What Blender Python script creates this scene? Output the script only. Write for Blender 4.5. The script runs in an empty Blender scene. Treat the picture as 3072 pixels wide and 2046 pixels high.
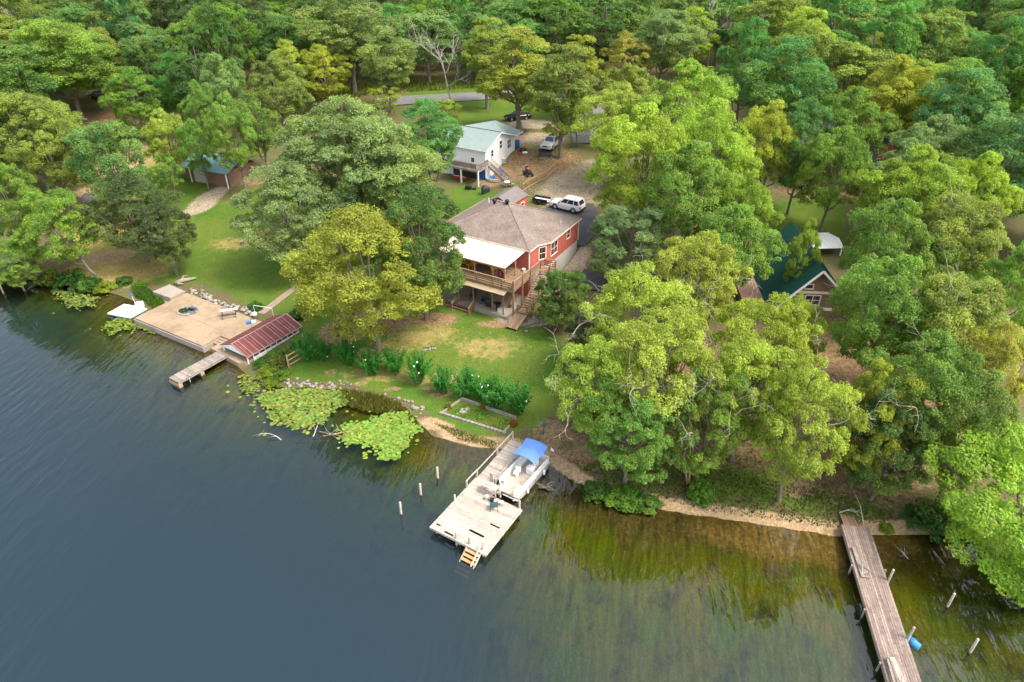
import bpy
import math, random
import numpy as np

# ---------------------------------------------------------------- camera numbers (used again when things are surveyed onto the ground)
CAM_H = 40.0
PITCH = math.radians(32.8)
FPX = 2049.0
CP, SP = math.cos(PITCH), math.sin(PITCH)

def at(u, v, z):
    """point of height z seen at photo position u, v"""
    x = (u - 1536) / FPX; y = -(v - 1023) / FPX
    d = (x, CP + y * SP, -SP + y * CP)
    k = (z - CAM_H) / d[2]
    return (d[0] * k, d[1] * k, z)

# ---------------------------------------------------------------- terrain
SHORE_PX = [(0, 850), (90, 838), (200, 856), (290, 868), (350, 882), (400, 902), (432, 935), (403, 957), (607, 1044), (700, 1085), (745, 1128), (800, 1150),
            (857, 1162), (1034, 1166), (1138, 1196), (1220, 1222), (1252, 1262), (1300, 1308), (1428, 1342), (1537, 1345),
            (1650, 1392), (1720, 1440), (1770, 1462), (1900, 1508), (2048, 1538), (2178, 1555), (2352, 1581), (2518, 1607), (2613, 1601),
            (2713, 1601), (2900, 1600), (3072, 1592)]
SHORE = [(-420.0, 190.0), (-150.0, 105.0)] + [at(u, v, 0)[:2] for u, v in SHORE_PX] + [(60.0, 37.0), (120.0, 30.0), (420.0, 0.0)]
SHORE = np.array(SHORE)

def shore_dist(x, y):
    """signed distance to the shore line, positive on land"""
    x = np.asarray(x, float); y = np.asarray(y, float)
    best = np.full(x.shape, 1e9); sgn = np.ones(x.shape)
    for (ax, ay), (bx, by) in zip(SHORE[:-1], SHORE[1:]):
        dx, dy = bx - ax, by - ay
        L = dx * dx + dy * dy
        t = np.clip(((x - ax) * dx + (y - ay) * dy) / L, 0, 1)
        ex = x - ax - t * dx; ey = y - ay - t * dy
        d = ex * ex + ey * ey
        c = dx * ey - dy * ex
        m = d < best - 1e-9
        best = np.where(m, d, best); sgn = np.where(m, np.where(c > 0, 1.0, -1.0), sgn)
    return np.sqrt(best) * sgn

PROF_S = [-400, -60, -30, -16, -9, -4, -1, 0, 1.2, 5, 12, 18, 24, 30, 36, 48, 60, 80, 110, 160, 300, 600]
PROF_Z = [-14, -9, -6, -3.2, -1.7, -.75, -.2, 0, .32, .55, .85, 1.05, 1.9, 3.2, 4.3, 4.9, 6.1, 8.0, 9.5, 12, 26, 62]

def ground_z(x, y):
    s = shore_dist(x, y)
    z = np.interp(s, PROF_S, PROF_Z)
    z2 = np.interp(s - 1.5, PROF_S, PROF_Z) * .5 + np.interp(s + 1.5, PROF_S, PROF_Z) * .5
    z = np.where(s > 6, z2, z)
    x = np.asarray(x, float); y = np.asarray(y, float)
    z = np.where(s < 0, z * (1 - .5 * np.clip((x + 4) / 7, 0, 1)), z)      # the right hand shallows shelve gently
    bump = np.sin(x * .09 + 1.3) * np.sin(y * .075 + .4) * .5 + np.sin(x * .031) * np.cos(y * .027 + 1) * 1.2
    z = z + bump * np.clip((s - 26) / 60, 0, 1)
    # the bench dug out for the red house's basement and patio
    dx, dy = x - 2.0, y - 69.2
    a = dx * .866 - dy * .5; b = dx * .5 + dy * .866
    m = np.clip((1.3 - a) / .8, 0, 1) * np.clip((a + 14) / 2, 0, 1) * np.clip((b + 8) / 2, 0, 1) * np.clip((11.0 - b) / .8, 0, 1)
    z = np.where(m > 0, z * (1 - m) + np.minimum(z, .98) * m, z)
    # the ground falls away in front of the white house's open basement
    wx_, wy_ = x - .37, y - 109.33
    p_ = wx_ * .866 - wy_ * .5; q_ = wx_ * .5 + wy_ * .866
    mw = np.clip((6 - p_) / 4, 0, 1) * np.clip((p_ + 14) / 4, 0, 1) * np.clip((q_ + 19) / 4, 0, 1) * np.clip((-1.0 - q_) / 6, 0, 1)
    z = z - mw * 1.45
    m2 = np.clip((3.2 - a) / 1.2, 0, 1) * np.clip((a - .2) / .8, 0, 1) * np.clip((b + 7) / 2, 0, 1) * np.clip((1.5 - b) / 3, 0, 1)
    return np.where(m2 > 0, z * (1 - m2) + np.minimum(z, 1.0) * m2, z)

def gz(x, y):
    return float(ground_z(np.array([x]), np.array([y]))[0])

def on_ground(u, v):
    """point of the ground (or lake bed) seen at photo position u, v"""
    x = (u - 1536) / FPX; y = -(v - 1023) / FPX
    d = np.array((x, CP + y * SP, -SP + y * CP))
    k = np.concatenate([np.arange(20, 120, .5), np.arange(120, 500, 2.0)])
    px, py, pz = d[0] * k, d[1] * k, CAM_H + d[2] * k
    below = pz < ground_z(px, py)
    i = int(np.argmax(below))
    lo, hi = k[i - 1], k[i]
    for _ in range(24):
        m = (lo + hi) / 2
        if CAM_H + d[2] * m < gz(d[0] * m, d[1] * m): hi = m
        else: lo = m
    return (d[0] * lo, d[1] * lo, gz(d[0] * lo, d[1] * lo))

def depth_of(p):
    return p[1] * CP - (p[2] - CAM_H) * SP

def pix(p):
    dz = p[2] - CAM_H; dep = p[1] * CP - dz * SP; up = p[1] * SP + dz * CP
    return 1536 + FPX * p[0] / dep, 1023 - FPX * up / dep
# ---------------------------------------------------------------- camera, sky, sun, exposure
scene = bpy.context.scene
COL = scene.collection
rng = np.random.default_rng(11)
random.seed(5)

cam_data = bpy.data.cameras.new("camera")
cam_data.sensor_width = 36.0
cam_data.lens = 36.0 * FPX / 3072.0
cam_data.clip_start = .5
cam_data.clip_end = 3000
cam = bpy.data.objects.new("camera", cam_data)
cam.location = (0, 0, CAM_H)
cam.rotation_euler = (math.radians(90) - PITCH, 0, 0)
COL.objects.link(cam)
scene.camera = cam

SUN_EL, SUN_ROT = math.radians(56), math.radians(112)
world = bpy.data.worlds.new("World")
scene.world = world
world.use_nodes = True
wn, wl = world.node_tree.nodes, world.node_tree.links
wn.clear()
w_out = wn.new("ShaderNodeOutputWorld"); w_bg = wn.new("ShaderNodeBackground")
w_sky = wn.new("ShaderNodeTexSky"); w_hsv = wn.new("ShaderNodeHueSaturation")
w_sky.sky_type = 'NISHITA'; w_sky.sun_disc = False
w_sky.sun_elevation = SUN_EL; w_sky.sun_rotation = SUN_ROT
w_sky.air_density = 1.0; w_sky.dust_density = 4.0; w_sky.ozone_density = 1.0
w_hsv.inputs['Saturation'].default_value = .58
wl.new(w_sky.outputs[0], w_hsv.inputs['Color'])
wl.new(w_hsv.outputs[0], w_bg.inputs[0]); w_bg.inputs[1].default_value = .15
wl.new(w_bg.outputs[0], w_out.inputs[0])

sun_data = bpy.data.lights.new("sun", 'SUN')
sun_data.energy = 1.2
sun_data.angle = math.radians(17)
sun_data.color = (1.0, .90, .76)
sun = bpy.data.objects.new("sun", sun_data)
sx, sy, sz = math.sin(SUN_ROT) * math.cos(SUN_EL), math.cos(SUN_ROT) * math.cos(SUN_EL), math.sin(SUN_EL)
from mathutils import Vector, Matrix
sun.rotation_euler = Vector((sx, sy, sz)).to_track_quat('Z', 'Y').to_euler()
COL.objects.link(sun)

scene.view_settings.view_transform = 'Standard'
scene.view_settings.look = 'None'
scene.view_settings.gamma = 1
scene.view_settings.exposure = 1.64
scene.render.engine = 'CYCLES'
scene.cycles.max_bounces = 6
scene.cycles.diffuse_bounces = 3
scene.cycles.glossy_bounces = 3
scene.cycles.transmission_bounces = 4
scene.cycles.transparent_max_bounces = 8
scene.cycles.use_adaptive_sampling = False

# ---------------------------------------------------------------- helpers
def tag(o, label=None, cat=None, group=None, kind=None):
    if label: o['label'] = label
    if cat: o['category'] = cat
    if group: o['group'] = group
    if kind: o['kind'] = kind
    return o

def thing(name, label, cat, loc=(0, 0, 0), rz=0.0, group=None):
    o = bpy.data.objects.new(name, None)
    o.empty_display_size = .3
    COL.objects.link(o)
    o.location = loc; o.rotation_euler = (0, 0, rz)
    return tag(o, label, cat, group, 'thing')

def copy_tree(o, parent=None):
    c = o.copy(); COL.objects.link(c)
    if parent is not None: c.parent = parent
    for ch in list(o.children): copy_tree(ch, c)
    return c

class MB:
    """collects shapes, then becomes ONE mesh object"""
    def __init__(s):
        s.v = []; s.f = []; s.t = []; s.m = []
        s.mi = 0
    def add(s, pts, faces, tint=1.0):
        b = len(s.v)
        s.v += [tuple(map(float, p)) for p in pts]
        for f in faces:
            s.f.append(tuple(b + i for i in f)); s.t.append(tint); s.m.append(s.mi)
        return s
    def box(s, c, d, rz=0.0, tint=1.0, rx=0.0, ry=0.0):
        M = Matrix.Translation(c) @ Matrix.Rotation(rz, 4, 'Z') @ Matrix.Rotation(ry, 4, 'Y') @ Matrix.Rotation(rx, 4, 'X')
        x, y, z = d[0] / 2, d[1] / 2, d[2] / 2
        P = [M @ Vector(p) for p in ((-x, -y, -z), (x, -y, -z), (x, y, -z), (-x, y, -z), (-x, -y, z), (x, -y, z), (x, y, z), (-x, y, z))]
        return s.add(P, [(3, 2, 1, 0), (4, 5, 6, 7), (0, 1, 5, 4), (1, 2, 6, 5), (2, 3, 7, 6), (3, 0, 4, 7)], tint)
    def span(s, a, b, tint=1.0):
        return s.box([(a[i] + b[i]) / 2 for i in range(3)], [abs(b[i] - a[i]) for i in range(3)], 0, tint)
    def beam(s, p, q, w, h, tint=1.0):
        """square timber from p to q, w wide (level) and h high"""
        p, q = Vector(p), Vector(q); d = (q - p)
        L = d.length
        if L < 1e-5: return s
        d /= L
        sd = d.cross(Vector((0, 0, 1)))
        if sd.length < 1e-3: sd = Vector((1, 0, 0))
        sd.normalize(); up = sd.cross(d)
        P = []
        for e in (p, q):
            for a, b in ((-1, -1), (1, -1), (1, 1), (-1, 1)): P.append(e + sd * (a * w / 2) + up * (b * h / 2))
        return s.add(P, [(0, 1, 2, 3), (7, 6, 5, 4), (0, 4, 5, 1), (1, 5, 6, 2), (2, 6, 7, 3), (3, 7, 4, 0)], tint)
    def tube(s, pts, rad, n=6, tint=1.0, cap=True):
        pts = [Vector(p) for p in pts]
        rad = rad if hasattr(rad, '__len__') else [rad] * len(pts)
        b = len(s.v); ref = None
        for i, p in enumerate(pts):
            d = (pts[min(i + 1, len(pts) - 1)] - pts[max(i - 1, 0)]).normalized()
            if ref is None: ref = Vector((1, 0, 0)) if abs(d.x) < .8 else Vector((0, 1, 0))
            a = (ref - d * ref.dot(d)).normalized(); ref = a; c = d.cross(a)
            for k in range(n):
                t = 2 * math.pi * k / n
                s.v.append(tuple(p + (a * math.cos(t) + c * math.sin(t)) * rad[i]))
        for i in range(len(pts) - 1):
            for k in range(n):
                k2 = (k + 1) % n
                s.f.append((b + i * n + k, b + i * n + k2, b + (i + 1) * n + k2, b + (i + 1) * n + k)); s.t.append(tint); s.m.append(s.mi)
        if cap:
            s.f.append(tuple(b + k for k in range(n - 1, -1, -1))); s.t.append(tint); s.m.append(s.mi)
            s.f.append(tuple(b + (len(pts) - 1) * n + k for k in range(n))); s.t.append(tint); s.m.append(s.mi)
        return s
    def lathe(s, c, prof, n=12, tint=1.0):
        """profile of (radius, z) turned about a vertical axis at c"""
        return s.tube_rings([[(c[0] + r * math.cos(2 * math.pi * k / n), c[1] + r * math.sin(2 * math.pi * k / n), c[2] + z) for k in range(n)] for r, z in prof], tint)
    def tube_rings(s, rings, tint=1.0, cap=True):
        b = len(s.v); n = len(rings[0])
        for R in rings: s.v += [tuple(map(float, p)) for p in R]
        for i in range(len(rings) - 1):
            for k in range(n):
                k2 = (k + 1) % n
                s.f.append((b + i * n + k, b + i * n + k2, b + (i + 1) * n + k2, b + (i + 1) * n + k)); s.t.append(tint); s.m.append(s.mi)
        if cap:
            s.f.append(tuple(b + k for k in range(n - 1, -1, -1))); s.t.append(tint); s.m.append(s.mi)
            s.f.append(tuple(b + (len(rings) - 1) * n + k for k in range(n))); s.t.append(tint); s.m.append(s.mi)
        return s
    def prism(s, poly, z0, z1, tint=1.0):
        """level polygon (counter-clockwise) between two heights"""
        n = len(poly)
        P = [(p[0], p[1], z0) for p in poly] + [(p[0], p[1], z1) for p in poly]
        F = [tuple(range(n - 1, -1, -1)), tuple(range(n, 2 * n))] + [(i, (i + 1) % n, n + (i + 1) % n, n + i) for i in range(n)]
        return s.add(P, F, tint)
    def slab(s, quad, th, tint=1.0):
        """sloped sheet: polygon in space thickened downwards"""
        n = len(quad)
        P = [tuple(p) for p in quad] + [(p[0], p[1], p[2] - th) for p in quad]
        F = [tuple(range(n)), tuple(range(2 * n - 1, n - 1, -1))] + [((i + 1) % n, i, n + i, n + (i + 1) % n) for i in range(n)]
        return s.add(P, F, tint)
    def build(s, name, mat, parent=None, smooth=False, bevel=0.0):
        me = bpy.data.meshes.new(name)
        me.from_pydata(s.v, [], s.f)
        for m in (mat if isinstance(mat, (list, tuple)) else [mat]): me.materials.append(m)
        at_ = me.attributes.new('tint', 'FLOAT', 'FACE')
        at_.data.foreach_set('value', np.array(s.t, np.float32))
        me.polygons.foreach_set('material_index', np.array(s.m, np.int32))
        if smooth: me.polygons.foreach_set('use_smooth', np.ones(len(s.f), bool))
        me.update()
        o = bpy.data.objects.new(name, me); COL.objects.link(o)
        if parent is not None: o.parent = parent
        if bevel:
            b = o.modifiers.new('bevel', 'BEVEL'); b.width = bevel; b.segments = 2; b.limit_method = 'ANGLE'
        return o

def local(root_loc, rz, p):
    """world point to the level frame of a thing"""
    dx, dy = p[0] - root_loc[0], p[1] - root_loc[1]
    c, s_ = math.cos(rz), math.sin(rz)
    return (dx * c + dy * s_, -dx * s_ + dy * c, p[2] - root_loc[2])

# ---------------------------------------------------------------- materials
def nodes_of(m):
    m.use_nodes = True
    n = m.node_tree.nodes; n.clear()
    return n, m.node_tree.links

def mat(name, col, rough=.8, var=.25, scale=3.0, stretch=(1, 1, 1), metal=0.0, dirt=None, dirt_amt=.4, dirt_scale=.7, bump=0.0, bump_scale=30.0, spec=.3):
    """painted, wooden or stony surface: colour broken by two noises, the face tint and an optional patchy stain"""
    m = bpy.data.materials.new(name)
    n, l = nodes_of(m)
    out = n.new("ShaderNodeOutputMaterial"); b = n.new("ShaderNodeBsdfPrincipled")
    l.new(b.outputs[0], out.inputs[0])
    b.inputs['Roughness'].default_value = rough; b.inputs['Metallic'].default_value = metal
    b.inputs['Specular IOR Level'].default_value = spec
    tc = n.new("ShaderNodeTexCoord"); mp = n.new("ShaderNodeMapping"); mp.inputs['Scale'].default_value = stretch
    l.new(tc.outputs['Object'], mp.inputs[0])
    nz = n.new("ShaderNodeTexNoise"); nz.inputs['Scale'].default_value = scale; nz.inputs['Detail'].default_value = 6; nz.inputs['Roughness'].default_value = .65
    l.new(mp.outputs[0], nz.inputs['Vector'])
    mr = n.new("ShaderNodeMapRange"); mr.inputs[1].default_value = .25; mr.inputs[2].default_value = .75
    mr.inputs[3].default_value = 1 - var; mr.inputs[4].default_value = 1 + var
    l.new(nz.outputs[0], mr.inputs[0])
    ta = n.new("ShaderNodeAttribute"); ta.attribute_name = 'tint'
    mu = n.new("ShaderNodeMath"); mu.operation = 'MULTIPLY'
    l.new(mr.outputs[0], mu.inputs[0]); l.new(ta.outputs['Fac'], mu.inputs[1])
    mx = n.new("ShaderNodeVectorMath"); mx.operation = 'SCALE'
    l.new(mu.outputs[0], mx.inputs['Scale'])
    if dirt:
        n2 = n.new("ShaderNodeTexNoise"); n2.inputs['Scale'].default_value = dirt_scale; n2.inputs['Detail'].default_value = 7; n2.inputs['Roughness'].default_value = .7
        l.new(tc.outputs['Object'], n2.inputs['Vector'])
        r2 = n.new("ShaderNodeMapRange"); r2.inputs[1].default_value = .46; r2.inputs[2].default_value = .66; r2.inputs[4].default_value = dirt_amt
        l.new(n2.outputs[0], r2.inputs[0])
        mc = n.new("ShaderNodeMix"); mc.data_type = 'RGBA'
        mc.inputs[6].default_value = (*col, 1); mc.inputs[7].default_value = (*dirt, 1)
        l.new(r2.outputs[0], mc.inputs[0]); l.new(mc.outputs[2], mx.inputs[0])
    else:
        mx.inputs[0].default_value = col
    l.new(mx.outputs[0], b.inputs['Base Color'])
    if bump:
        n3 = n.new("ShaderNodeTexNoise"); n3.inputs['Scale'].default_value = bump_scale; n3.inputs['Detail'].default_value = 3
        l.new(mp.outputs[0], n3.inputs['Vector'])
        bp = n.new("ShaderNodeBump"); bp.inputs['Strength'].default_value = bump; bp.inputs['Distance'].default_value = .02
        l.new(n3.outputs[0], bp.inputs['Height']); l.new(bp.outputs[0], b.inputs['Normal'])
    return m

def leaf_mat(name, trans=.35, warm=(.16, .12, .01), warm_amt=.5):
    """leaf whose colour comes from its tree (object colour), varied leaf by leaf and spray by spray"""
    m = bpy.data.materials.new(name)
    n, l = nodes_of(m)
    out = n.new("ShaderNodeOutputMaterial")
    oi = n.new("ShaderNodeObjectInfo"); ta = n.new("ShaderNodeAttribute"); ta.attribute_name = 'tint'
    hu = n.new("ShaderNodeAttribute"); hu.attribute_name = 'hue'
    mc = n.new("ShaderNodeMix"); mc.data_type = 'RGBA'; mc.inputs[7].default_value = (*warm, 1)
    sc = n.new("ShaderNodeMath"); sc.operation = 'MULTIPLY'; sc.inputs[1].default_value = warm_amt
    l.new(hu.outputs['Fac'], sc.inputs[0]); l.new(sc.outputs[0], mc.inputs[0])
    l.new(oi.outputs['Color'], mc.inputs[6])
    mx = n.new("ShaderNodeVectorMath"); mx.operation = 'SCALE'
    l.new(mc.outputs[2], mx.inputs[0]); l.new(ta.outputs['Fac'], mx.inputs['Scale'])
    d = n.new("ShaderNodeBsdfPrincipled"); d.inputs['Roughness'].default_value = .55; d.inputs['Specular IOR Level'].default_value = .25
    t = n.new("ShaderNodeBsdfTranslucent")
    mt = n.new("ShaderNodeVectorMath"); mt.operation = 'MULTIPLY'; mt.inputs[1].default_value = (1.25, 1.2, .55)
    l.new(mx.outputs[0], d.inputs['Base Color']); l.new(mx.outputs[0], mt.inputs[0]); l.new(mt.outputs[0], t.inputs['Color'])
    ms = n.new("ShaderNodeMixShader"); ms.inputs[0].default_value = trans
    l.new(d.outputs[0], ms.inputs[1]); l.new(t.outputs[0], ms.inputs[2]); l.new(ms.outputs[0], out.inputs[0])
    return m

M = {}
M['leaf'] = leaf_mat('leaf', .5, (.40, .46, .06), .40)
M['bark'] = mat('bark', (.17, .14, .11), .95, .45, 4, (3, 3, .6), bump=.6, bump_scale=12)
M['pale_bark'] = mat('pale bark', (.40, .36, .31), .9, .4, 5, (3, 3, .8), dirt=(.15, .13, .1), dirt_amt=.7, dirt_scale=2)
M['gray_wood'] = mat('weathered wood', (.28, .24, .20), .85, .3, 6, (1, 1, 1), dirt=(.15, .122, .10), dirt_amt=.55, dirt_scale=1.3)
M['dock_wood'] = mat('bleached deck boards', (.43, .375, .31), .85, .18, 5, (1, 1, 1), dirt=(.25, .205, .16), dirt_amt=.5, dirt_scale=1.6)
M['brown_wood'] = mat('brown stained timber', (.25, .16, .095), .8, .3, 5, dirt=(.14, .09, .055), dirt_amt=.5, dirt_scale=1.2)
M['post_wood'] = mat('honey timber', (.40, .24, .10), .75, .25, 6)
M['pier_wood'] = mat('pinkish pier boards', (.25, .19, .16), .88, .3, 5, dirt=(.14, .105, .085), dirt_amt=.65, dirt_scale=.9)
M['pile_wood'] = mat('pale piling wood', (.46, .40, .33), .9, .3, 5, (2, 2, .4), dirt=(.22, .18, .13), dirt_amt=.6, dirt_scale=2)
M['concrete'] = mat('stained concrete', (.31, .228, .148), .9, .14, 2, dirt=(.19, .132, .08), dirt_amt=.75, dirt_scale=.28, bump=.2)
M['pale_concrete'] = mat('pale concrete', (.30, .262, .215), .9, .15, 2, dirt=(.19, .155, .12), dirt_amt=.6, dirt_scale=.5)
M['red_paint'] = mat('red siding', (.48, .130, .098), .7, .10, 2, dirt=(.41, .105, .078), dirt_amt=.5)
M['shed_paint'] = mat('orange red siding', (.52, .10, .04), .7, .10, 2)
M['shingle'] = None
M['cream'] = mat('cream trim', (.72, .63, .50), .6, .08, 3)
M['white'] = mat('white paint', (.78, .77, .74), .5, .05, 3, dirt=(.62, .59, .53), dirt_amt=.4)
M['white_siding'] = mat('white siding', (.76, .74, .72), .6, .05, 3)
M['white_metal'] = mat('white metal sheet', (.52, .46, .37), .55, .05, 2, dirt=(.38, .32, .23), dirt_amt=.5, dirt_scale=.8)
M['glass'] = mat('dark window glass', (.03, .035, .04), .08, .1, 2, spec=.8)
M['black'] = mat('black plastic', (.02, .02, .022), .5, .2, 5)
M['dark_metal'] = mat('dark metal', (.05, .05, .055), .5, .2, 5, metal=.3)
M['tyre'] = mat('tyre rubber', (.025, .025, .025), .85, .2, 5)
M['steel'] = mat('bare aluminium', (.55, .55, .55), .4, .1, 4, metal=.5)
M['blue_cloth'] = mat('blue canvas', (.12, .25, .66), .8, .12, 2, bump=.2, bump_scale=6)
M['blue_plastic'] = mat('blue plastic', (.02, .13, .48), .45, .1, 3)
M['light_blue'] = mat('light blue plastic', (.035, .19, .42), .5, .1, 3)
M['green_plastic'] = mat('teal plastic', (.03, .16, .15), .6, .1, 3)
M['asphalt'] = mat('driveway asphalt', (.062, .061, .064), .9, .2, 6, dirt=(.11, .102, .095), dirt_amt=.5, dirt_scale=.5, bump=.2)
M['road'] = mat('road asphalt', (.165, .16, .158), .9, .15, 3, dirt=(.125, .12, .118), dirt_amt=.6, dirt_scale=.3)
M['stone'] = mat('pale rubble stone', (.27, .245, .21), .9, .25, 4, dirt=(.14, .115, .09), dirt_amt=.6, dirt_scale=1.5)
M['red_plastic'] = mat('red plastic', (.5, .03, .04), .5, .1, 3)
M['yellow_paint'] = mat('yellow paint', (.6, .36, .02), .5, .1, 3)
M['magenta'] = mat('pink cloth', (.5, .03, .12), .7, .1, 3)

M['seam'] = mat('faded seam metal', (.36, .24, .22), .6, .15, 3)
# ---------------------------------------------------------------- the ground: one sheet to the horizon
def steps(*segs):
    out = []
    for a, b, st in segs: out.append(np.arange(a, b, st))
    return np.concatenate(out)
GX = steps((-700, -150, 30), (-150, -66, 2.5), (-66, 66, .5), (66, 150, 2.5), (150, 701, 30))
GY = steps((-120, 18, 6), (18, 122, .5), (122, 270, 1.5), (270, 400, 10), (400, 901, 40))
GXX, GYY = np.meshgrid(GX, GY)
GSD = shore_dist(GXX.ravel(), GYY.ravel()).reshape(GXX.shape)
GZ = ground_z(GXX.ravel(), GYY.ravel()).reshape(GXX.shape)
_rough = np.sin(GXX * 1.7 + np.sin(GYY * 1.1) * 1.5) * np.sin(GYY * 1.9 + np.cos(GXX * .8)) * .05
GZ = GZ + _rough * np.clip(np.abs(GSD) / 4, 0, 1)

def D(u, v):                      # survey notes were taken on a 2354 px wide print
    return u * 1.305, v * 1.305

def poly_mask(px_poly, soft=2, world=None):
    P = world if world is not None else [on_ground(*D(u, v))[:2] for u, v in px_poly]
    inside = np.zeros(GXX.shape, bool)
    n = len(P)
    for i in range(n):
        (x1, y1), (x2, y2) = P[i], P[(i + 1) % n]
        if y1 == y2: continue
        c = ((y1 > GYY) != (y2 > GYY)) & (GXX < (x2 - x1) * (GYY - y1) / (y2 - y1) + x1)
        inside ^= c
    m = inside.astype(float)
    for _ in range(soft):
        p = np.pad(m, 1, mode='edge')
        m = (p[1:-1, 1:-1] * 2 + p[:-2, 1:-1] + p[2:, 1:-1] + p[1:-1, :-2] + p[1:-1, 2:]) / 6
    return m

def blob(u, v, rx, ry=None, rot=0.0):
    x, y, _ = on_ground(*D(u, v))
    ry = ry or rx
    c, s_ = math.cos(math.radians(rot)), math.sin(math.radians(rot))
    dx, dy = GXX - x, GYY - y
    a = (dx * c + dy * s_) / rx; b = (-dx * s_ + dy * c) / ry
    return np.clip(1.35 - np.sqrt(a * a + b * b), 0, 1)

Z_lawn = np.zeros(GXX.shape); Z_sand = Z_lawn.copy(); Z_dirt = Z_lawn.copy(); Z_grav = Z_lawn.copy(); Z_dry = Z_lawn.copy()
for pl, k in [
    ([(300, 655), (215, 590), (190, 520), (200, 440), (330, 330), (470, 420), (520, 470), (640, 400), (760, 420), (900, 560), (1050, 700), (1200, 745), (1290, 770),
      (1300, 900), (1240, 990), (1180, 990), (1100, 1010), (960, 945), (850, 905), (640, 870), (700, 740), (600, 712), (470, 650)], 1.0),
    ([(1030, 425), (1100, 430), (1210, 470), (1190, 520), (1040, 520)], 1.0),
    ([(930, 185), (1290, 180), (1290, 275), (1150, 290), (1050, 300), (930, 230)], .9),
    ([(1740, 470), (1940, 440), (1950, 570), (1760, 560)], 1.0),
    ([(1220, 980), (1330, 960), (1320, 1080), (1240, 1060)], .75),
    ([(1540, 1140), (1600, 1060), (1980, 1080), (2100, 1190), (1900, 1180), (1640, 1150)], .75)]:
    Z_lawn = np.maximum(Z_lawn, poly_mask(pl, 12) * k)
for a in [(300, 380, 5, 3, 20), (240, 395, 7, 2.5, 25), (235, 470, 6, 3), (250, 545, 8, 7), (300, 620, 6, 5), (240, 615, 5, 3), (1230, 330, 3, 7, 60)]:
    Z_dry = np.maximum(Z_dry, blob(*a))
for a in [(900, 800, 4, 2), (760, 640, 6, 4), (980, 770, 6, 3), (640, 540, 7, 5), (540, 560, 5, 3), (1120, 800, 5, 3), (880, 860, 6, 1.5), (1010, 870, 4, 1.2)]:
    Z_dry = np.maximum(Z_dry, blob(*a) * .62)
for a in [(255, 590, 3.8, 2.2, 15), (1570, 1215, 1, 1), (300, 378, 3, 1.2, 20), (265, 385, 6, 2.6, 20), (210, 440, 3, 2), (1830, 1120, 1.6, 1.3), (395, 902 / 1.305, 1.5)]:
    Z_sand = np.maximum(Z_sand, blob(*a))
for a in [(1000, 735, 3, 1.6), (868, 812, 2.4, 1.5), (870, 735, 5, 3), (1270, 1010, 2, 3), (1310, 1030, 3, 4), (790, 760, 3), (1150, 745, 3, .8), (905, 893, 1, .4), (985, 893, .9, .4),
          (1010, 907, 1.3, .5), (760, 855, .8, .4), (830, 880, .8, .4), (960, 880, .8, .4), (300, 350, 6, 3), (1900, 440, 8, 3), (1990, 440, 6, 5), (620, 410, 6, 1.5, 10), (560, 400, 7, 2),
          (1210, 385, 6, 6), (1180, 400, 7, 4), (1270, 370, 5, 6), (1550, 980, 6, 6), (1900, 1000, 9, 9), (1680, 900, 9, 9), (2000, 900, 12, 12), (230, 270, 8, 4), (420, 290, 7, 4), (210, 300, 6, 4)]:
    Z_dirt = np.maximum(Z_dirt, blob(*a))
for a in [(1220, 285, 2.8, 6, 70), (1240, 320, 3.5, 6, 70), (1320, 420, 4.5, 9, -35), (1290, 450, 3, 5, -30), (1350, 400, 4, 7, -30), (1330, 450, 5, 4), (1180, 735, 2.2, 1.2), (1230, 740, 3, 1), (1300, 640, 2.2, 5, -30), (1320, 600, 1.8, 4, -30), (480, 455, 2.0, 4.5, -30), (468, 475, 1.6, 3, -30), (440, 485, 1.2, 2.5, -30)]:
    Z_grav = np.maximum(Z_grav, blob(*a))
# beaches: the strip along the water on the right, and the small one at the middle dock
_b = np.clip(1.0 - np.abs(GSD - .35) / 1.1, 0, 1)
_right = np.clip((GXX + 5.5) / 1.5, 0, 1)
_gap = 1 - np.clip(1.2 - np.abs(GXX - 8.2) / 2.2, 0, 1) * .7
Z_sand = np.maximum(Z_sand, np.clip(_b * 1.5, 0, 1) * _right * _gap)
Z_sand = np.maximum(Z_sand, blob(1000, 975, 2.4, .8, -25)); Z_sand = np.maximum(Z_sand, blob(1060, 1015, 2.5, .8, -25))
Z_shelf = np.maximum(blob(1830, 1225, 8.5, 3.2, -8), blob(2000, 1250, 4, 2)) + .8 * blob(1180, 1010, 3, 1.5)
Z_lawn = np.clip(Z_lawn, 0, 1) * np.clip(GSD / 1.0, 0, 1)

gv = np.stack([GXX, GYY, GZ], -1).reshape(-1, 3)
ny, nx = GXX.shape
ii = (np.arange(ny - 1)[:, None] * nx + np.arange(nx - 1)[None, :]).ravel()
gf = np.stack([ii, ii + 1, ii + nx + 1, ii + nx], -1)

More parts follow.
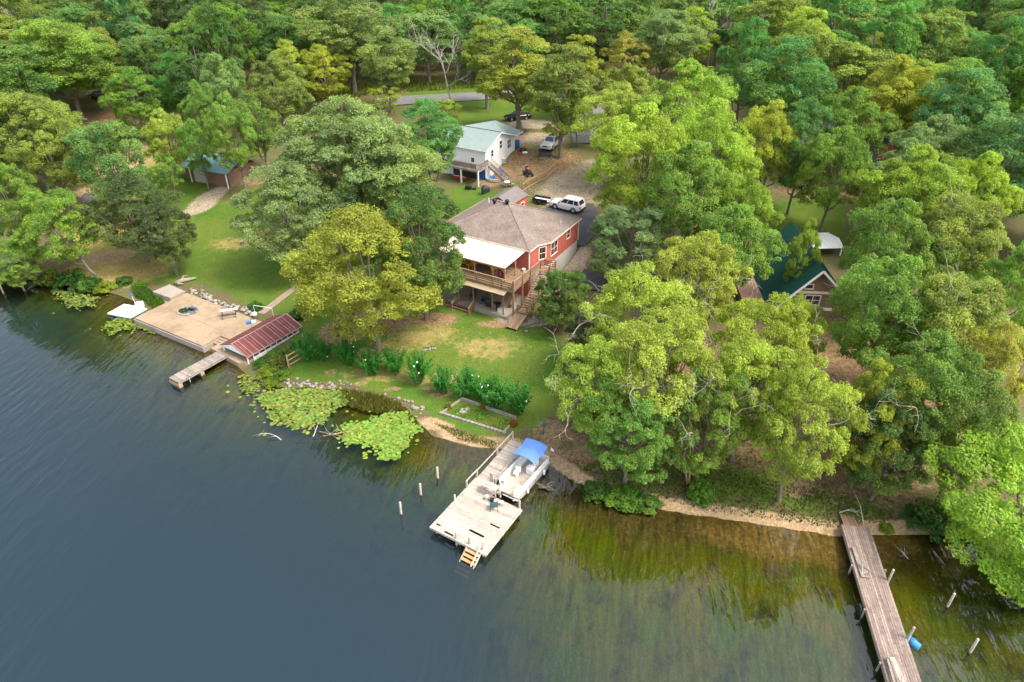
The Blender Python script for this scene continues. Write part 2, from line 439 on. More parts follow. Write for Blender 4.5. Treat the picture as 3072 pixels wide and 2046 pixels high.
def np_mesh(name, verts, faces, material, fattr=None, vattr=None, smooth=False):
    """fast mesh from arrays; all faces have the same number of corners"""
    me = bpy.data.meshes.new(name)
    nv, nf, k = len(verts), len(faces), faces.shape[1]
    me.vertices.add(nv); me.vertices.foreach_set('co', np.ascontiguousarray(verts, np.float32).ravel())
    me.loops.add(nf * k); me.loops.foreach_set('vertex_index', np.ascontiguousarray(faces, np.int32).ravel())
    me.polygons.add(nf); me.polygons.foreach_set('loop_start', np.arange(0, nf * k, k, dtype=np.int32))
    try: me.polygons.foreach_set('loop_total', np.full(nf, k, np.int32))
    except Exception: pass
    if smooth: me.polygons.foreach_set('use_smooth', np.ones(nf, bool))
    for dom, at_ in (('FACE', fattr or {}), ('POINT', vattr or {})):
        for nm, val in at_.items():
            a = me.attributes.new(nm, 'FLOAT', dom); a.data.foreach_set('value', np.ascontiguousarray(val, np.float32))
    me.materials.append(material)
    me.update(calc_edges=True); me.validate()
    return me

def ground_material():
    m = bpy.data.materials.new('ground')
    n, l = nodes_of(m)
    out = n.new("ShaderNodeOutputMaterial"); b = n.new("ShaderNodeBsdfPrincipled"); b.inputs['Roughness'].default_value = .95; b.inputs['Specular IOR Level'].default_value = .1
    l.new(b.outputs[0], out.inputs[0])
    geo = n.new("ShaderNodeNewGeometry"); pos = geo.outputs['Position']
    def noise(scale, det=5, rough=.6, off=0.0, st=None):
        z = n.new("ShaderNodeTexNoise"); z.inputs['Scale'].default_value = scale; z.inputs['Detail'].default_value = det; z.inputs['Roughness'].default_value = rough
        mp = n.new("ShaderNodeMapping"); mp.inputs['Location'].default_value = (off, off * 1.7, 0)
        if st: mp.inputs['Scale'].default_value = st
        l.new(pos, mp.inputs[0]); l.new(mp.outputs[0], z.inputs['Vector']); return z.outputs[0]
    def rng_(src, a, b_, lo=0.0, hi=1.0, sm=True):
        r = n.new("ShaderNodeMapRange"); r.inputs[1].default_value = a; r.inputs[2].default_value = b_; r.inputs[3].default_value = lo; r.inputs[4].default_value = hi
        if sm: r.interpolation_type = 'SMOOTHSTEP'
        l.new(src, r.inputs[0]); return r.outputs[0]
    def mix(f, a, b_):
        x = n.new("ShaderNodeMix"); x.data_type = 'RGBA'
        if isinstance(f, float): x.inputs[0].default_value = f
        else: l.new(f, x.inputs[0])
        for k, c in ((6, a), (7, b_)):
            if isinstance(c, tuple): x.inputs[k].default_value = (*c, 1)
            else: l.new(c, x.inputs[k])
        return x.outputs[2]
    def attr(nm):
        a = n.new("ShaderNodeAttribute"); a.attribute_name = nm; return a.outputs['Fac']
    def m2(op, a, b_):
        x = n.new("ShaderNodeMath"); x.operation = op
        for k, c in ((0, a), (1, b_)):
            if isinstance(c, (int, float)): x.inputs[k].default_value = c
            else: l.new(c, x.inputs[k])
        return x.outputs[0]
    fine = noise(7, 5, .75, 3); mid = noise(1.1, 6, .65, 7); big = noise(.16, 4, .6, 1); grit = noise(3.2, 5, .7, 21)
    def zone(nm, brk, amt=.8, lo=.32, hi=.68):
        return rng_(m2('ADD', attr(nm), m2('MULTIPLY', m2('SUBTRACT', brk, .5), amt)), lo, hi)
    floor = mix(rng_(mid, .40, .62), (.125, .09, .052), (.085, .115, .028))
    floor = mix(rng_(grit, .58, .70), floor, (.22, .17, .10))
    lawn = mix(rng_(big, .35, .65), (.054, .122, .014), (.094, .140, .021))
    lawn = mix(rng_(mid, .45, .70), lawn, (.102, .128, .022))
    lawn = mix(rng_(grit, .60, .74), lawn, (.14, .13, .045))
    col = mix(zone('lawn', mid, .7), floor, lawn)
    dry = mix(rng_(grit, .4, .65), (.22, .185, .05), (.31, .23, .10))
    col = mix(zone('dry', mid, 1.1), col, dry)
    dirt = mix(rng_(grit, .40, .62), (.19, .115, .06), (.29, .195, .11))
    dirt = mix(rng_(mid, .52, .66), dirt, (.095, .10, .03))
    col = mix(zone('dirt', grit, 1.1), col, dirt)
    vor = n.new("ShaderNodeTexVoronoi"); vor.inputs['Scale'].default_value = 6.5; l.new(pos, vor.inputs['Vector'])
    vr = n.new("ShaderNodeSeparateColor"); l.new(vor.outputs['Color'], vr.inputs[0])
    grav = mix(rng_(vr.outputs[0], .1, .9, sm=False), (.24, .19, .125), (.37, .31, .23))
    grav = mix(rng_(mid, .56, .68), grav, (.22, .16, .09))
    col = mix(zone('gravel', grit, .9), col, grav)
    sand = mix(rng_(grit, .35, .65), (.38, .27, .155), (.26, .175, .095))
    col = mix(zone('sand', mid, .6), col, sand)
    # lake bed: sand and silt by the shore, then weed and algae patches, then mud
    sep = n.new("ShaderNodeSeparateXYZ"); l.new(pos, sep.inputs[0]); z = sep.outputs[2]
    w1 = noise(.22, 6, .6, 31); w2 = noise(.6, 6, .7, 41, (1, .6, 1)); w3 = noise(.09, 3, .5, 51)
    wet = mix(rng_(grit, .38, .6), (.22, .165, .075), (.13, .105, .04))
    weed = mix(rng_(w1, .38, .62), (.23, .215, .018), (.12, .22, .015))
    weed = mix(rng_(w2, .48, .68), weed, (.06, .07, .014))
    weed = mix(rng_(w3, .45, .65), weed, (.18, .20, .024))
    bedn = m2('ADD', z, m2('MULTIPLY', m2('SUBTRACT', w2, .5), .9))
    bed = mix(rng_(bedn, -.55, -.15), weed, wet)
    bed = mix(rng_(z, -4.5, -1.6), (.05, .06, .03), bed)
    bed = mix(zone('shelf', w2, 1.0), bed, mix(rng_(grit, .4, .62), (.42, .30, .13), (.26, .17, .07)))
    col = mix(rng_(z, -.06, .05), bed, col)
    sc = n.new("ShaderNodeVectorMath"); sc.operation = 'SCALE'
    l.new(col, sc.inputs[0]); l.new(rng_(fine, .3, .7, .60, 1.40, False), sc.inputs['Scale'])
    l.new(sc.outputs[0], b.inputs['Base Color'])
    bp = n.new("ShaderNodeBump"); bp.inputs['Strength'].default_value = .5; bp.inputs['Distance'].default_value = .08
    l.new(noise(5, 5, .7, 9), bp.inputs['Height']); l.new(bp.outputs[0], b.inputs['Normal'])
    return m

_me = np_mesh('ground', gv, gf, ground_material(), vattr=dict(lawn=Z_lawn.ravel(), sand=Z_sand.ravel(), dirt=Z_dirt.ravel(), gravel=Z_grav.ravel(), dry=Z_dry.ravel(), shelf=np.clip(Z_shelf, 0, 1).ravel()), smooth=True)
ground = bpy.data.objects.new('ground', _me); COL.objects.link(ground); tag(ground, kind='structure')

# ---------------------------------------------------------------- the lake surface
def water_material():
    m = bpy.data.materials.new('lake water')
    n, l = nodes_of(m)
    out = n.new("ShaderNodeOutputMaterial")
    geo = n.new("ShaderNodeNewGeometry")
    def noise(scale, st, rot, det=3, rough=.5, dist=0.0):
        mp = n.new("ShaderNodeMapping"); mp.inputs['Rotation'].default_value = (0, 0, math.radians(rot))
        sc_ = n.new("ShaderNodeVectorMath"); sc_.operation = 'MULTIPLY'; sc_.inputs[1].default_value = st
        l.new(geo.outputs['Position'], mp.inputs[0]); l.new(mp.outputs[0], sc_.inputs[0])
        z = n.new("ShaderNodeTexNoise"); z.inputs['Scale'].default_value = scale; z.inputs['Detail'].default_value = det; z.inputs['Roughness'].default_value = rough; z.inputs['Distortion'].default_value = dist
        l.new(sc_.outputs[0], z.inputs['Vector']); return z.outputs[0]
    r1 = noise(2.0, (1, .24, 1), 6, 2, .45, .3); r2 = noise(.7, (1, .3, 1), 14, 1, .5)
    calm = noise(.035, (1, 1, 1), 0, 2, .5)
    add = n.new("ShaderNodeMath"); add.operation = 'MULTIPLY_ADD'; add.inputs[1].default_value = .9
    l.new(r2, add.inputs[0]); l.new(r1, add.inputs[2])
    cm = n.new("ShaderNodeMapRange"); cm.inputs[1].default_value = .35; cm.inputs[2].default_value = .65; cm.inputs[3].default_value = .5; cm.inputs[4].default_value = 1.0
    l.new(calm, cm.inputs[0])
    bp = n.new("ShaderNodeBump"); bp.inputs['Distance'].default_value = .085
    l.new(cm.outputs[0], bp.inputs['Strength']); l.new(add.outputs[0], bp.inputs['Height'])
    fr = n.new("ShaderNodeFresnel"); fr.inputs['IOR'].default_value = 1.66; l.new(bp.outputs[0], fr.inputs['Normal'])
    gl = n.new("ShaderNodeBsdfGlossy"); gl.inputs['Roughness'].default_value = .02; l.new(bp.outputs[0], gl.inputs['Normal'])
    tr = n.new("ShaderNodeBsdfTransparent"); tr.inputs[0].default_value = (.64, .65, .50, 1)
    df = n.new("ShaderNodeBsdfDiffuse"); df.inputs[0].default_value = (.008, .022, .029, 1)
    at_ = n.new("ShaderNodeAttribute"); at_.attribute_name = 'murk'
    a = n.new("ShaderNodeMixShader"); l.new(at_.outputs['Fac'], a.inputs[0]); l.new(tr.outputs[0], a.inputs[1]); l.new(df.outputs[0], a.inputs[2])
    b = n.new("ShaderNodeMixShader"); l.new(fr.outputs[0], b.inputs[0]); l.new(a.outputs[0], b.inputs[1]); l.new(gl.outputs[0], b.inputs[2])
    l.new(b.outputs[0], out.inputs[0])
    return m
wx = steps((-700, -100, 40), (-100, 70, 1.0), (70, 701, 40)); wy = steps((-120, 15, 5), (15, 95, 1.0), (95, 260, 15))
WX, WY = np.meshgrid(wx, wy)
WD = -ground_z(WX.ravel(), WY.ravel())
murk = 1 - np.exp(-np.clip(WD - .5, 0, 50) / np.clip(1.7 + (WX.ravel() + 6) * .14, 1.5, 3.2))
wny, wnx = WX.shape
ii = (np.arange(wny - 1)[:, None] * wnx + np.arange(wnx - 1)[None, :]).ravel()
wf = np.stack([ii, ii + 1, ii + wnx + 1, ii + wnx], -1)
keep = (WD[wf] > -1.5).any(1)
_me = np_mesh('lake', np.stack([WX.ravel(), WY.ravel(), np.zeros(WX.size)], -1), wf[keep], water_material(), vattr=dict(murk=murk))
lake = bpy.data.objects.new('lake', _me); COL.objects.link(lake); tag(lake, kind='structure')
# ---------------------------------------------------------------- leaves
def leaf_cloud(seed, centres, radii, per, leaf, up=.42, inner=.15):
    """many small leaves on little domes; returns vertices, faces, leaf tint and spray hue"""
    r = np.random.default_rng(seed)
    n = len(centres)
    tot = n * per
    ci = np.repeat(np.arange(n), per)
    d = r.normal(size=(tot, 3)); d[:, 2] = np.abs(d[:, 2]) * .9 - .7 * r.random(tot)
    d /= np.linalg.norm(d, axis=1)[:, None]
    rad = radii[ci] * np.where(r.random(tot) < inner, r.random(tot) * .7, .75 + .4 * r.random(tot))
    p = centres[ci] + d * rad[:, None] * np.array([1, 1, .85])
    nrm = d * .75 + r.normal(size=(tot, 3)) * .42; nrm[:, 2] += up
    nrm /= np.linalg.norm(nrm, axis=1)[:, None]
    t = r.normal(size=(tot, 3)); t -= nrm * (t * nrm).sum(1)[:, None]; t /= np.linalg.norm(t, axis=1)[:, None]
    b = np.cross(nrm, t)
    L = (leaf * (.65 + .7 * r.random(tot)))[:, None]
    v = np.stack([p - t * L * .5, p + b * L * .33 + t * L * .05, p + t * L * .5 - nrm * L * .12, p - b * L * .33 + t * L * .05], 1).reshape(-1, 3)
    f = np.arange(tot * 4).reshape(-1, 4)
    ct = .85 + .3 * r.random(n)
    tint = ct[ci] * (.80 + .40 * r.random(tot))
    ch = np.clip(r.normal(.22, .2, n), 0, 1) + (r.random(n) < .12) * .4
    g = r.normal(size=3); g /= np.linalg.norm(g); q = centres - centres.mean(0); q = q / (np.abs(q).max() + 1e-6)
    ch = np.clip(ch + .38 * (q @ g) + .15 * np.sin(q[:, 0] * 5 + q[:, 2] * 4 + seed), 0, 1)
    tint = tint * (1 + .16 * np.sin(q[ci, 1] * 6 + q[ci, 2] * 5 + seed * 2))
    hue = np.clip(ch[ci] + r.normal(0, .12, tot), 0, 1)
    return v, f, tint, hue

def spread(r, n, sampler, tries=14):
    pts = [sampler()]
    for _ in range(n - 1):
        c = [sampler() for _ in range(tries)]
        P = np.array(pts)
        dd = [np.min(np.linalg.norm(P - q, axis=1)) for q in c]
        pts.append(c[int(np.argmax(dd))])
    return np.array(pts)

# ---------------------------------------------------------------- roofing
def shingle_mat():
    m = bpy.data.materials.new('brown shingles'); n, l = nodes_of(m)
    out = n.new("ShaderNodeOutputMaterial"); b = n.new("ShaderNodeBsdfPrincipled"); b.inputs['Roughness'].default_value = .95; b.inputs['Specular IOR Level'].default_value = .15
    l.new(b.outputs[0], out.inputs[0])
    tc = n.new("ShaderNodeTexCoord")
    v = n.new("ShaderNodeTexVoronoi"); v.inputs['Scale'].default_value = 9; mp = n.new("ShaderNodeMapping"); mp.inputs['Scale'].default_value = (1, 1, 3)
    l.new(tc.outputs['Object'], mp.inputs[0]); l.new(mp.outputs[0], v.inputs['Vector'])
    s = n.new("ShaderNodeSeparateColor"); l.new(v.outputs['Color'], s.inputs[0])
    r = n.new("ShaderNodeValToRGB"); e = r.color_ramp.elements
    e[0].color = (.145, .117, .098, 1); e[1].color = (.235, .195, .17, 1); e[1].position = .9
    k = e.new(.45); k.color = (.18, .142, .118, 1); k = e.new(.7); k.color = (.22, .168, .14, 1)
    l.new(s.outputs[0], r.inputs[0])
    nz = n.new("ShaderNodeTexNoise"); nz.inputs['Scale'].default_value = .7; nz.inputs['Detail'].default_value = 4; l.new(tc.outputs['Object'], nz.inputs['Vector'])
    mr = n.new("ShaderNodeMapRange"); mr.inputs[1].default_value = .3; mr.inputs[2].default_value = .7; mr.inputs[3].default_value = .85; mr.inputs[4].default_value = 1.15; l.new(nz.outputs[0], mr.inputs[0])
    sx_ = n.new("ShaderNodeSeparateXYZ"); l.new(tc.outputs['Object'], sx_.inputs[0])
    wv = n.new("ShaderNodeMath"); wv.operation = 'FRACT'; ml = n.new("ShaderNodeMath"); ml.operation = 'MULTIPLY'; ml.inputs[1].default_value = 11.0
    l.new(sx_.outputs[2], ml.inputs[0]); l.new(ml.outputs[0], wv.inputs[0])
    cr = n.new("ShaderNodeMapRange"); cr.inputs[1].default_value = 0; cr.inputs[2].default_value = .22; cr.inputs[3].default_value = .78; l.new(wv.outputs[0], cr.inputs[0])
    mm = n.new("ShaderNodeMath"); mm.operation = 'MULTIPLY'; l.new(mr.outputs[0], mm.inputs[0]); l.new(cr.outputs[0], mm.inputs[1])
    sc = n.new("ShaderNodeVectorMath"); sc.operation = 'SCALE'; l.new(r.outputs[0], sc.inputs[0]); l.new(mm.outputs[0], sc.inputs['Scale'])
    l.new(sc.outputs[0], b.inputs['Base Color'])
    return m
M['shingle'] = shingle_mat()
M['gray_shingle'] = mat('grey brown shingles', (.16, .14, .135), .95, .22, 7, dirt=(.19, .165, .155), dirt_amt=.6, dirt_scale=.8)
M['dark_shingle'] = mat('dark blue grey shingles', (.10, .105, .13), .95, .2, 6)
M['green_metal'] = mat('dark green roof metal', (.010, .070, .055), .45, .12, 2, spec=.5)
M['sage_metal'] = mat('sage green roof metal', (.215, .27, .25), .5, .07, 2, spec=.3, dirt=(.18, .23, .21), dirt_amt=.5)
M['teal_metal'] = mat('pale teal roof metal', (.17, .30, .32), .45, .1, 2, spec=.4)
M['red_metal'] = mat('weathered red roof metal', (.135, .034, .030), .7, .2, 3, dirt=(.20, .085, .07), dirt_amt=.35, dirt_scale=.9)
M['brown_siding'] = mat('brown siding', (.20, .12, .085), .8, .15, 3)
M['orange_wood'] = mat('orange stained wood', (.42, .15, .06), .7, .2, 3)
M['tan'] = mat('tan sheathing', (.36, .275, .17), .8, .12, 3, dirt=(.25, .175, .10), dirt_amt=.6, dirt_scale=1.1)
M['wall_tan'] = mat('pale basement render', (.50, .43, .36), .9, .1, 2)
M['block'] = mat('grey foundation', (.50, .48, .44), .9, .12, 3)
M['interior_shade'] = mat('dim interior', (.06, .055, .05), .9, .2, 3)  # near-black colour with indoor shade painted into it

def lcw(p, root):                       # survey point -> the house's own frame
    return local(root.location, root.rotation_euler.z, p)

def window(parent, p0, p1, z0, z1, frame_mat, mullion=True, out=.05, fw=.11):
    """framed window on the wall running from p0 to p1 (outside is to the right of that direction)"""
    a, b = Vector((p0[0], p0[1], 0)), Vector((p1[0], p1[1], 0))
    d = (b - a); L = d.length; d.normalize(); nrm = Vector((d.y, -d.x, 0))
    def Pt(t, z, o): q = a + d * t + nrm * o; return (q.x, q.y, z)
    fr = MB()
    def bar(t0, t1, za, zb, o0=-.02, o1=out):
        fr.add([Pt(t0, za, o0), Pt(t1, za, o0), Pt(t1, za, o1), Pt(t0, za, o1), Pt(t0, zb, o0), Pt(t1, zb, o0), Pt(t1, zb, o1), Pt(t0, zb, o1)],
               [(0, 1, 2, 3), (7, 6, 5, 4), (0, 4, 5, 1), (1, 5, 6, 2), (2, 6, 7, 3), (3, 7, 4, 0)])
    bar(-fw, L + fw, z1, z1 + fw); bar(-fw, L + fw, z0 - fw, z0, -.02, out + .03); bar(-fw, 0, z0, z1); bar(L, L + fw, z0, z1)
    w = fr.build('window', frame_mat, parent)
    g = MB(); g.add([Pt(0, z0, .012), Pt(L, z0, .012), Pt(L, z1, .012), Pt(0, z1, .012), Pt(0, z0, -.01), Pt(L, z0, -.01), Pt(L, z1, -.01), Pt(0, z1, -.01)], [(3, 2, 1, 0), (4, 5, 6, 7), (0, 1, 5, 4), (2, 3, 7, 6)])
    g.build('pane', M['glass'], w)
    if mullion:
        fr = MB(); bar(0, L, (z0 + z1) / 2 - .025, (z0 + z1) / 2 + .025, .012, out - .01)
        if L > .95: bar(L / 2 - .035, L / 2 + .035, z0, z1, .012, out)
        fr.build('muntin', frame_mat, w)
    return w

def ribs(mb, a, b, c, d, n, w=.05, h=.035):
    """raised seams on a roof slope: a-b along the eave, d-c along the ridge"""
    a, b, c, d = map(Vector, (a, b, c, d))
    for k in range(n + 1):
        t = k / n
        p, q = a.lerp(b, t), d.lerp(c, t)
        mb.beam(p + Vector((0, 0, h / 2)), q + Vector((0, 0, h / 2)), w, h)

def rail(mb, p, q, h=1.0, boards=(.2, .45, .7), cap=.13, bw=.14, th=.03):
    p, q = Vector(p), Vector(q)
    for z in boards: mb.beam(p + Vector((0, 0, z)), q + Vector((0, 0, z)), th, bw, random.uniform(.85, 1.15))
    mb.beam(p + Vector((0, 0, h)), q + Vector((0, 0, h)), cap, .045, 1.2)

def pickets(mb, p, q, h=.95, gap=.16, w=.045):
    p, q = Vector(p), Vector(q); n = max(2, int((Vector((q.x, q.y, 0)) - Vector((p.x, p.y, 0))).length / gap))
    mb.beam(p + Vector((0, 0, h)), q + Vector((0, 0, h)), .09, .06, 1.1); mb.beam(p + Vector((0, 0, .12)), q + Vector((0, 0, .12)), .06, .07)
    for k in range(n + 1):
        a = p.lerp(q, k / n); mb.beam(a + Vector((0, 0, .12)), a + Vector((0, 0, h)), w, w, random.uniform(.85, 1.15))

# ---------------------------------------------------------------- the red house
RH = thing('red_house', 'red board and batten house with brown shingle hip roof, white porch roof and timber decks', 'house', (2.32 - .3 * .866 - .15, 69.07 - .3 * -.5 + .26 - .26, 1.0), math.radians(-30))
FOOT = [(-12.1, 0), (0, 0), (0, 1.35), (.95, 2.95), (.95, 10.8), (-12.1, 10.8)]
w = MB(); w.prism(FOOT, 3.62, 6.44); w.build('wall', M['red_paint'], RH)
w = MB(); w.prism([(-12.05, .05), (-3.4, .05), (-3.4, .3), (-12.05, .3)], 0, 3.58); w.build('basement_wall', M['wall_tan'], RH)
w = MB(); w.prism([(-3.38, .04), (-.05, .04), (-.05, .3), (-3.38, .3)], 0, 3.6); o = w.build('basement_wall', M['red_paint'], RH); tag(o, 'red basement wall')
w = MB(); w.prism([(-12.0, .35), (-.02, .35), (-.02, 1.38), (.92, 2.98), (.92, 10.75), (-12.0, 10.75)], -.3, 3.61); w.build('foundation', M['block'], RH)
bt = MB()
for (x0, y0), (x1, y1) in zip(FOOT[:-1], FOOT[1:]):
    L = math.hypot(x1 - x0, y1 - y0); n_ = int(L / .4); d = ((x1 - x0) / L, (y1 - y0) / L); nr = (d[1], -d[0])
    for k in range(1, n_):
        t = k * L / n_; bt.box((x0 + d[0] * t + nr[0] * .012, y0 + d[1] * t + nr[1] * .012, 5.03), (.05, .045, 2.78), math.atan2(d[1], d[0]), .92)
bt.build('batten', M['red_paint'], RH)
tr = MB()
for x, y in [(0, 0), (.95, 10.8)]:
    tr = MB(); tr.box((x + .02, y - .02 if y < 1 else y, 5.03), (.13, .13, 2.8)); tr.build('corner_trim', M['cream'], RH)
E6, EY = 6.45, -.3
ring = [(-12.4, -.3), (.3, -.3), (.3, 1.55), (1.22, 3.1), (1.22, 11.1), (-12.4, 11.1)]
R1, R0 = (-5.75, 5.4, 8.9), (-6.75, 5.4, 8.9)
rf = MB()
P = [(x, y, E6) for x, y in ring] + [R1, R0]
rf.add(P, [(0, 1, 6, 7), (1, 2, 6), (2, 3, 6), (3, 4, 6), (4, 5, 7, 6), (5, 0, 7)])
P2 = [(x, y, E6 - .16) for x, y in ring]
roof = rf.build('roof', M['shingle'], RH)
fa = MB()
for i in range(6):
    (x0, y0), (x1, y1) = ring[i], ring[(i + 1) % 6]
    fa.beam((x0, y0, E6 - .085), (x1, y1, E6 - .085), .05, .165)
fa.prism(ring, E6 - .19, E6 - .165)
fa.build('fascia', M['cream'], roof)
hp = MB()
for a, b in [((-12.4, -.3, E6), R0), ((.3, -.3, E6), R1), ((1.22, 11.1, E6), R1), ((-12.4, 11.1, E6), R0), (R0, R1)]:
    hp.beam(Vector(a) + Vector((0, 0, .01)), Vector(b) + Vector((0, 0, .01)), .22, .03, 1.08)
hp.build('ridge_cap', M['shingle'], roof)
for x, y, z in [(-7.5, 5.0, 8.6), (-5.9, 5.25, 8.75)]:
    v = MB(); v.lathe((x, y, z), [(.16, 0), (.16, .32), (.24, .34), (.28, .46), (.26, .58), (.14, .66), (.02, .68)], 12); v.build('roof_vent', M['black'], roof, True)
for q_ in ((-8.4, 5.2, 8.5), (.2, 7.4, 6.6)):
    v = MB(); v.tube([q_, (q_[0], q_[1], q_[2] + .6)], .05, 8); v.build('vent_pipe', M['white'], roof)
window(RH, (.3, 1.86), (.72, 2.56), 4.55, 5.95, M['cream'])
window(RH, (.95, 3.5), (.95, 5.0), 4.45, 5.95, M['cream'])
window(RH, (.95, 7.6), (.95, 8.4), 5.0, 6.0, M['cream'])
window(RH, (-4.6, 0), (-2.8, 0), 3.75, 5.7, M['cream'])
window(RH, (-8.6, 0), (-7.2, 0), 4.5, 5.7, M['cream'])
window(RH, (-2.9, .04), (-2.0, .04), 1.2, 2.2, M['cream'])
# white porch roof and its posts
pr = MB(); pr.slab([(-9.7, -4.05, 5.72), (-.75, -4.05, 5.72), (-.35, -.33, 6.27), (-9.7, -.33, 6.27)], .06); po = pr.build('porch_roof', M['white_metal'], RH)
bm = MB(); bm.beam((-9.6, -3.9, 5.56), (-.8, -3.9, 5.56), .1, .18); bm.build('porch_beam', M['post_wood'], po)
for x, y, zt in [(-.85, -3.9, 5.5), (-2.35, -3.9, 5.5), (-4.75, -3.9, 5.5), (-7.2, -3.9, 5.5), (-.62, -2.0, 5.9)]:
    p = MB(); p.box((x, y, (3.96 + zt) / 2), (.12, .12, zt - 3.96))
    for s in (-1, 1):
        if y < -3: p.beam((x, y, zt - .5), (x + s * .38, y, zt - .03), .07, .09)
    p.build('porch_post', M['post_wood'], RH)
# upper deck
dk = MB()
y = -5.05
while y < -.02:
    dk.box((-4.55, y + .068, 3.92), (10.7, .13, .05), 0, random.uniform(.75, 1.2)); y += .14
dk.build('deck_floor', M['brown_wood'], RH)
jo = MB(); jo.span((-9.9, -5.1, 3.62), (.82, -5.06, 3.9)); jo.span((.80, -5.06, 3.62), (.84, -.02, 3.9))
for k in range(9): jo.span((-9.6 + k * 1.3, -5.0, 3.66), (-9.55 + k * 1.3, -.05, 3.89))
jo.build('deck_joists', M['brown_wood'], RH)
rl = MB(); rail(rl, (-9.9, -5.05, 3.94), (.8, -5.05, 3.94)); rail(rl, (.86, -5.05, 3.94), (.95, .9, 3.94), boards=(.12, .28, .44, .60, .76)); rail(rl, (1.0, 1.75, 3.94), (2.45, 1.75, 3.94)); rail(rl, (2.45, .35, 3.94), (2.45, 1.75, 3.94))
rl.build('deck_railing', M['brown_wood'], RH)
for x in (-9.2, -7.2, -5.67, -3.74, -1.62, -.55):
    p = MB(); p.box((x, -5.12, 4.3), (.11, .09, 1.36)); p.build('rail_post', M['brown_wood'], RH)
for x, y, zb, zt in [(.86, -5.02, -.1, 5.05), (.9, -3.1, .05, 5.05), (.95, -1.4, .9, 5.0), (.98, .9, 1.5, 5.0), (2.45, 1.75, 2.0, 5.0), (2.45, .35, 1.8, 5.0)]:
    p = MB(); p.box((x, y, (zb + zt) / 2), (.15, .15, zt - zb)); p.build('deck_post', M['brown_wood'], RH)
ld = MB()
for k in range(9): ld.box((1.72, .42 + k * .145, 3.92), (1.5, .135, .05), 0, random.uniform(.8, 1.15))
ld.build('stair_landing', M['brown_wood'], RH)
# stair down beside the deck
st = MB()
for k in range(14):
    t = k / 13; st.box((1.72, .25 - t * 3.6, 3.72 - t * 2.5), (1.1, .27, .045), 0, random.uniform(.85, 1.2))
st.build('stair_tread', M['brown_wood'], RH)
sg = MB()
for x in (1.14, 2.3): sg.beam((x, .3, 3.72), (x, -3.5, 1.05), .05, .26)
sg.beam((2.32, .3, 4.75), (2.32, -3.4, 2.1), .09, .05)
for k in range(4): sg.box((2.32, .2 - k * 1.1, 3.9 - k * .77), (.09, .09, 1.5))
sg.build('stair_stringer', M['brown_wood'], RH)
lp = MB()
for k in range(7): lp.box((1.75, -3.65 - k * .15, 1.15), (1.3, .14, .05), 0, random.uniform(.8, 1.15))
for x, y in [(1.15, -4.65), (2.35, -4.65), (2.35, -3.65)]: lp.box((x, y, .9), (.1, .1, 2.3))
lp.beam((1.15, -4.65, 2.05), (2.35, -4.65, 2.05), .1, .05); lp.beam((2.35, -4.65, 2.05), (2.35, -3.6, 2.05), .1, .05)
for k in range(4): lp.beam((1.2 + k * .35, -4.75, 1.1), (1.0 + k * .35, -6.6, .22), .33, .04, random.uniform(.9, 1.2))
lp.build('lower_landing', M['brown_wood'], RH)
# tan drip roof under the deck edge, patio slab, posts, steps
lr = MB(); lr.slab([(-9.8, -5.75, 3.42), (.1, -5.75, 3.42), (.1, -5.11, 3.62), (-9.8, -5.11, 3.62)], .05); o = lr.build('drip_roof', M['tan'], RH)
lb = MB(); lb.span((-9.8, -5.70, 3.26), (.05, -5.66, 3.37)); lb.build('drip_edge', M['dark_metal'], o)
sl = MB(); sl.prism([(-9.9, -5.15), (0.05, -5.15), (.05, .3), (-9.9, .3)], -.6, .42); sl.build('patio_slab', M['pale_concrete'], RH)
for x in (-.5, -1.9, -4.4, -6.4, -8.4):
    p = MB(); p.box((x, -4.85, 1.98), (.14, .14, 3.12)); p.build('patio_post', M['brown_wood'], RH)
sp = MB()
for k in range(3):
    for q in range(2): sp.box((-6.1, -5.32 - k * .36 - q * .15, .30 - k * .17), (3.9, .14, .05), 0, random.uniform(.8, 1.15))
    sp.span((-8.05, -5.22 - k * .36, .10 - k * .17), (-4.15, -5.19 - k * .36, .27 - k * .17), .7)
sp.build('patio_steps', M['brown_wood'], RH)
for x in (-8.05, -6.4, -4.15):
    sr = MB()
    sr.box((x, -5.25, .8), (.1, .1, 1.2)); sr.box((x, -6.3, .35), (.1, .1, 1.2)); sr.beam((x, -5.2, 1.4), (x, -6.35, .92), .13, .05, 1.2)
    if x == -4.15:
        for k in range(6): sr.box((x, -5.4 - k * .16, .62 - k * .06), (.04, .05, 1.1))
    sr.build('step_railing', M['brown_wood'], RH)

def place(root, x, y, z):               # a spot in the house's frame as a world position
    c, s = math.cos(root.rotation_euler.z), math.sin(root.rotation_euler.z)
    return (root.location.x + x * c - y * s, root.location.y + x * s + y * c, root.location.z + z)

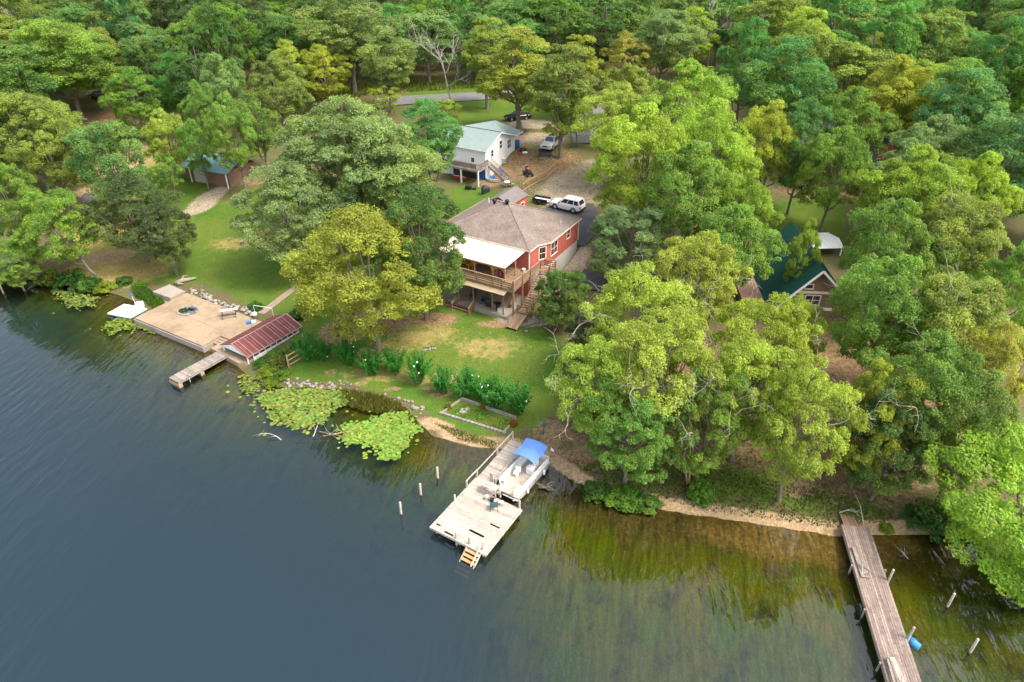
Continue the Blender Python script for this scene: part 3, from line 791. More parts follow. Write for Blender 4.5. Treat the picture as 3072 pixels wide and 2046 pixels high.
# ---------------------------------------------------------------- the red shed behind it
SH = thing('garden_shed', 'small orange red shed with a grey brown shingle roof behind the red house', 'shed', (-3.33, 85.54, 4.0), math.radians(-30))
w = MB()
def gable(mb, x0, x1, y0, y1, z0, ze, zr):
    xm = (x0 + x1) / 2
    mb.add([(x0, y0, z0), (x1, y0, z0), (x1, y0, ze), (xm, y0, zr), (x0, y0, ze), (x0, y1, z0), (x1, y1, z0), (x1, y1, ze), (xm, y1, zr), (x0, y1, ze)],
           [(0, 1, 2, 3, 4), (9, 8, 7, 6, 5), (1, 6, 7, 2), (5, 0, 4, 9), (2, 7, 8, 3), (3, 8, 9, 4)])
gable(w, .15, 3.5, .15, 4.5, -.2, 2.8, 3.6); w.build('wall', M['shed_paint'], SH)
r = MB(); r.slab([(0, -.05, 2.82), (1.82, -.05, 3.72), (1.82, 4.7, 3.72), (0, 4.7, 2.82)], .07); r.slab([(1.82, -.05, 3.72), (3.66, -.05, 2.82), (3.66, 4.7, 2.82), (1.82, 4.7, 3.72)], .07); r.build('roof', M['gray_shingle'], SH)
window(SH, (3.5, 3.0), (3.5, 3.7), 1.2, 2.1, M['white'])
d = MB(); d.span((1.2, .10, 0), (2.4, .14, 1.95), .8); d.build('door', M['shed_paint'], SH)

# ---------------------------------------------------------------- the white house up the slope
_o = at(1300 + 1120 * .2168, 300 + 700 * .2168, 6.11)
WH = thing('white_house', 'white house with sage green metal roof, timber deck and open basement', 'house', (_o[0], _o[1], 6.11), math.radians(-30))
w = MB()
prof = [(-8.75, -3.0), (-8.75, 2.30), (-4.64, 3.95), (-.45, 2.65), (0, 2.6), (0, -.4)]
P = [(0, y, z) for y, z in prof] + [(-9, y, z) for y, z in prof]; n_ = len(prof)
w.add(P, [tuple(range(n_ - 1, -1, -1)), tuple(range(n_, 2 * n_))] + [(i, (i + 1) % n_, n_ + (i + 1) % n_, n_ + i) for i in range(n_)])
w.build('wall', M['white_siding'], WH)
rf = MB()
A1, A2, A3, A4 = (-9.4, -9.1, 2.36), (.35, -9.1, 2.36), (.35, -4.6, 4.14), (-9.4, -4.6, 4.14)
rf.slab([A1, A2, A3, A4], .08)
ap = (-2.3, -1.95, 4.95)
Rg = [(.6, 1.7, 2.75), (-9.2, .3, 2.75), (-6.6, -4.3, 4.12), (.35, -4.55, 4.13), (.75, -.6, 2.75)]
rf.add([ap] + Rg, [(0, 1, 2), (0, 2, 3), (0, 3, 4), (0, 4, 5), (0, 5, 1)])
ribs(rf, A1, A2, A3, A4, 20, .04, .03)
roof = rf.build('roof', M['sage_metal'], WH)
f = MB(); f.beam((.37, -9.1, 2.27), (.37, -4.6, 4.05), .05, .17); f.beam((.37, -4.6, 4.05), (.76, -.6, 2.67), .05, .17); f.beam((.76, -.6, 2.67), (.62, 1.7, 2.67), .05, .15); f.beam((-9.4, -9.12, 2.28), (.36, -9.12, 2.28), .05, .14)
f.build('fascia', M['white'], roof)
f = MB(); f.beam((-9.4, -4.6, 4.18), (.35, -4.6, 4.18), .16, .05); f.build('ridge_cap', M['gray_shingle'], roof)
window(WH, (0, -7.2), (0, -6.5), .9, 1.9, M['white'])
window(WH, (0, -4.6), (0, -3.9), 1.5, 2.7, M['white'])
window(WH, (0, -2.2), (0, -1.2), .9, 2.2, M['white'])
for y_, z_ in ((-5.2, 3.6), (-.1, 2.5)):
    dp = MB(); dp.tube([(.06, y_, z_), (.06, y_, .1)], .05, 6); dp.build('downpipe', M['white'], WH)
window(WH, (-2.6, -8.75), (-2.0, -8.75), .2, .9, M['white'], False)
dk = MB()
for k in range(17): dk.box((-3.0, -11.2 + k * .145, -.05), (6.4, .135, .05), 0, random.uniform(.85, 1.15))
dk.span((-6.2, -11.3, -.32), (.2, -11.26, -.03)); dk.span((.2, -11.28, -.32), (.24, -8.8, -.03))
dk.build('deck_floor', M['gray_wood'], WH)
rl = MB(); pickets(rl, (-6.2, -11.22, -.02), (.2, -11.22, -.02)); pickets(rl, (.2, -11.22, -.02), (.2, -8.3, -.02)); rl.span((-6.2, -11.25, .2), (-.1, -11.2, .8), .9)
rl.build('deck_railing', M['gray_wood'], WH)
for x in (-2.9, .15):
    p = MB(); p.box((x, -11.2, -1.6), (.2, .2, 3.1)); p.build('deck_post', M['white'], WH)
st = MB()
for k in range(12): st.box((.45 + k * .29, -8.0, -.12 - k * .185), (.28, 1.0, .05), 0, random.uniform(.85, 1.15))
st.beam((.2, -8.5, -.1), (3.8, -8.5, -2.4), .05, .22); st.beam((.2, -7.5, -.1), (3.8, -7.5, -2.4), .05, .22)
pickets(st, (.2, -8.5, -.05), (3.7, -8.5, -2.3)); pickets(st, (.2, -7.5, -.05), (3.7, -7.5, -2.3))
st.build('stair', M['gray_wood'], WH)
b = MB(); b.span((-6.0, -8.80, -2.7), (-.1, -8.76, -.3)); b.build('basement_shade_panel', M['interior_shade'], WH)  # flat dark sheet on the wall, painted as the shade of the basement
d = MB(); d.span((-1.1, -8.86, -2.6), (-.3, -8.81, -.5)); d.build('door', M['blue_plastic'], WH)

# ---------------------------------------------------------------- the dark green roofed house on the right
AH = thing('cabin', 'brown cabin with a steep dark green metal roof and white trimmed gable', 'house', (31.3, 61.2, 1.9), math.radians(-5))
pk = at(2200 + 1325 * .2041, 640 + 835 * .2041, 9.0)
AH.location = (pk[0], pk[1], 2.0)
zr, zl, zrr = 7.0, 2.1, 4.9
w = MB()
pf = [(-3.5, 0), (2.0, 0), (2.0, 4.95), (0, 6.9), (-3.5, 2.85)]
P = [(x, .5, z) for x, z in pf] + [(x, 12, z) for x, z in pf]
w.add(P, [(0, 1, 2, 3, 4), (9, 8, 7, 6, 5)] + [(i, (i + 1) % 5, 5 + (i + 1) % 5, 5 + i) for i in range(5)][:1] + [(1, 6, 7, 2), (5, 0, 4, 9)])
w.build('wall', M['brown_siding'], AH)
r = MB(); S1 = [(-4.3, -.15, 2.0), (0, -.15, zr), (0, 12.4, zr), (-4.3, 12.4, 2.0)]; S2 = [(0, -.15, zr), (2.5, -.15, 4.55), (2.5, 12.4, 4.55), (0, 12.4, zr)]
r.slab(S1, .1); r.slab(S2, .1)
for k in range(31):
    y = -.1 + k * .41; r.beam((-4.28, y, 2.04), (0, y, zr + .02), .045, .05); r.beam((0, y, zr + .02), (2.48, y, 4.58), .045, .05)
roof = r.build('roof', M['green_metal'], AH)
t = MB(); t.beam((-4.32, -.2, 1.95), (0, -.2, zr - .06), .06, .22); t.beam((0, -.2, zr - .06), (2.52, -.2, 4.5), .06, .22); t.build('gable_trim', M['white'], roof)
t = MB(); t.span((-2.2, .36, 4.1), (2.0, .48, 4.35)); t.span((-3.6, .2, 2.25), (2.0, .46, 2.5)); t.build('cross_beam', M['cream'], AH)
window(AH, (-1.1, .5), (-.4, .5), 4.65, 5.05, M['cream'], False)
window(AH, (-2.4, .5), (-1.5, .5), 2.8, 3.7, M['cream'])
window(AH, (-.8, .5), (.6, .5), 2.8, 3.8, M['cream'])
b = MB(); b.span((-6.6, 2.0, -.2), (-3.6, 8, 2.0)); b.build('side_room', M['brown_siding'], AH)
ps = MB(); ps.span((-5.5, 1.94, .3), (-5.1, 1.99, 1.9)); ps.build('side_door', M['white'], AH)

WS = thing('carport', 'flat white metal roof on posts behind the dark green cabin roof', 'carport', (34.8, 73.9, 3.2), math.radians(3))
r = MB(); r.slab([(-.2, 0, 2.2), (4.6, 0, 2.2), (5.1, 2.4, 2.35), (4.4, 4.0, 2.4), (-.3, 3.9, 2.4)], .08)
ribs(r, (-.2, 0, 2.2), (4.6, 0, 2.2), (4.4, 4, 2.4), (-.3, 3.9, 2.4), 8, .05, .03); r.build('roof', M['white'], WS)
for x, y in [(0, .2), (4.5, .2), (4.3, 3.7), (0, 3.7)]:
    p = MB(); p.box((x, y, 1.0), (.1, .1, 2.35)); p.build('post', M['white'], WS)
w = MB(); w.span((.1, 3.6, -.4), (4.3, 3.7, 1.6)); w.build('rear_panel', M['brown_siding'], WS)

# ---------------------------------------------------------------- brown cabin far right, pale green roof on the left, grey house at the left edge
_p = on_ground(2640, 505)
BC = thing('cabin', 'brown cabin with a dark shingle roof and orange gable among the trees at upper right', 'house', (_p[0], _p[1], _p[2] - .3), math.radians(35))
w = MB(); gable(w, -3.5, 3.5, 0, 11, -.5, 2.7, 5.2); w.build('wall', M['orange_wood'], BC)
r = MB(); r.slab([(-4.1, -.7, 2.4), (0, -.7, 5.35), (0, 11.6, 5.35), (-4.1, 11.6, 2.4)], .12); r.slab([(0, -.7, 5.35), (4.1, -.7, 2.4), (4.1, 11.6, 2.4), (0, 11.6, 5.35)], .12); r.build('roof', M['dark_shingle'], BC)
t = MB(); t.span((-3.5, -.12, 2.5), (3.5, -.02, 2.7)); t.build('gable_beam', M['cream'], BC)
d = MB()
for k in range(14): d.box((0, -3.2 + k * .22, .2), (7.5, .2, .06), 0, random.uniform(.8, 1.2))
d.build('porch_floor', M['brown_wood'], BC)
window(BC, (-2.2, 0), (-1.0, 0), .8, 2.0, M['cream']); window(BC, (1.0, 0), (2.2, 0), .8, 2.0, M['cream'])
rl = MB(); pickets(rl, (-3.7, -3.2, .23), (3.7, -3.2, .23)); rl.build('porch_railing', M['brown_wood'], BC)

_p = on_ground(*D(440, 418))
LG = thing('outbuilding', 'low building under a pale teal metal roof between trees on the left', 'building', (_p[0], _p[1], _p[2]), math.radians(-22))
w = MB(); w.span((-1.0, .4, -.5), (7.4, 6.4, 2.35)); w.build('wall', M['brown_siding'], LG)
r = MB(); S = [(-1.5, -.2, 2.3), (7.8, -.2, 2.3), (7.8, 3.6, 3.7), (-1.5, 3.6, 3.7)]; r.slab(S, .08); ribs(r, *S, 18, .04, .03)
r.slab([(-1.5, 3.6, 3.7), (7.8, 3.6, 3.7), (7.8, 7.2, 2.3), (-1.5, 7.2, 2.3)], .08); r.build('roof', M['teal_metal'], LG)
d = MB(); d.span((.6, .33, -.2), (2.9, .39, 1.9))
for k in range(9): d.span((.6 + k * .26, .30, -.2), (.64 + k * .26, .36, 1.9), .7)
d.build('garage_door', M['steel'], LG)
p = MB(); p.box((.1, .1, .9), (.14, .14, 2.6)); p.box((7.2, .1, .9), (.14, .14, 2.6)); p.build('porch_post', M['white'], LG)

_p = on_ground(*D(-30, 215))
GH = thing('grey_house', 'grey house roof glimpsed between trees at the upper left edge', 'house', (_p[0] + 1, _p[1] - 2, _p[2]), math.radians(-20))
w = MB(); gable(w, -4, 4, 0, 9, -.5, 2.8, 4.8); w.build('wall', M['block'], GH)
r = MB(); r.slab([(-4.5, -.5, 2.6), (0, -.5, 5.0), (0, 9.5, 5.0), (-4.5, 9.5, 2.6)], .1); r.slab([(0, -.5, 5.0), (4.5, -.5, 2.6), (4.5, 9.5, 2.6), (0, 9.5, 5.0)], .1); r.build('roof', M['gray_shingle'], GH)
# ---------------------------------------------------------------- middle dock
def zoomed(ox, oy, s): return lambda x, y: (ox + x * s, oy + y * s)
z2, z4, z5, z7, z8 = zoomed(1270, 1290, .287), zoomed(300, 820, 640 / 2355), zoomed(760, 1040, 540 / 2228), zoomed(2480, 1480, 592 / 1640), zoomed(2048, 1364, 1 / 2.2988)
DK = thing('wooden_dock', 'bleached wooden dock with broken boards, short posts and steps into the water', 'dock', (-6.08, 35.33, 0), math.radians(-31.5))
def dl(p, z): return lcw(at(*z2(*p), z), DK)
HOLES = [(.15, .55, .45, .6), (2.6, 3.9, 1.15, 1.35), (3.6, 4.45, 2.5, 2.66), (1.1, 1.9, .2, .3)]
b = MB(); y = .02
while y < 6.2:
    x0, x1 = -.05 + random.uniform(-.03, .03), (4.86 if y < 5.05 else 2.0) + random.uniform(-.03, .03)
    cuts = [(h[0], h[1]) for h in HOLES if h[2] <= y + .06 <= h[3]]
    segs = [(x0, x1)]
    for c0, c1 in cuts: segs = [(x0, c0), (c1, x1)]
    for s0, s1 in segs:
        mid = s0 + (s1 - s0) * random.uniform(.35, .65) if s1 - s0 > 3 and random.random() < .4 else None
        for q0, q1 in ([(s0, mid - .005), (mid + .005, s1)] if mid else [(s0, s1)]):
            b.box(((q0 + q1) / 2, y + .066, .66 + random.uniform(-.006, .006)), (q1 - q0, .128, .04), random.uniform(-.004, .004), random.uniform(.78, 1.12))
    y += .141
b.build('deck_boards', M['dock_wood'], DK)
b = MB(); y = 6.22
while y < 11.4:
    b.box((.82 + random.uniform(-.03, .03), y + .066, .66 + (y - 6.2) * .035), (1.55, .128, .04), random.uniform(-.01, .01), random.uniform(.7, 1.12)); y += .141
b.build('walkway_boards', M['dock_wood'], DK)
b = MB(); b.span((-.1, -.02, .48), (4.9, .02, .69)); b.span((4.88, .02, .48), (4.93, 5.1, .70)); b.span((-.12, .02, .45), (-.07, 6.2, .64)); b.span((2.0, 5.09, .46), (4.9, 5.13, .64)); b.span((2.02, 5.13, .46), (2.06, 6.25, .64))
b.beam((.05, 6.2, .58), (.05, 11.4, .76), .05, .15); b.beam((1.6, 6.2, .58), (1.6, 11.4, .76), .05, .15)
for y in (1.2, 2.5, 3.8, 5.0): b.span((0, y, .46), (4.8, y + .06, .63))
b.build('deck_frame', M['pile_wood'], DK)
for px_, zt in [((330, 740), 1.35), ((455, 600), 1.45), ((562, 490), 1.5), ((775, 270), 1.5), ((935, 112), 1.75), ((345, 1130), 1.4), ((483, 1190), 1.4), ((622, 1245), 1.45), ((1005, 815), 1.5), ((755, 570), 1.35), ((735, 560), 1.2), ((950, 330), 1.25)]:
    q = dl(px_, .7); p = MB(); p.tube([(q[0], q[1], -2.2), (q[0], q[1], zt - .03), (q[0], q[1], zt)], [.085, .08, .055], 10, random.uniform(.8, 1.1)); p.build('dock_post', M['pile_wood'], DK)
for x, y in [(.3, .3), (4.6, .4), (4.6, 2.8), (.2, 2.6), (2.4, .3)]:
    p = MB(); p.tube([(x, y, -3.5), (x, y, .6)], .085, 8); p.build('dock_pile', M['pile_wood'], DK)
b = MB()
q1, q2, q3, q4 = [dl(p, .7) for p in ((455, 600), (562, 490), (775, 270), (935, 112))]
b.beam((q1[0], q1[1], 1.42), (q2[0], q2[1], 1.46), .09, .07); b.beam((q2[0], q2[1], 1.40), (q4[0], q4[1], 1.66), .08, .07, .85)
q5 = dl((1005, 815), .7); b.beam((q5[0] - 1.6, q5[1] + .1, 1.25), (q5[0], q5[1], 1.36), .08, .06); q6 = dl((805, 700), .7); b.box((q6[0], q6[1], 1.0), (.1, .1, .75))
q7 = dl((755, 570), .7); b.beam((q7[0], q7[1], 1.2), (1.62, 9.6, 1.35), .05, .06, .8)
b.build('dock_rail', M['pile_wood'], DK)
b = MB()
for k in range(6): b.box((3.9, -.22 - k * .27, .52 - k * .19), (1.15, .24, .045), 0, random.uniform(.9, 1.15))
b.build('step_tread', M['post_wood'], DK)
b = MB()
for x in (3.3, 4.5): b.beam((x, .02, .60), (x, -1.75, -.62), .05, .2)
b.beam((4.42, .35, 1.4), (4.42, -1.15, .35), .10, .05, 1.25)
b.build('step_stringer', M['pile_wood'], DK)

q = dl((715, 640), .7)
TB = thing('cleaning_table', 'pale wooden fish cleaning table standing on the dock next to the boat', 'table', place(DK, q[0] + .05, q[1] - .25, .69), DK.rotation_euler.z)
b = MB(); b.box((0, 0, .86), (1.35, .62, .05)); b.box((-.1, .1, .93), (.5, .34, .07), .3, .9); b.build('table_top', M['pile_wood'], TB)
for x, y in [(-.6, -.24), (.6, -.24), (-.6, .24), (.6, .24)]:
    b = MB(); b.box((x, y, .42), (.09, .09, .84)); b.build('leg', M['pile_wood'], TB)
b = MB(); b.box((-.15, .45, 1.15), (.35, .05, 1.1)); b.build('back_board', M['pile_wood'], TB)

q = dl((718, 845), .7)
CH = thing('lawn_chair', 'green sling lawn chair facing the cleaning table on the dock', 'chair', place(DK, q[0], q[1] + .25, .69), DK.rotation_euler.z + math.radians(35))
b = MB()
for s in (-1, 1):
    b.tube([(s * .28, -.28, 0), (s * .28, -.24, .55), (s * .28, -.36, 1.0)], .018, 6); b.tube([(s * .28, .3, 0), (s * .28, .26, .6), (s * .28, -.25, .62)], .018, 6)
b.tube([(-.28, -.28, .45), (.28, -.28, .45)], .015, 6); b.tube([(-.28, .26, .43), (.28, .26, .43)], .015, 6); b.build('frame', M['dark_metal'], CH)
b = MB(); b.slab([(-.27, -.25, .46), (.27, -.25, .46), (.27, .26, .45), (-.27, .26, .45)], .02); b.build('seat', M['dark_metal'], CH)
b = MB(); b.add([(-.27, -.26, .48), (.27, -.26, .48), (.27, -.36, .98), (-.27, -.36, .98), (-.27, -.28, .48), (.27, -.28, .48), (.27, -.38, .98), (-.27, -.38, .98)], [(0, 1, 2, 3), (7, 6, 5, 4), (0, 3, 7, 4), (1, 5, 6, 2), (3, 2, 6, 7), (0, 4, 5, 1)]); b.build('backrest', M['green_plastic'], CH)
def bucket(px_, lab, mt='white', h=.36, r=.15):
    q = dl(px_, .7); t = thing('bucket', lab, 'bucket', place(DK, q[0], q[1], .69))
    b = MB(); b.lathe((0, 0, 0), [(r * .82, 0), (r, h), (r * 1.06, h), (r * 1.06, h + .02), (r * .94, h + .02), (r * .78, .03)], 14); b.build('body', M[mt], t, True)
    b = MB(); b.tube([(r * math.cos(a), .02, h + r * .75 * math.sin(a)) for a in np.linspace(0, math.pi, 9)], .008, 5); b.build('handle', M['steel'], t)
bucket((668, 725), 'white bucket under the left end of the cleaning table')
bucket((820, 785), 'white bucket standing alone right of the lawn chair')
bucket((718, 742), 'black bucket on the floor between the lawn chair and the table', 'black', .3, .17)

# ---------------------------------------------------------------- pontoon boat
PB = thing('pontoon_boat', 'white pontoon boat with blue canvas top moored at the dock', 'boat', place(DK, 3.0, 8.5, 0), DK.rotation_euler.z - .03)
for s in (-1, 1):
    b = MB(); ys = np.linspace(-2.75, 2.5, 12); b.tube([(s * .78, y, .16 + max(0, -y - 2.1) * .35) for y in ys], [.03, .2] + [.30] * 9 + [.2], 12); b.build('pontoon', M['steel'], PB, True)
b = MB(); b.box((0, 0, .50), (2.15, 4.9, .07)); b.build('deck', M['dock_wood'], PB, bevel=.02)
b = MB(); b.span((-1.09, -2.48, .44), (1.09, -2.45, .58)); b.span((-1.09, 2.45, .44), (1.09, 2.48, .58)); b.span((-1.09, -2.44, .44), (-1.06, 2.44, .58)); b.span((1.06, -2.44, .44), (1.09, 2.44, .58)); b.build('deck_edge', M['steel'], PB)
b = MB()
def fence(x0, y0, x1, y1):
    b.beam((x0, y0, .88), (x1, y1, .88), .035, .52); b.beam((x0, y0, 1.2), (x1, y1, 1.2), .05, .05)
fence(-1.02, -2.0, -1.02, 2.35); fence(1.02, -2.0, 1.02, 2.35); fence(1.02, -2.0, .62, -2.4); fence(-1.02, -2.0, -.62, -2.4); fence(-1.02, 2.37, 1.02, 2.37)
b.build('side_panel', M['white'], PB)
b = MB()
for z in (.78, .98): b.span((1.035, -2.0, z), (1.045, 2.3, z + .035)); b.span((-1.045, -2.0, z), (-1.035, 2.3, z + .035))
b.build('side_stripe', M['steel'], PB)
b = MB(); b.box((.35, .55, .85), (.62, .55, .66), 0); b.box((.35, .42, 1.22), (.56, .22, .12), 0, .8, rx=.5); b.build('console', M['white'], PB, bevel=.06)
b = MB(); b.tube([(.35 + .16 * math.cos(a), .78 + .05 * math.sin(a), 1.15 + .15 * math.sin(a)) for a in np.linspace(0, 6.28, 13)], .015, 5); b.build('steering_wheel', M['black'], PB)
for x, y, rz in [(-.45, -.35, .3), (.35, 1.25, 0), (-.82, -1.5, .1)]:
    s_ = MB(); s_.lathe((x, y, .53), [(.16, 0), (.05, .05), (.05, .28)], 10); s_.box((x, y, .86), (.46, .44, .13), rz); s_.box((x + .2 * math.sin(rz), y + .2 * math.cos(rz), 1.12), (.46, .11, .46), rz, 1, -.12); s_.build('captain_seat', M['white'], PB, bevel=.035)
b = MB(); b.box((-.78, 1.3, .74), (.42, 1.6, .38)); b.box((-.95, 1.3, 1.02), (.10, 1.6, .28)); b.build('bench_seat', M['white'], PB, bevel=.04)
b = MB(); b.box((.72, -1.75, .72), (.44, .6, .36)); b.build('bow_seat', M['white'], PB, bevel=.04)
# canvas top, sagging between three bows
cv = MB(); nu, nv = 9, 7
grid = []
for i in range(nu):
    for j in range(nv):
        u, v = i / (nu - 1), j / (nv - 1)
        x = -1.02 + 2.04 * v; y = .0 + 2.1 * u
        z = 2.35 + .22 * math.sin(math.pi * v) - .05 * abs(math.sin(2 * math.pi * u)) + .04 * math.sin(9 * u + 5 * v) + (.14 if u > .85 else 0)
        grid.append((x, y, z))
F = [(i * nv + j, i * nv + j + 1, (i + 1) * nv + j + 1, (i + 1) * nv + j) for i in range(nu - 1) for j in range(nv - 1)]
cv.add(grid + [(x, y, z - .02) for x, y, z in grid], F + [tuple(nu * nv + k for k in reversed(f)) for f in F])
cv.build('canvas_top', M['blue_cloth'], PB, True)
b = MB()
for y in (.05, 1.05, 2.05):
    b.tube([(-1.02, 1.05, .9), (-1.02, y, 2.33), (0, y, 2.52), (1.02, y, 2.33), (1.02, 1.05, .9)], .016, 6)
b.tube([(1.02, 2.3, 1.2), (1.02, 2.05, 2.3)], .014, 6); b.tube([(-1.02, 2.3, 1.2), (-1.02, 2.05, 2.3)], .014, 6)
b.build('canvas_frame', M['steel'], PB)
b = MB(); b.box((0, 2.72, .75), (.34, .42, .52)); b.box((0, 2.72, .2), (.14, .2, .8)); b.build('outboard_motor', M['black'], PB, bevel=.05)
fl = MB(); fl.tube([(1.0, 2.4, 1.2), (1.12, 2.5, 2.25)], .012, 6); p_ = fl.build('flag_pole', M['steel'], PB)
fl = MB(); fl.add([(1.12, 2.5, 2.2), (1.42, 2.44, 2.1), (1.40, 2.46, 1.86), (1.09, 2.48, 1.95), (1.12, 2.51, 2.2), (1.42, 2.45, 2.1), (1.40, 2.47, 1.86), (1.09, 2.49, 1.95)], [(0, 1, 2, 3), (7, 6, 5, 4)]); fl.build('flag', M['white'], p_)
for y in (-1.2, 1.3):
    f = MB(); f.lathe((1.2, y, .15), [(.02, 0), (.09, .06), (.1, .12), (.1, .42), (.07, .5), (.02, .53)], 10); f.tube([(1.2, y, .66), (1.06, y, 1.2)], .01, 4); f.build('fender', M['white'], PB, True)

# ---------------------------------------------------------------- free standing pilings
def piling(p, zt, label, r=.1, group='bare pilings in the water'):
    t = thing('piling', label, 'piling', (p[0], p[1], 0), 0, group)
    b = MB(); b.tube([(0, 0, -3.0), (.01, 0, zt * .5), (.02, .01, zt - .04), (.02, .01, zt)], [r, r * .95, r * .9, r * .6], 10, random.uniform(.9, 1.15)); b.build('post', M['pile_wood'], t, True)
    b = MB(); b.lathe((0, 0, -.2), [(r * 1.03, 0), (r * 1.03, .32)], 10, .55); b.build('waterline_stain', M['brown_wood'], t, True)
piling(at(*z2(150, 505), 0), 1.25, 'weathered piling in the water closest to the dock walkway')
piling(at(1024 + 548 / 2.2988, 1264 + 508 / 2.2988, 0), 1.25, 'weathered piling in the water between the two other left ones')
piling(at(1024 + 412 / 2.2988, 1264 + 640 / 2.2988, 0), 1.3, 'weathered piling in open water farthest from the dock walkway')
piling(at(*z7(1000, 945), 0), 1.45, 'grey piling in the water below the lime maple', .09)
piling(at(*z7(1187, 1325), 0), 1.45, 'grey piling standing alone in the lower right corner', .09)

# ---------------------------------------------------------------- long pier at the lower right
_a = math.atan2(35.54 - 23.25, 24.63 - 22.41) - math.pi / 2
PR = thing('long_pier', 'long narrow pinkish plank pier running out of the lower right corner', 'pier', (22.41, 23.25, 0), _a)
b = MB()
for k in range(13):
    x = .08 + k * .152; y = -4.5
    while y < 12.4:
        L = min(random.choice([3.0, 3.6, 4.2]), 12.45 - y)
        if L < .2: break
        b.box((x, y + L / 2, .80 + random.uniform(-.008, .008)), (.138, L - .012, .045), random.uniform(-.002, .002), random.uniform(.72, 1.22)); y += L
b.build('pier_boards', M['pier_wood'], PR)
b = MB(); b.span((-.02, -4.5, .55), (.02, 12.4, .77)); b.span((1.98, -4.5, .55), (2.02, 12.4, .77))
for k in range(9): b.span((.03, -4 + k * 2, .58), (1.97, -3.88 + k * 2, .77))
b.build('pier_frame', M['gray_wood'], PR)
b = MB()
for k in range(7): b.box((.3 + k * .15, 13.05, .62), (.138, 1.5, .045), 0, random.uniform(.7, 1.0), rx=-.13)
b.build('shore_ramp', M['brown_wood'], PR)
for px_, zt in [((495, 720), 1.9), ((672, 1205), 1.95)]:
    q = lcw(at(*z7(*px_), .8), PR); p = MB(); p.tube([(2.1, q[1], -2.5), (2.1, q[1], zt), (2.1, q[1], zt + .03)], [.085, .075, .05], 10); p.build('mooring_post', M['pile_wood'], PR)
for x in (-.1, 2.1):
    for y in (-3, 1.2, 5.0, 8.6):
        if x > 0 and y in (1.2, 5.0): continue
        p = MB(); p.tube([(x, y, -2.5), (x, y, .86)], .075, 8); p.build('pier_pile', M['gray_wood'], PR)
PBn = thing('broken_bench', 'collapsed grey plank bench on the shore half of the long pier', 'bench', place(PR, .25, 8.0, .83), _a)
b = MB(); b.box((.1, .9, .10), (.22, 2.6, .05), .02); b.beam((.0, 2.2, .1), (-.15, 1.5, .45), .08, .06); b.beam((.15, -.1, .05), (.25, .8, .5), .09, .07); b.beam((.0, -.3, .06), (.6, -.35, .1), .1, .05); b.beam((.35, .5, .32), (.75, .2, .1), .07, .05); b.box((.3, .3, .07), (.45, .7, .05), .3, .8); b.build('planks', M['gray_wood'], PBn)
PBm = thing('broken_bench', 'weathered bench of loose boards on the lake half of the long pier', 'bench', place(PR, .3, .9, .83), _a)
b = MB(); b.box((0, -.6, .2), (.12, 2.4, .05), -.02); b.box((.22, -.7, .2), (.12, 2.2, .05), .03, .8); b.box((.5, -.3, .06), (.34, 2.2, .03), .12, 1.35); b.beam((.3, -1.4, .05), (.5, -.6, .35), .08, .06); b.beam((0, .5, 0), (.05, .55, .3), .08, .08); b.beam((0, -1.7, 0), (.05, -1.7, .3), .08, .08); b.build('planks', M['gray_wood'], PBm)
DR = thing('float_barrel', 'blue plastic barrel floating beside the long pier', 'barrel', at(*z7(715, 1240), .1), _a + .75)
b = MB(); b.tube([(0, -.45, 0), (0, -.42, 0), (0, -.15, 0), (0, -.13, 0), (0, .13, 0), (0, .15, 0), (0, .42, 0), (0, .45, 0)], [.2, .26, .27, .29, .29, .27, .26, .2], 16); b.build('drum', M['light_blue'], DR, True)
TY = thing('tyre_fender', 'dark tyre hanging on the lake side of the long pier', 'tyre', place(PR, -.2, 5.4, .25), _a)
b = MB(); R_, r0 = .30, .1
rings = [[((r0 * math.cos(p)) * .9, (R_ + r0 * math.sin(p)) * math.cos(t), (R_ + r0 * math.sin(p)) * math.sin(t)) for p in np.linspace(0, 2 * math.pi, 8, endpoint=False)] for t in np.linspace(0, 2 * math.pi, 21)]
b.tube_rings(rings, 1, False); b.build('ring', M['tyre'], TY, True)

# ---------------------------------------------------------------- concrete landing, boathouse and small pier on the left
CS = thing('concrete_landing', 'large stained concrete landing slab at the water edge', 'landing', (-42.24, 65.63, 0), math.radians(-30.3))
b = MB(); b.prism([(0, 0), (11.35, 0), (11.32, 2.3), (15.0, 2.3), (15.0, 6.6), (.1, 6.8)], -.5, .8); b.build('slab', M['concrete'], CS, bevel=.03)
b = MB(); b.prism([(-.1, -.12), (11.45, -.12), (11.45, -.02), (-.1, -.02)], -1.2, .62); b.prism([(11.37, -.02), (11.47, -.02), (11.47, 2.25), (11.37, 2.25)], -1.2, .62); b.build('slab_curb', M['pale_concrete'], CS)
b = MB()
for a_, b_ in [((3.9, .0), (3.9, 3.0)), ((7.6, .0), (7.6, 6.5)), ((0, 3.1), (11.3, 3.1)), ((3.9, 3.1), (3.9, 6.6))]:
    b.beam((a_[0], a_[1], .803), (b_[0], b_[1], .803), .035, .012)
b.build('expansion_joint', M['brown_wood'], CS)
b = MB()
for k in range(3): b.prism([(11.5, 1.2 + k * .36), (13.6, 1.2 + k * .36), (13.6, 1.52 + k * .36), (11.5, 1.52 + k * .36)], -.2, .62 + k * .05 - .06)
b.build('steps', M['concrete'], CS)
SB = thing('concrete_block', 'small raised concrete slab behind the landing', 'slab', place(CS, -.2, 6.9, 0), CS.rotation_euler.z)
p0, p1, p2, p3 = [lcw(at(*z4(*p), 1.1), SB) for p in ((578, 200), (775, 270), (930, 190), (765, 120))]
b = MB(); b.prism([p0[:2], p1[:2], p2[:2], p3[:2]], .2, 1.1); b.build('slab', M['pale_concrete'], SB, bevel=.03)

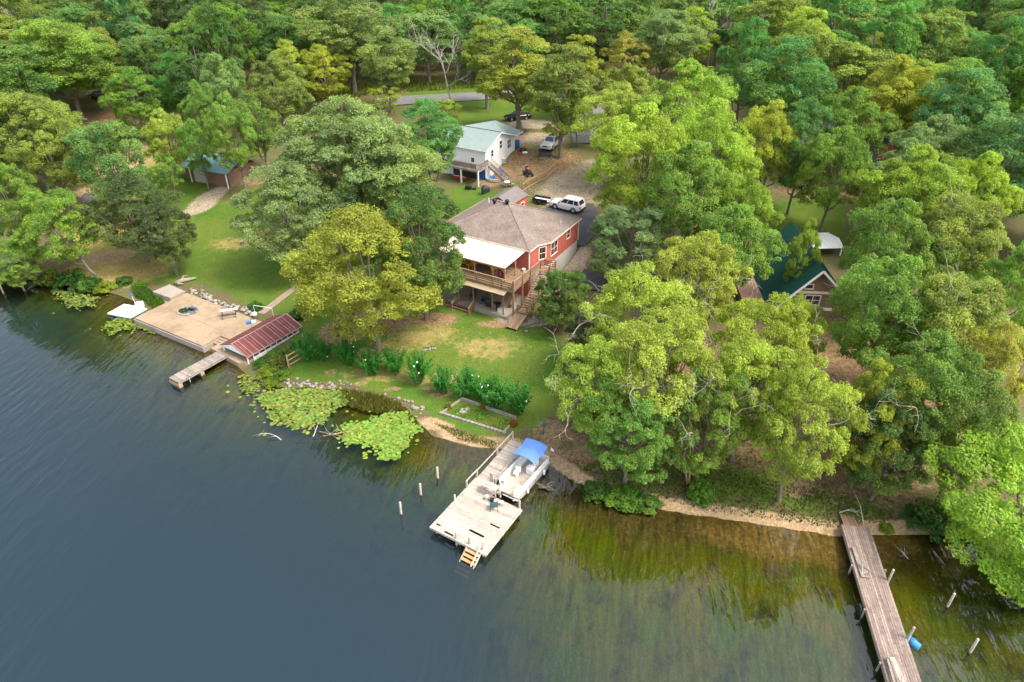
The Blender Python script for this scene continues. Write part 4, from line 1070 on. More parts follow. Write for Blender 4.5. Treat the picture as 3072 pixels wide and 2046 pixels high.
BH = thing('boathouse', 'low boathouse with a weathered red metal gable roof and white walls', 'boathouse', place(CS, 17.15, 0, 0), CS.rotation_euler.z - .045)
BH.location = (BH.location.x - .79, BH.location.y + 1.61, -1.05)
X = 2.15
b = MB(); S1 = [(-X, -.55, 2.35), (0, -.55, 3.2), (0, 6.7, 3.2), (-X, 6.7, 2.35)]; S2 = [(0, -.55, 3.2), (X, -.55, 2.35), (X, 6.7, 2.35), (0, 6.7, 3.2)]
b.slab(S1, .05); b.slab(S2, .05); rfb = b.build('roof', M['red_metal'], BH)
b = MB()
for k in range(11):
    y = -.5 + k * .715
    b.beam((0, y, 3.225), (X, y, 2.375), .05, .03); b.beam((0, y, 3.235), (-X, y, 2.375), .02, .02)
    if k % 2 == 0 and k < 9: b.beam((0, y + .34, 3.225), (X, y + .34, 2.375), .02, .02)
b.beam((0, -.57, 3.24), (0, 6.7, 3.24), .10, .04); b.beam((X + .03, -.55, 2.32), (X + .03, 6.7, 2.32), .05, .1); b.beam((X, 6.72, 2.36), (0, 6.72, 3.2), .06, .08)
b.build('roof_seam', M['seam'], rfb)
b = MB(); b.add([(-X + .1, -.5, 2.33), (X - .1, -.5, 2.33), (0, -.5, 3.14), (-X + .1, -.44, 2.33), (X - .1, -.44, 2.33), (0, -.44, 3.14)], [(0, 1, 2), (5, 4, 3), (0, 3, 4, 1)]); b.build('gable', M['white'], BH)
b = MB(); b.span((1.85, .3, -.4), (1.97, 6.4, 1.78)); b.span((-1.9, 6.2, 0), (1.74, 6.3, 2.3)); b.build('wall', M['white'], BH)
for k in range(9):
    p = MB(); p.span((1.87, .32 + k * .745, 1.79), (1.95, .40 + k * .745, 2.36)); p.build('window_post', M['white'], BH)
b = MB(); b.span((1.0, 1.2, .7), (1.4, 6.1, 2.2)); b.build('inside_shade_block', M['interior_shade'], BH)  # added dark block that paints the shade behind the window posts
for x, y in [(-1.9, -.3), (1.8, -.3), (-1.9, 3), (-1.9, 6)]:
    p = MB(); p.box((x, y, 1.5), (.12, .12, 1.75)); p.build('roof_post', M['white'], BH)
b = MB(); b.prism([(x_ + 1.54, y_ - .92) for x_, y_ in ((-5.1, .15), (-.4, -.15), (.25, .3), (.25, 6.2), (-2.2, 6.2), (-2.2, 2.2), (-5.0, 2.2))], -.15, 1.63); b.build('concrete_floor', M['concrete'], BH, bevel=.03)

_a = math.atan2(58.24 - 53.6, -29.4 + 32.45) - math.pi / 2
LP = thing('small_pier', 'short grey plank pier in front of the red roofed boathouse', 'pier', (-32.45, 53.6, 0), _a)
b = MB(); y = 0
while y < 5.6:
    b.box((-.73 + random.uniform(-.015, .015), y + .09, .64), (1.5, .17, .05), random.uniform(-.006, .006), random.uniform(.75, 1.25)); y += .185
b.build('pier_boards', M['gray_wood'], LP)
b = MB(); b.span((-1.45, 0, .38), (-1.37, 5.6, .61)); b.span((-.09, 0, .38), (-.01, 5.6, .61)); b.build('pier_beam', M['gray_wood'], LP)
for y in (.15, 2.6):
    b = MB(); b.box((-.73, y, -.5), (1.62, .4, 1.7)); b.build('pier_block', M['concrete'], LP, bevel=.03)
b = MB(); b.tube([(0, 1.2, .55), (.06, 1.15, .1), (.0, 1.25, -.1)], .02, 5); b.build('mooring_rope', M['white'], LP)

# swim raft at the left corner of the landing
p = [at(*z4(*q), .3) for q in ((78, 440), (330, 490), (520, 385), (268, 335))]
RA = thing('swim_raft', 'white swim raft floating by the corner of the concrete landing', 'raft', (*p[0][:2], 0), 0)
q = [(a[0] - p[0][0], a[1] - p[0][1]) for a in p]
b = MB(); b.prism(q, .14, .3); b.build('deck', M['white'], RA, bevel=.03)
b = MB(); c0 = np.array(q); cc_ = c0.mean(0); b.prism([tuple(cc_ + (x - cc_) * .94) for x in c0], -.25, .13); b.build('float_base', M['light_blue'], RA)
m0 = (np.array(q[2]) * .55 + np.array(q[1]) * .45); m1 = (np.array(q[2]) * .8 + np.array(q[3]) * .2)
b = MB(); b.box((m1[0] - .35, m1[1] - .35, .55), (.9, .45, .42), .4); b.box((m1[0] - .2, m1[1] - .05, .72), (.9, .12, .7), .4, 1, -.2); b.build('slide_seat', M['white'], RA, bevel=.05)
b = MB(); k = np.array(q[3]) * .45 + np.array(q[2]) * .55; b.tube([(k[0], k[1], .3), (k[0] - .22, k[1] + .05, 1.75)], .025, 6); pl = b.build('pole', M['white'], RA)
b = MB(); b.box((k[0] - .22, k[1] + .05, 1.8), (.4, .25, .1), .3); b.build('pole_cap', M['blue_plastic'], pl)

# fire ring, bench, grill and pole on the landing
fp = at(*z4(975, 415), .8)
FR_ = thing('fire_ring', 'ring of stones with ash and a tuft of grass on the concrete landing', 'fire ring', fp, 0)
def rocks(mb, pts, r0, r1, zf=.6):
    for x, y, z in pts:
        r = random.uniform(r0, r1); n_ = 7
        rr = [random.uniform(.75, 1.15) for _ in range(n_)]
        mb.tube_rings([[(x + r * k_ * rr[i] * math.cos(6.283 * i / n_), y + r * k_ * rr[i] * math.sin(6.283 * i / n_), z + r * zz * zf) for i in range(n_)] for k_, zz in ((.8, -.6), (1.0, 0), (.85, .6), (.4, 1.0))], random.uniform(.75, 1.2))
b = MB(); rocks(b, [(1.15 * math.cos(a), .95 * math.sin(a), .06) for a in np.linspace(0, 6.2, 26)], .13, .24); b.build('stones', M['stone'], FR_)
b = MB(); b.lathe((0, 0, 0), [(1.05, .02), (.6, .07), (.05, .09)], 14); b.build('ash_bed', M['dark_shingle'], FR_)
b = MB()
for k in range(14):
    a = random.uniform(0, 6.28); b.beam((.3 + .5 * math.cos(a), .1 + .4 * math.sin(a), .08), (.3 - .3 * math.cos(a + .5), .1 - .3 * math.sin(a), random.uniform(.15, .4)), .06, .06, random.uniform(.5, 1.2))
b.build('charred_logs', M['black'], FR_)

bp_ = at(*z4(1430, 470), .8)
PT = thing('picnic_bench', 'white topped picnic bench on a dark frame on the concrete landing', 'bench', (bp_[0], bp_[1], .8), math.radians(20))
b = MB(); b.box((0, .15, .72), (1.7, .34, .05)); b.build('table_top', M['white'], PT)
b = MB(); b.box((0, -.45, .42), (1.6, .06, .05)); b.box((0, -.65, .42), (1.6, .06, .05))
for x in (-.7, .7): b.beam((x, .2, .7), (x, .35, 0), .05, .05); b.beam((x, .15, .7), (x, -.7, .02), .05, .05); b.beam((x, .1, .42), (x, -.7, .42), .05, .05)
b.build('frame', M['dark_metal'], PT)
tp = at(*z4(1720, 500), .8)
TK = thing('gas_cooker', 'white kettle cooker beside the boathouse roof on the landing', 'cooker', (tp[0], tp[1], .8))
b = MB(); b.lathe((0, 0, .35), [(.05, 0), (.24, .1), (.28, .25), (.24, .4), (.1, .5), (.02, .52)], 14); b.build('kettle', M['white'], TK, True)
b = MB()
for a in (0, 2.1, 4.2): b.tube([(.15 * math.cos(a), .15 * math.sin(a), .42), (.26 * math.cos(a), .26 * math.sin(a), 0)], .02, 5)
b.build('legs', M['dark_metal'], TK)
tp = at(*z4(1650, 555), .8)
BX = thing('tackle_box', 'small teal and white box on the landing by the boathouse', 'box', (tp[0], tp[1], .8), .4)
b = MB(); b.box((0, 0, .16), (.5, .3, .32)); b.build('body', M['light_blue'], BX, bevel=.02)
b = MB(); b.box((.45, .05, .1), (.45, .28, .2)); b.build('lid', M['white'], BX, bevel=.02)
tp = on_ground(*z4(1722, 480))
GP = thing('gate_frame', 'white metal pipe frame at the top of the landing by the path', 'gate', tp, math.radians(-12))
b = MB(); b.tube([(0, 0, 0), (0, 0, 1.5), (2.3, -.1, 1.45)], .035, 6); b.tube([(2.3, -.1, 1.45), (2.3, -.1, .1)], .035, 6); b.build('pipe', M['white'], GP)

# rubble stone edging
def rubble(label, pts, n_, sp_, r0, r1, lift=.05):
    P = [np.array(on_ground(*p)[:2]) for p in pts]; c = np.mean(P, 0)
    root = thing('rubble_wall', label, 'stone wall', (c[0], c[1], gz(c[0], c[1])))
    L = []
    for k in range(n_):
        t = k / (n_ - 1) * (len(P) - 1); i = min(int(t), len(P) - 2); q = P[i] + (P[i + 1] - P[i]) * (t - i) + np.random.default_rng(k + n_).normal(0, sp_, 2)
        L.append((q[0] - c[0], q[1] - c[1], gz(*q) + lift - root.location.z))
    b = MB(); rocks(b, L, r0, r1); b.build('stones', M['stone'], root)
rubble('pale rubble stones piled along the back of the concrete landing', [z4(990, 195), z4(1180, 270), z4(1330, 350), z4(1520, 390), z4(1690, 470)], 90, .28, .1, .3, .15)
rubble('row of rubble stones along the lawn edge above the lily pads', [z5(400, 450), z5(640, 470), z5(900, 490), z5(1130, 480)], 55, .25, .08, .22)
rubble('scattered pale stones along the bank behind the reeds', [z5(1130, 545), z5(1560, 590), z5(1850, 680), z5(2000, 740), z5(2120, 790)], 30, .25, .08, .24)
rubble('broken rocks and rubble below the corner post of the patio', [(1540, 958), (1560, 975), (1600, 960), (1640, 975)], 40, .5, .1, .34)
rubble('small pile of pale stones in the middle of the front lawn', [(1278, 1045), (1292, 1052)], 16, .3, .08, .18)

# raised bed
q = [on_ground(*p) for p in ((1385, 1200), (1548, 1258), (1512, 1300), (1325, 1242))]
RB = thing('raised_bed', 'low timber edged garden bed with a border of pale blocks by the dock', 'garden bed', (q[0][0], q[0][1], q[0][2]), 0)
Q = [(a[0] - q[0][0], a[1] - q[0][1], a[2] - q[0][2]) for a in q]
def zr_(p, up): return (p[0], p[1], p[2] + up)
b = MB(); b.beam(zr_(Q[0], .15), zr_(Q[1], .15), .16, .34); b.beam(zr_(Q[1], .12), zr_(Q[2], .1), .14, .26); b.beam(zr_(Q[0], .12), zr_(Q[3], .1), .12, .22); b.build('timber_edge', M['gray_wood'], RB)
b = MB()
for k in range(17):
    t = k / 16; p_ = [Q[3][i] * (1 - t) + (Q[2][i]) * t for i in range(3)]
    b.box((p_[0], p_[1], p_[2] + .08), (.34, .24, .24), math.atan2(Q[2][1] - Q[3][1], Q[2][0] - Q[3][0]) + random.uniform(-.1, .1), random.uniform(.85, 1.15))
b.build('block_border', M['stone'], RB)
b = MB(); rocks(b, [(Q[0][0] * .4 + Q[3][0] * .4 + Q[1][0] * .2 + random.gauss(0, .3), Q[0][1] * .4 + Q[3][1] * .4 + Q[1][1] * .2 + random.gauss(0, .3), .0 + (Q[3][2] * .4)) for _ in range(14)], .1, .2); b.build('stones', M['stone'], RB)

# two-rail fence panels of raw timber
def fence_panel(label, pts, h=1.1, mt='post_wood', rails=(.15, .6, 1.05), wire=False):
    P = [on_ground(*p) for p in pts]; o = P[0]
    root = thing('timber_fence', label, 'fence', o)
    L = [(p[0] - o[0], p[1] - o[1], p[2] - o[2]) for p in P]
    for p in L:
        b = MB(); b.box((p[0], p[1], p[2] + h / 2), (.12, .12, h + .2)); b.build('post', M[mt], root)
    for a, c in zip(L[:-1], L[1:]):
        for z in rails:
            b = MB(); b.beam((a[0], a[1], a[2] + z * h / 1.1), (c[0], c[1], c[2] + z * h / 1.1), .05, .13, random.uniform(.9, 1.1)); b.build('rail', M[mt], root)
M['raw_wood'] = mat('raw timber', (.42, .25, .15), .8, .2, 5)
fence_panel('raw timber fence panel standing alone at the lawn corner by the water', [z5(440, 250), z5(668, 115)], 1.35, 'raw_wood')
fence_panel('brown timber fence running from behind the golden tree toward the path', [(1010, 1010), (1045, 985), (1065, 965)], 1.1, 'brown_wood')
# ---------------------------------------------------------------- road, drives, pads and paths: sheets laid just above the ground
def ribbon(name, pts, widths, material, lift=.03, kind='structure', step=.8, world=None):
    P = [np.array(on_ground(*D(*p))[:2]) for p in pts] if world is None else [np.array(p) for p in world]
    dense = []; wd = []
    for i in range(len(P) - 1):
        n_ = max(2, int(np.linalg.norm(P[i + 1] - P[i]) / step))
        for k in range(n_):
            t = k / n_; dense.append(P[i] * (1 - t) + P[i + 1] * t); wd.append(widths[i] * (1 - t) + widths[i + 1] * t)
    dense.append(P[-1]); wd.append(widths[-1])
    Dn = np.array(dense)
    for _ in range(12): Dn[1:-1] = Dn[1:-1] * .5 + (Dn[:-2] + Dn[2:]) * .25
    tg = np.gradient(Dn, axis=0); tg /= np.linalg.norm(tg, axis=1)[:, None]; nr = np.stack([-tg[:, 1], tg[:, 0]], 1)
    V = []; m_ = 7
    for p, n0, w_ in zip(Dn, nr, wd):
        for k in range(m_):
            q = p + n0 * w_ * (k / (m_ - 1) - .5); V.append((q[0], q[1], float(max(gz(*q), gz(*p) - .15)) + lift))
    F = [(i * m_ + k, (i + 1) * m_ + k, (i + 1) * m_ + k + 1, i * m_ + k + 1) for i in range(len(Dn) - 1) for k in range(m_ - 1)]
    b = MB(); b.add(V, [tuple(reversed(f)) for f in F]); o = b.build(name, material, None, True)
    return tag(o, kind=kind)
ribbon('road', [(860, 238), (945, 230), (1080, 223), (1200, 214), (1330, 222), (1480, 236)], [5.2] * 6, M['road'], .10)
ribbon('driveway', [(1370, 235), (1340, 290), (1345, 330)], [5, 4.5, 4], M['road'], .13)
ribbon('asphalt_pad', [(1318, 470), (1335, 520), (1300, 560)], [5.5, 6.0, 5.0], M['asphalt'], .10)
ribbon('asphalt_pad', [(1262, 478), (1330, 500)], [4.5, 4.5], M['asphalt'], .12)
ribbon('asphalt_pad', [(1330, 640), (1420, 660)], [3.6, 3.2], M['asphalt'], .12)
ribbon('concrete_apron', [(1325, 662), (1425, 664)], [.55, .55], M['pale_concrete'], .16)
ribbon('concrete_pad', [(1180, 748), (1245, 730)], [1.6, 1.4], M['pale_concrete'], .10)
ribbon('footpath', [(600, 722), (692, 652), (760, 610)], [.95, .95, .95], mat('path concrete', (.27, .20, .15), .9, .2, 3), .07)
ribbon('gravel_pad', [(1238, 352), (1268, 352)], [3.2, 3.2], M['asphalt'], .12)

# ---------------------------------------------------------------- vehicles
def car(name, label, cat, loc, heading, L, W, H, body_mat, kind='suv', glass=None):
    """front is +y in the vehicle's own frame"""
    root = thing(name, label, cat, loc, heading - math.pi / 2)
    wb = L * .585; R = .37 if kind != 'sedan' else .32
    yf, yr = wb / 2 + .03, -wb / 2 + .03
    hw = W / 2
    belt = H * (.60 if kind != 'sedan' else .62); sill = .30
    hood = belt * (.97 if kind != 'sedan' else .93)
    st = [(-L / 2, hw * .86, .42, belt * .78), (-L / 2 + .06, hw * .94, .38, belt * .97), (-L / 2 + .5, hw, sill, belt * 1.0), (-.2, hw, sill, belt), (L * .17, hw, sill, belt), (L * .24, hw, sill, hood), (L / 2 - .45, hw * .97, sill, hood * .93), (L / 2 - .1, hw * .88, .34, hood * .84), (L / 2, hw * .78, .40, hood * .62)]
    rings = []
    for y, w_, zb, zt in st:
        c = .12; m = (zb + zt) / 2
        rings.append([(-w_ * .9, y, zb), (w_ * .9, y, zb), (w_, y, zb + .12), (w_ * 1.01, y, m), (w_ * .97, y, zt - c), (w_ * .86, y, zt), (-w_ * .86, y, zt), (-w_ * .97, y, zt - c), (-w_ * 1.01, y, m), (-w_, y, zb + .12)])
    b = MB(); b.tube_rings(rings)
    if kind == 'suv': c0, c1, c2, c3 = -L / 2 + .10, -L / 2 + .42, L * .06, L * .24
    elif kind == 'sedan': c0, c1, c2, c3 = -L * .40, -L * .22, L * .05, L * .22
    else: c0, c1, c2, c3 = -L * .12, -L * .05, L * .10, L * .22
    def ring(y0, y1, w0, w1, z0, z1): pass
    bz, tz = belt - .02, H
    bw, tw = hw * .93, hw * .74
    base = [(-bw, c0, bz), (bw, c0, bz), (bw, c3, bz), (-bw, c3, bz)]
    mid = [(-tw, c1, tz - .05), (tw, c1, tz - .05), (tw, c2, tz - .05), (-tw, c2, tz - .05)]
    top = [(-tw * .88, c1 + .12, tz), (tw * .88, c1 + .12, tz), (tw * .88, c2 - .15, tz), (-tw * .88, c2 - .15, tz)]
    b.tube_rings([base, mid, top])
    b.build('body', body_mat, root, False, .045)
    def pane(q, off):
        q = [Vector(p) for p in q]; n_ = (q[1] - q[0]).cross(q[2] - q[0]).normalized()
        c = sum(q, Vector()) / 4
        if n_.dot(c - Vector((0, (c0 + c3) / 2, belt))) < 0: n_ = -n_
        g = MB(); a = [p + n_ * off for p in q]; z = [p - n_ * .03 for p in q]
        g.add(a + z, [(0, 1, 2, 3), (7, 6, 5, 4), (0, 4, 5, 1), (1, 5, 6, 2), (2, 6, 7, 3), (3, 7, 4, 0)]); g.build('window', M['glass'], root)
    def lerp4(A, B, C, D_, u0, u1, v0, v1):
        A, B, C, D_ = map(Vector, (A, B, C, D_))
        f = lambda u, v: (A.lerp(B, u)).lerp(D_.lerp(C, u), v)
        return [f(u0, v0), f(u1, v0), f(u1, v1), f(u0, v1)]
    for s in (0, 1):
        A, B = (base[0], base[3]) if s == 0 else (base[1], base[2]); D_, C = (mid[0], mid[3]) if s == 0 else (mid[1], mid[2])
        cuts = {'suv': [(.05, .26), (.30, .58), (.61, .88)], 'sedan': [(.18, .48), (.51, .84)], 'pickup': [(.1, .48), (.52, .9)]}[kind]
        for u0, u1 in cuts: pane(lerp4(A, B, C, D_, u0, u1, .14, .88), .008)
    pane(lerp4(base[0], base[1], mid[1], mid[0], .1, .9, .12, .88), .008); pane(lerp4(base[3], base[2], mid[2], mid[3], .07, .93, .1, .92), .008)
    for y in (yf, yr):
        for s in (-1, 1):
            w_ = MB(); x0 = s * (hw - .20); x1 = s * (hw + .015)
            w_.tube([(x0, y, R), (x0 + s * .02, y, R), (x1 - s * .03, y, R), (x1, y, R)], [R * .93, R, R, R * .92], 20); wh = w_.build('wheel', M['tyre'], root, False)
            w_ = MB(); w_.tube([(x1 - s * .02, y, R), (x1 + s * .012, y, R)], [R * .66, R * .60], 14); w_.build('rim', M['steel'], wh)
            w_ = MB(); w_.tube([(s * (hw - .22), y, R + .02), (s * (hw + .006), y, R + .02)], R * 1.17, 20); w_.build('wheel_arch', M['black'], root)
    for s in (-1, 1):
        w_ = MB(); w_.box((s * hw * .68, L / 2 - .05, hood * .72), (.36, .16, .14)); w_.build('headlight', M['steel'], root)
        w_ = MB(); w_.box((s * hw * .86, -L / 2 + .03, belt * .84), (.16, .12, .26)); w_.build('taillight', M['red_plastic'], root)
        w_ = MB(); w_.box((s * (hw + .08), c3 - .35, belt + .06), (.18, .1, .14)); w_.build('mirror', M['black'], root)
    w_ = MB(); w_.box((0, L / 2 + .01, .50), (W * .72, .10, .24)); w_.box((0, -L / 2 - .01, .50), (W * .9, .12, .22)); w_.build('bumper', M['black'] if kind != 'pickup' else M['steel'], root, bevel=.03)
    w_ = MB(); w_.box((0, L / 2 - .02, hood * .70), (W * .42, .08, .22)); w_.build('grille', M['black'], root)
    if kind == 'suv':
        w_ = MB()
        for s in (-1, 1): w_.tube([(s * tw * .8, c1 + .2, tz + .06), (s * tw * .8, c2 - .3, tz + .06)], .025, 6); w_.box((s * (hw + .03), .05, .36), (.12, wb * .62, .06))
        w_.build('roof_rack', M['steel'], root)
    if kind == 'pickup':
        w_ = MB(); w_.box((0, -L * .31, belt - .02), (W * .78, L * .34, .06)); w_.build('bed_liner', M['black'], root)
    return root
M['car_white'] = mat('white car paint', (.74, .74, .73), .3, .02, 1, spec=.6)
M['car_black'] = mat('black car paint', (.012, .013, .016), .2, .05, 1, spec=.7)
def heading_of(a, b): return math.atan2(a[1] - b[1], a[0] - b[0])
f_, r_0 = on_ground(1300 + 1310 * .2806, 560 + 250 * .2806), on_ground(1300 + 1488 * .2806, 560 + 295 * .2806)
hd = heading_of(f_, r_0); mx_, my_ = (f_[0] + r_0[0]) / 2, (f_[1] + r_0[1]) / 2
cx_, cy_ = mx_ - math.cos(hd + math.pi / 2) * .88, my_ - math.sin(hd + math.pi / 2) * .88
car('parked_car', 'white four door utility vehicle parked on asphalt behind the red house', 'car', (cx_, cy_, gz(cx_, cy_) + .1), hd, 4.7, 1.88, 1.8, M['car_white'])
f_, r_0 = (-.05, 123.56), (2.61, 124.45)
hd = heading_of(f_, r_0)
cx_, cy_ = 1.28 - math.cos(hd + math.pi / 2) * .8, 124.0 - math.sin(hd + math.pi / 2) * .8
car('parked_car', 'black sedan parked on the grass by the tall tree trunk', 'car', (cx_, cy_, gz(cx_, cy_) + .02), hd, 4.75, 1.8, 1.45, M['car_black'], 'sedan')
p = on_ground(1300 + 1500 * .2168, 300 + 735 * .2168); hd = math.radians(243)
cx_, cy_ = p[0] - math.cos(hd) * 2.6 + .5, p[1] - math.sin(hd) * 2.6
car('pickup_truck', 'white pickup truck with its nose showing under the tall olive tree', 'truck', (cx_, cy_, gz(cx_, cy_) + .1), hd, 5.4, 1.95, 1.85, M['car_white'], 'pickup')
p = on_ground(*D(228, 226)); car('parked_car', 'dark car under the trees at upper left', 'car', (p[0], p[1], p[2]), 2.6, 4.6, 1.8, 1.5, M['car_black'], 'sedan')
p = on_ground(1300 + 1090 * .2806 + 12, 560 + 185 * .2806)
TRL = thing('utility_trailer', 'black utility trailer with a pale bed parked between the shed and the white car', 'trailer', (p[0] + .3, p[1] + .3, p[2]), math.radians(-25))
b = MB(); b.box((0, 0, .5), (2.2, 1.25, .05)); b.build('bed', M['white'], TRL)
b = MB()
for s in (-1, 1): b.span((-1.1, s * .62 - .03, .45), (1.1, s * .62 + .03, .85)); b.tube([(1.1, s * .6, .48), (2.0, 0, .5)], .04, 6)
b.span((-1.13, -.62, .45), (-1.08, .62, .85)); b.build('frame', M['black'], TRL)
for s in (-1, 1):
    b = MB(); b.tube([(-.1, s * .66, .3), (-.1, s * .84, .3)], .3, 16); b.build('wheel', M['tyre'], TRL)

# ---------------------------------------------------------------- patio and deck furniture at the red house
def sit(x, y, z=.42): return place(RH, x, y, z)
def rocker(x, y, rz, label):
    t = thing('rocking_chair', label, 'chair', sit(x, y), RH.rotation_euler.z + rz)
    b = MB()
    for s in (-1, 1):
        b.tube([(s * .28, -.45, .09), (s * .28, -.15, .02), (s * .28, .2, .02), (s * .28, .48, .10)], .025, 5); b.build
        b.box((s * .28, .22, .28), (.05, .05, .52)); b.beam((s * .28, -.2, .03), (s * .26, -.36, 1.1), .05, .05); b.box((s * .30, .02, .62), (.09, .56, .03))
    b.build('frame', M['black'], t)
    b = MB(); b.box((0, .02, .42), (.54, .5, .04), 0, 1, .06); b.build('seat', M['black'], t)
    b = MB()
    for k in range(5): b.beam((-.2 + k * .1, -.24, .44), (-.2 + k * .1, -.38, 1.12), .07, .02)
    b.box((0, -.38, 1.12), (.56, .04, .1)); b.build('backrest', M['black'], t)
rocker(-5.35, -3.5, math.radians(190), 'black rocking chair next to the small round patio table')
rocker(-3.75, -3.7, math.radians(110), 'black rocking chair turned sideways beside the covered grill')
t = thing('side_table', 'small round table between patio post and rocking chair', 'table', sit(-6.05, -4.2)); b = MB(); b.lathe((0, 0, 0), [(.22, 0), (.2, .03), (.04, .06), (.04, .5), (.32, .52), (.32, .55), (.02, .56)], 16); b.build('pedestal_top', M['brown_wood'], t)
t = thing('grill', 'dark kettle grill standing on the patio by the post', 'grill', sit(-2.75, -4.2), RH.rotation_euler.z)
b = MB(); b.box((0, 0, .72), (.75, .5, .25)); b.tube([(-.36, 0, .86), (.36, 0, .86)], .22, 10); b.build('lid', M['dark_metal'], t, bevel=.03)
b = MB()
for x in (-.33, .33):
    for y in (-.2, .2): b.box((x, y, .3), (.05, .05, .6))
b.box((0, 0, .2), (.66, .4, .03)); b.box((.6, 0, .78), (.4, .4, .03)); b.build('cart', M['dark_metal'], t)
t = thing('trash_bin', 'black round trash bin behind the cooler on the patio', 'bin', sit(-1.5, -4.25)); b = MB(); b.lathe((0, 0, 0), [(.25, 0), (.31, .8), (.34, .82), (.34, .9), (.3, .9), (.24, .1)], 16); b.build('drum', M['black'], t)
t = thing('cooler', 'white cooler box on the patio edge by the post', 'cooler', sit(-1.05, -4.45), RH.rotation_euler.z + .1); b = MB(); b.box((0, 0, .2), (.7, .4, .38)); b.build('body', M['white'], t, bevel=.02); b = MB(); b.box((0, 0, .42), (.73, .43, .06)); b.build('lid', M['steel'], t, bevel=.015)
t = thing('porch_bench', 'slatted brown bench under the deck corner', 'bench', sit(-.75, -2.3, .42), RH.rotation_euler.z + math.radians(-70))
b = MB()
for k in range(4): b.box((0, -.2 + k * .13, .44), (1.9, .11, .03))
b.build('seat', M['brown_wood'], t)
b = MB()
for k in range(12): b.box((-.88 + k * .16, -.3, .72), (.07, .03, .5))
b.box((0, -.3, .98), (1.95, .05, .09)); b.build('backrest', M['brown_wood'], t)
for x in (-.9, .9):
    b = MB(); b.box((x, .18, .32), (.07, .07, .64)); b.box((x, -.3, .48), (.07, .07, .96)); b.build('leg', M['brown_wood'], t)
def deck_chair(x, y, rz, label, mt):
    t = thing('deck_chair', label, 'chair', sit(x, y, 3.95), RH.rotation_euler.z + rz)
    b = MB(); b.box((0, .05, .62), (.55, .5, .05), 0, 1, .1); b.build('seat', M[mt], t)
    b = MB()
    for k in range(5): b.beam((-.22 + k * .11, -.22, .62), (-.22 + k * .11, -.42, 1.25), .09, .025)
    b.build('backrest', M[mt], t)
    for a_ in (-1, 1):
        for c_ in (-1, 1):
            b = MB(); b.box((a_ * .26, c_ * .24, .3), (.06, .06, .62)); b.build('leg', M[mt], t)
    b = MB()
    for s in (-1, 1): b.box((s * .32, .0, .84), (.1, .62, .03)); b.box((s * .32, .26, .72), (.05, .05, .24))
    b.build('armrest', M[mt], t)
deck_chair(-5.9, -3.2, 2.6, 'yellow tall deck chair under the white porch roof', 'yellow_paint')
deck_chair(-3.0, -2.6, 3.4, 'yellow deck chair beside the pink draped grill under the porch roof', 'yellow_paint')
t = thing('covered_grill', 'black grill with a pink cloth under the right end of the porch roof', 'grill', sit(-1.55, -3.4, 3.95), RH.rotation_euler.z)
b = MB(); b.box((0, 0, .5), (.6, .5, 1.0)); b.build('cover', M['black'], t, bevel=.06)
b = MB(); b.box((0, -.27, .72), (.22, .03, .6)); b.box((0, 0, 1.02), (.22, .5, .03)); b.build('cloth', M['magenta'], t)
t = thing('planter', 'white planter on the deck against the red wall', 'planter', sit(-.35, -.55, 3.95)); b = MB(); b.lathe((0, 0, 0), [(.14, 0), (.2, .28), (.22, .3), (.18, .3), (.15, .08)], 14); b.build('pot', M['white'], t)

# ---------------------------------------------------------------- around the white house
zw = zoomed(1300, 300, .2168)
def ground_thing(name, label, cat, px_, rz=0.0): return thing(name, label, cat, on_ground(*px_), rz)
def barrel(px_, label, h=.95, r=.33, mt='blue_plastic', z=None):
    t = ground_thing('barrel', label, 'barrel', px_)
    b = MB(); b.lathe((0, 0, 0), [(r * .9, 0), (r, .06), (r * .98, h * .3), (r * 1.04, h * .34), (r * .98, h * .38), (r * .98, h * .62), (r * 1.04, h * .66), (r * .98, h * .7), (r, h * .95), (r * .9, h), (r * .85, h - .03)], 18); b.build('drum', M[mt], t, True)
barrel(zw(1163, 660), 'blue plastic barrel at the rear corner of the white house', 1.25, .36)
barrel(zw(945, 1045), 'blue plastic barrel at the foot of the white house stairs', 1.0, .36)
barrel(zw(668, 1060), 'blue barrel under the deck of the white house', 1.2, .36)
t = ground_thing('wading_pool', 'small light blue round tub in front of the white house', 'tub', zw(790, 1095)); b = MB(); b.lathe((0, 0, 0), [(.62, 0), (.72, .35), (.78, .36), (.74, .38), (.62, .14), (.02, .12)], 20); b.build('shell', M['light_blue'], t, True)
t = ground_thing('garden_ring', 'curved grey block planter around the light blue tub', 'planter', zw(880, 1095))
b = MB()
for k in range(15):
    a = math.radians(170 + k * 13); b.box((1.7 * math.cos(a), 1.2 * math.sin(a), .2), (.36, .22, .4), a + 1.57, random.uniform(.8, 1.15))
b.build('blocks', M['block'], t)
t = ground_thing('covered_grill', 'dark covered grill on the grass behind the red shed', 'grill', zw(725, 1285), .4)
b = MB(); b.tube_rings([[(-.55, -.38, 0), (.55, -.38, 0), (.55, .38, 0), (-.55, .38, 0)], [(-.6, -.4, .75), (.6, -.4, .75), (.6, .4, .75), (-.6, .4, .75)], [(-.3, -.25, 1.15), (.3, -.25, 1.15), (.3, .25, 1.15), (-.3, .25, 1.15)]]); b.build('cover', M['dark_metal'], t, bevel=.08)
t = ground_thing('storage_box', 'black low box on the grass beside the white house post', 'box', zw(485, 1235), -.3); b = MB(); b.box((0, 0, .25), (.9, .55, .5)); b.build('body', M['black'], t, bevel=.03); b = MB(); b.box((.9, .1, .14), (.6, .4, .28)); b.build('crate', M['black'], t, bevel=.02)
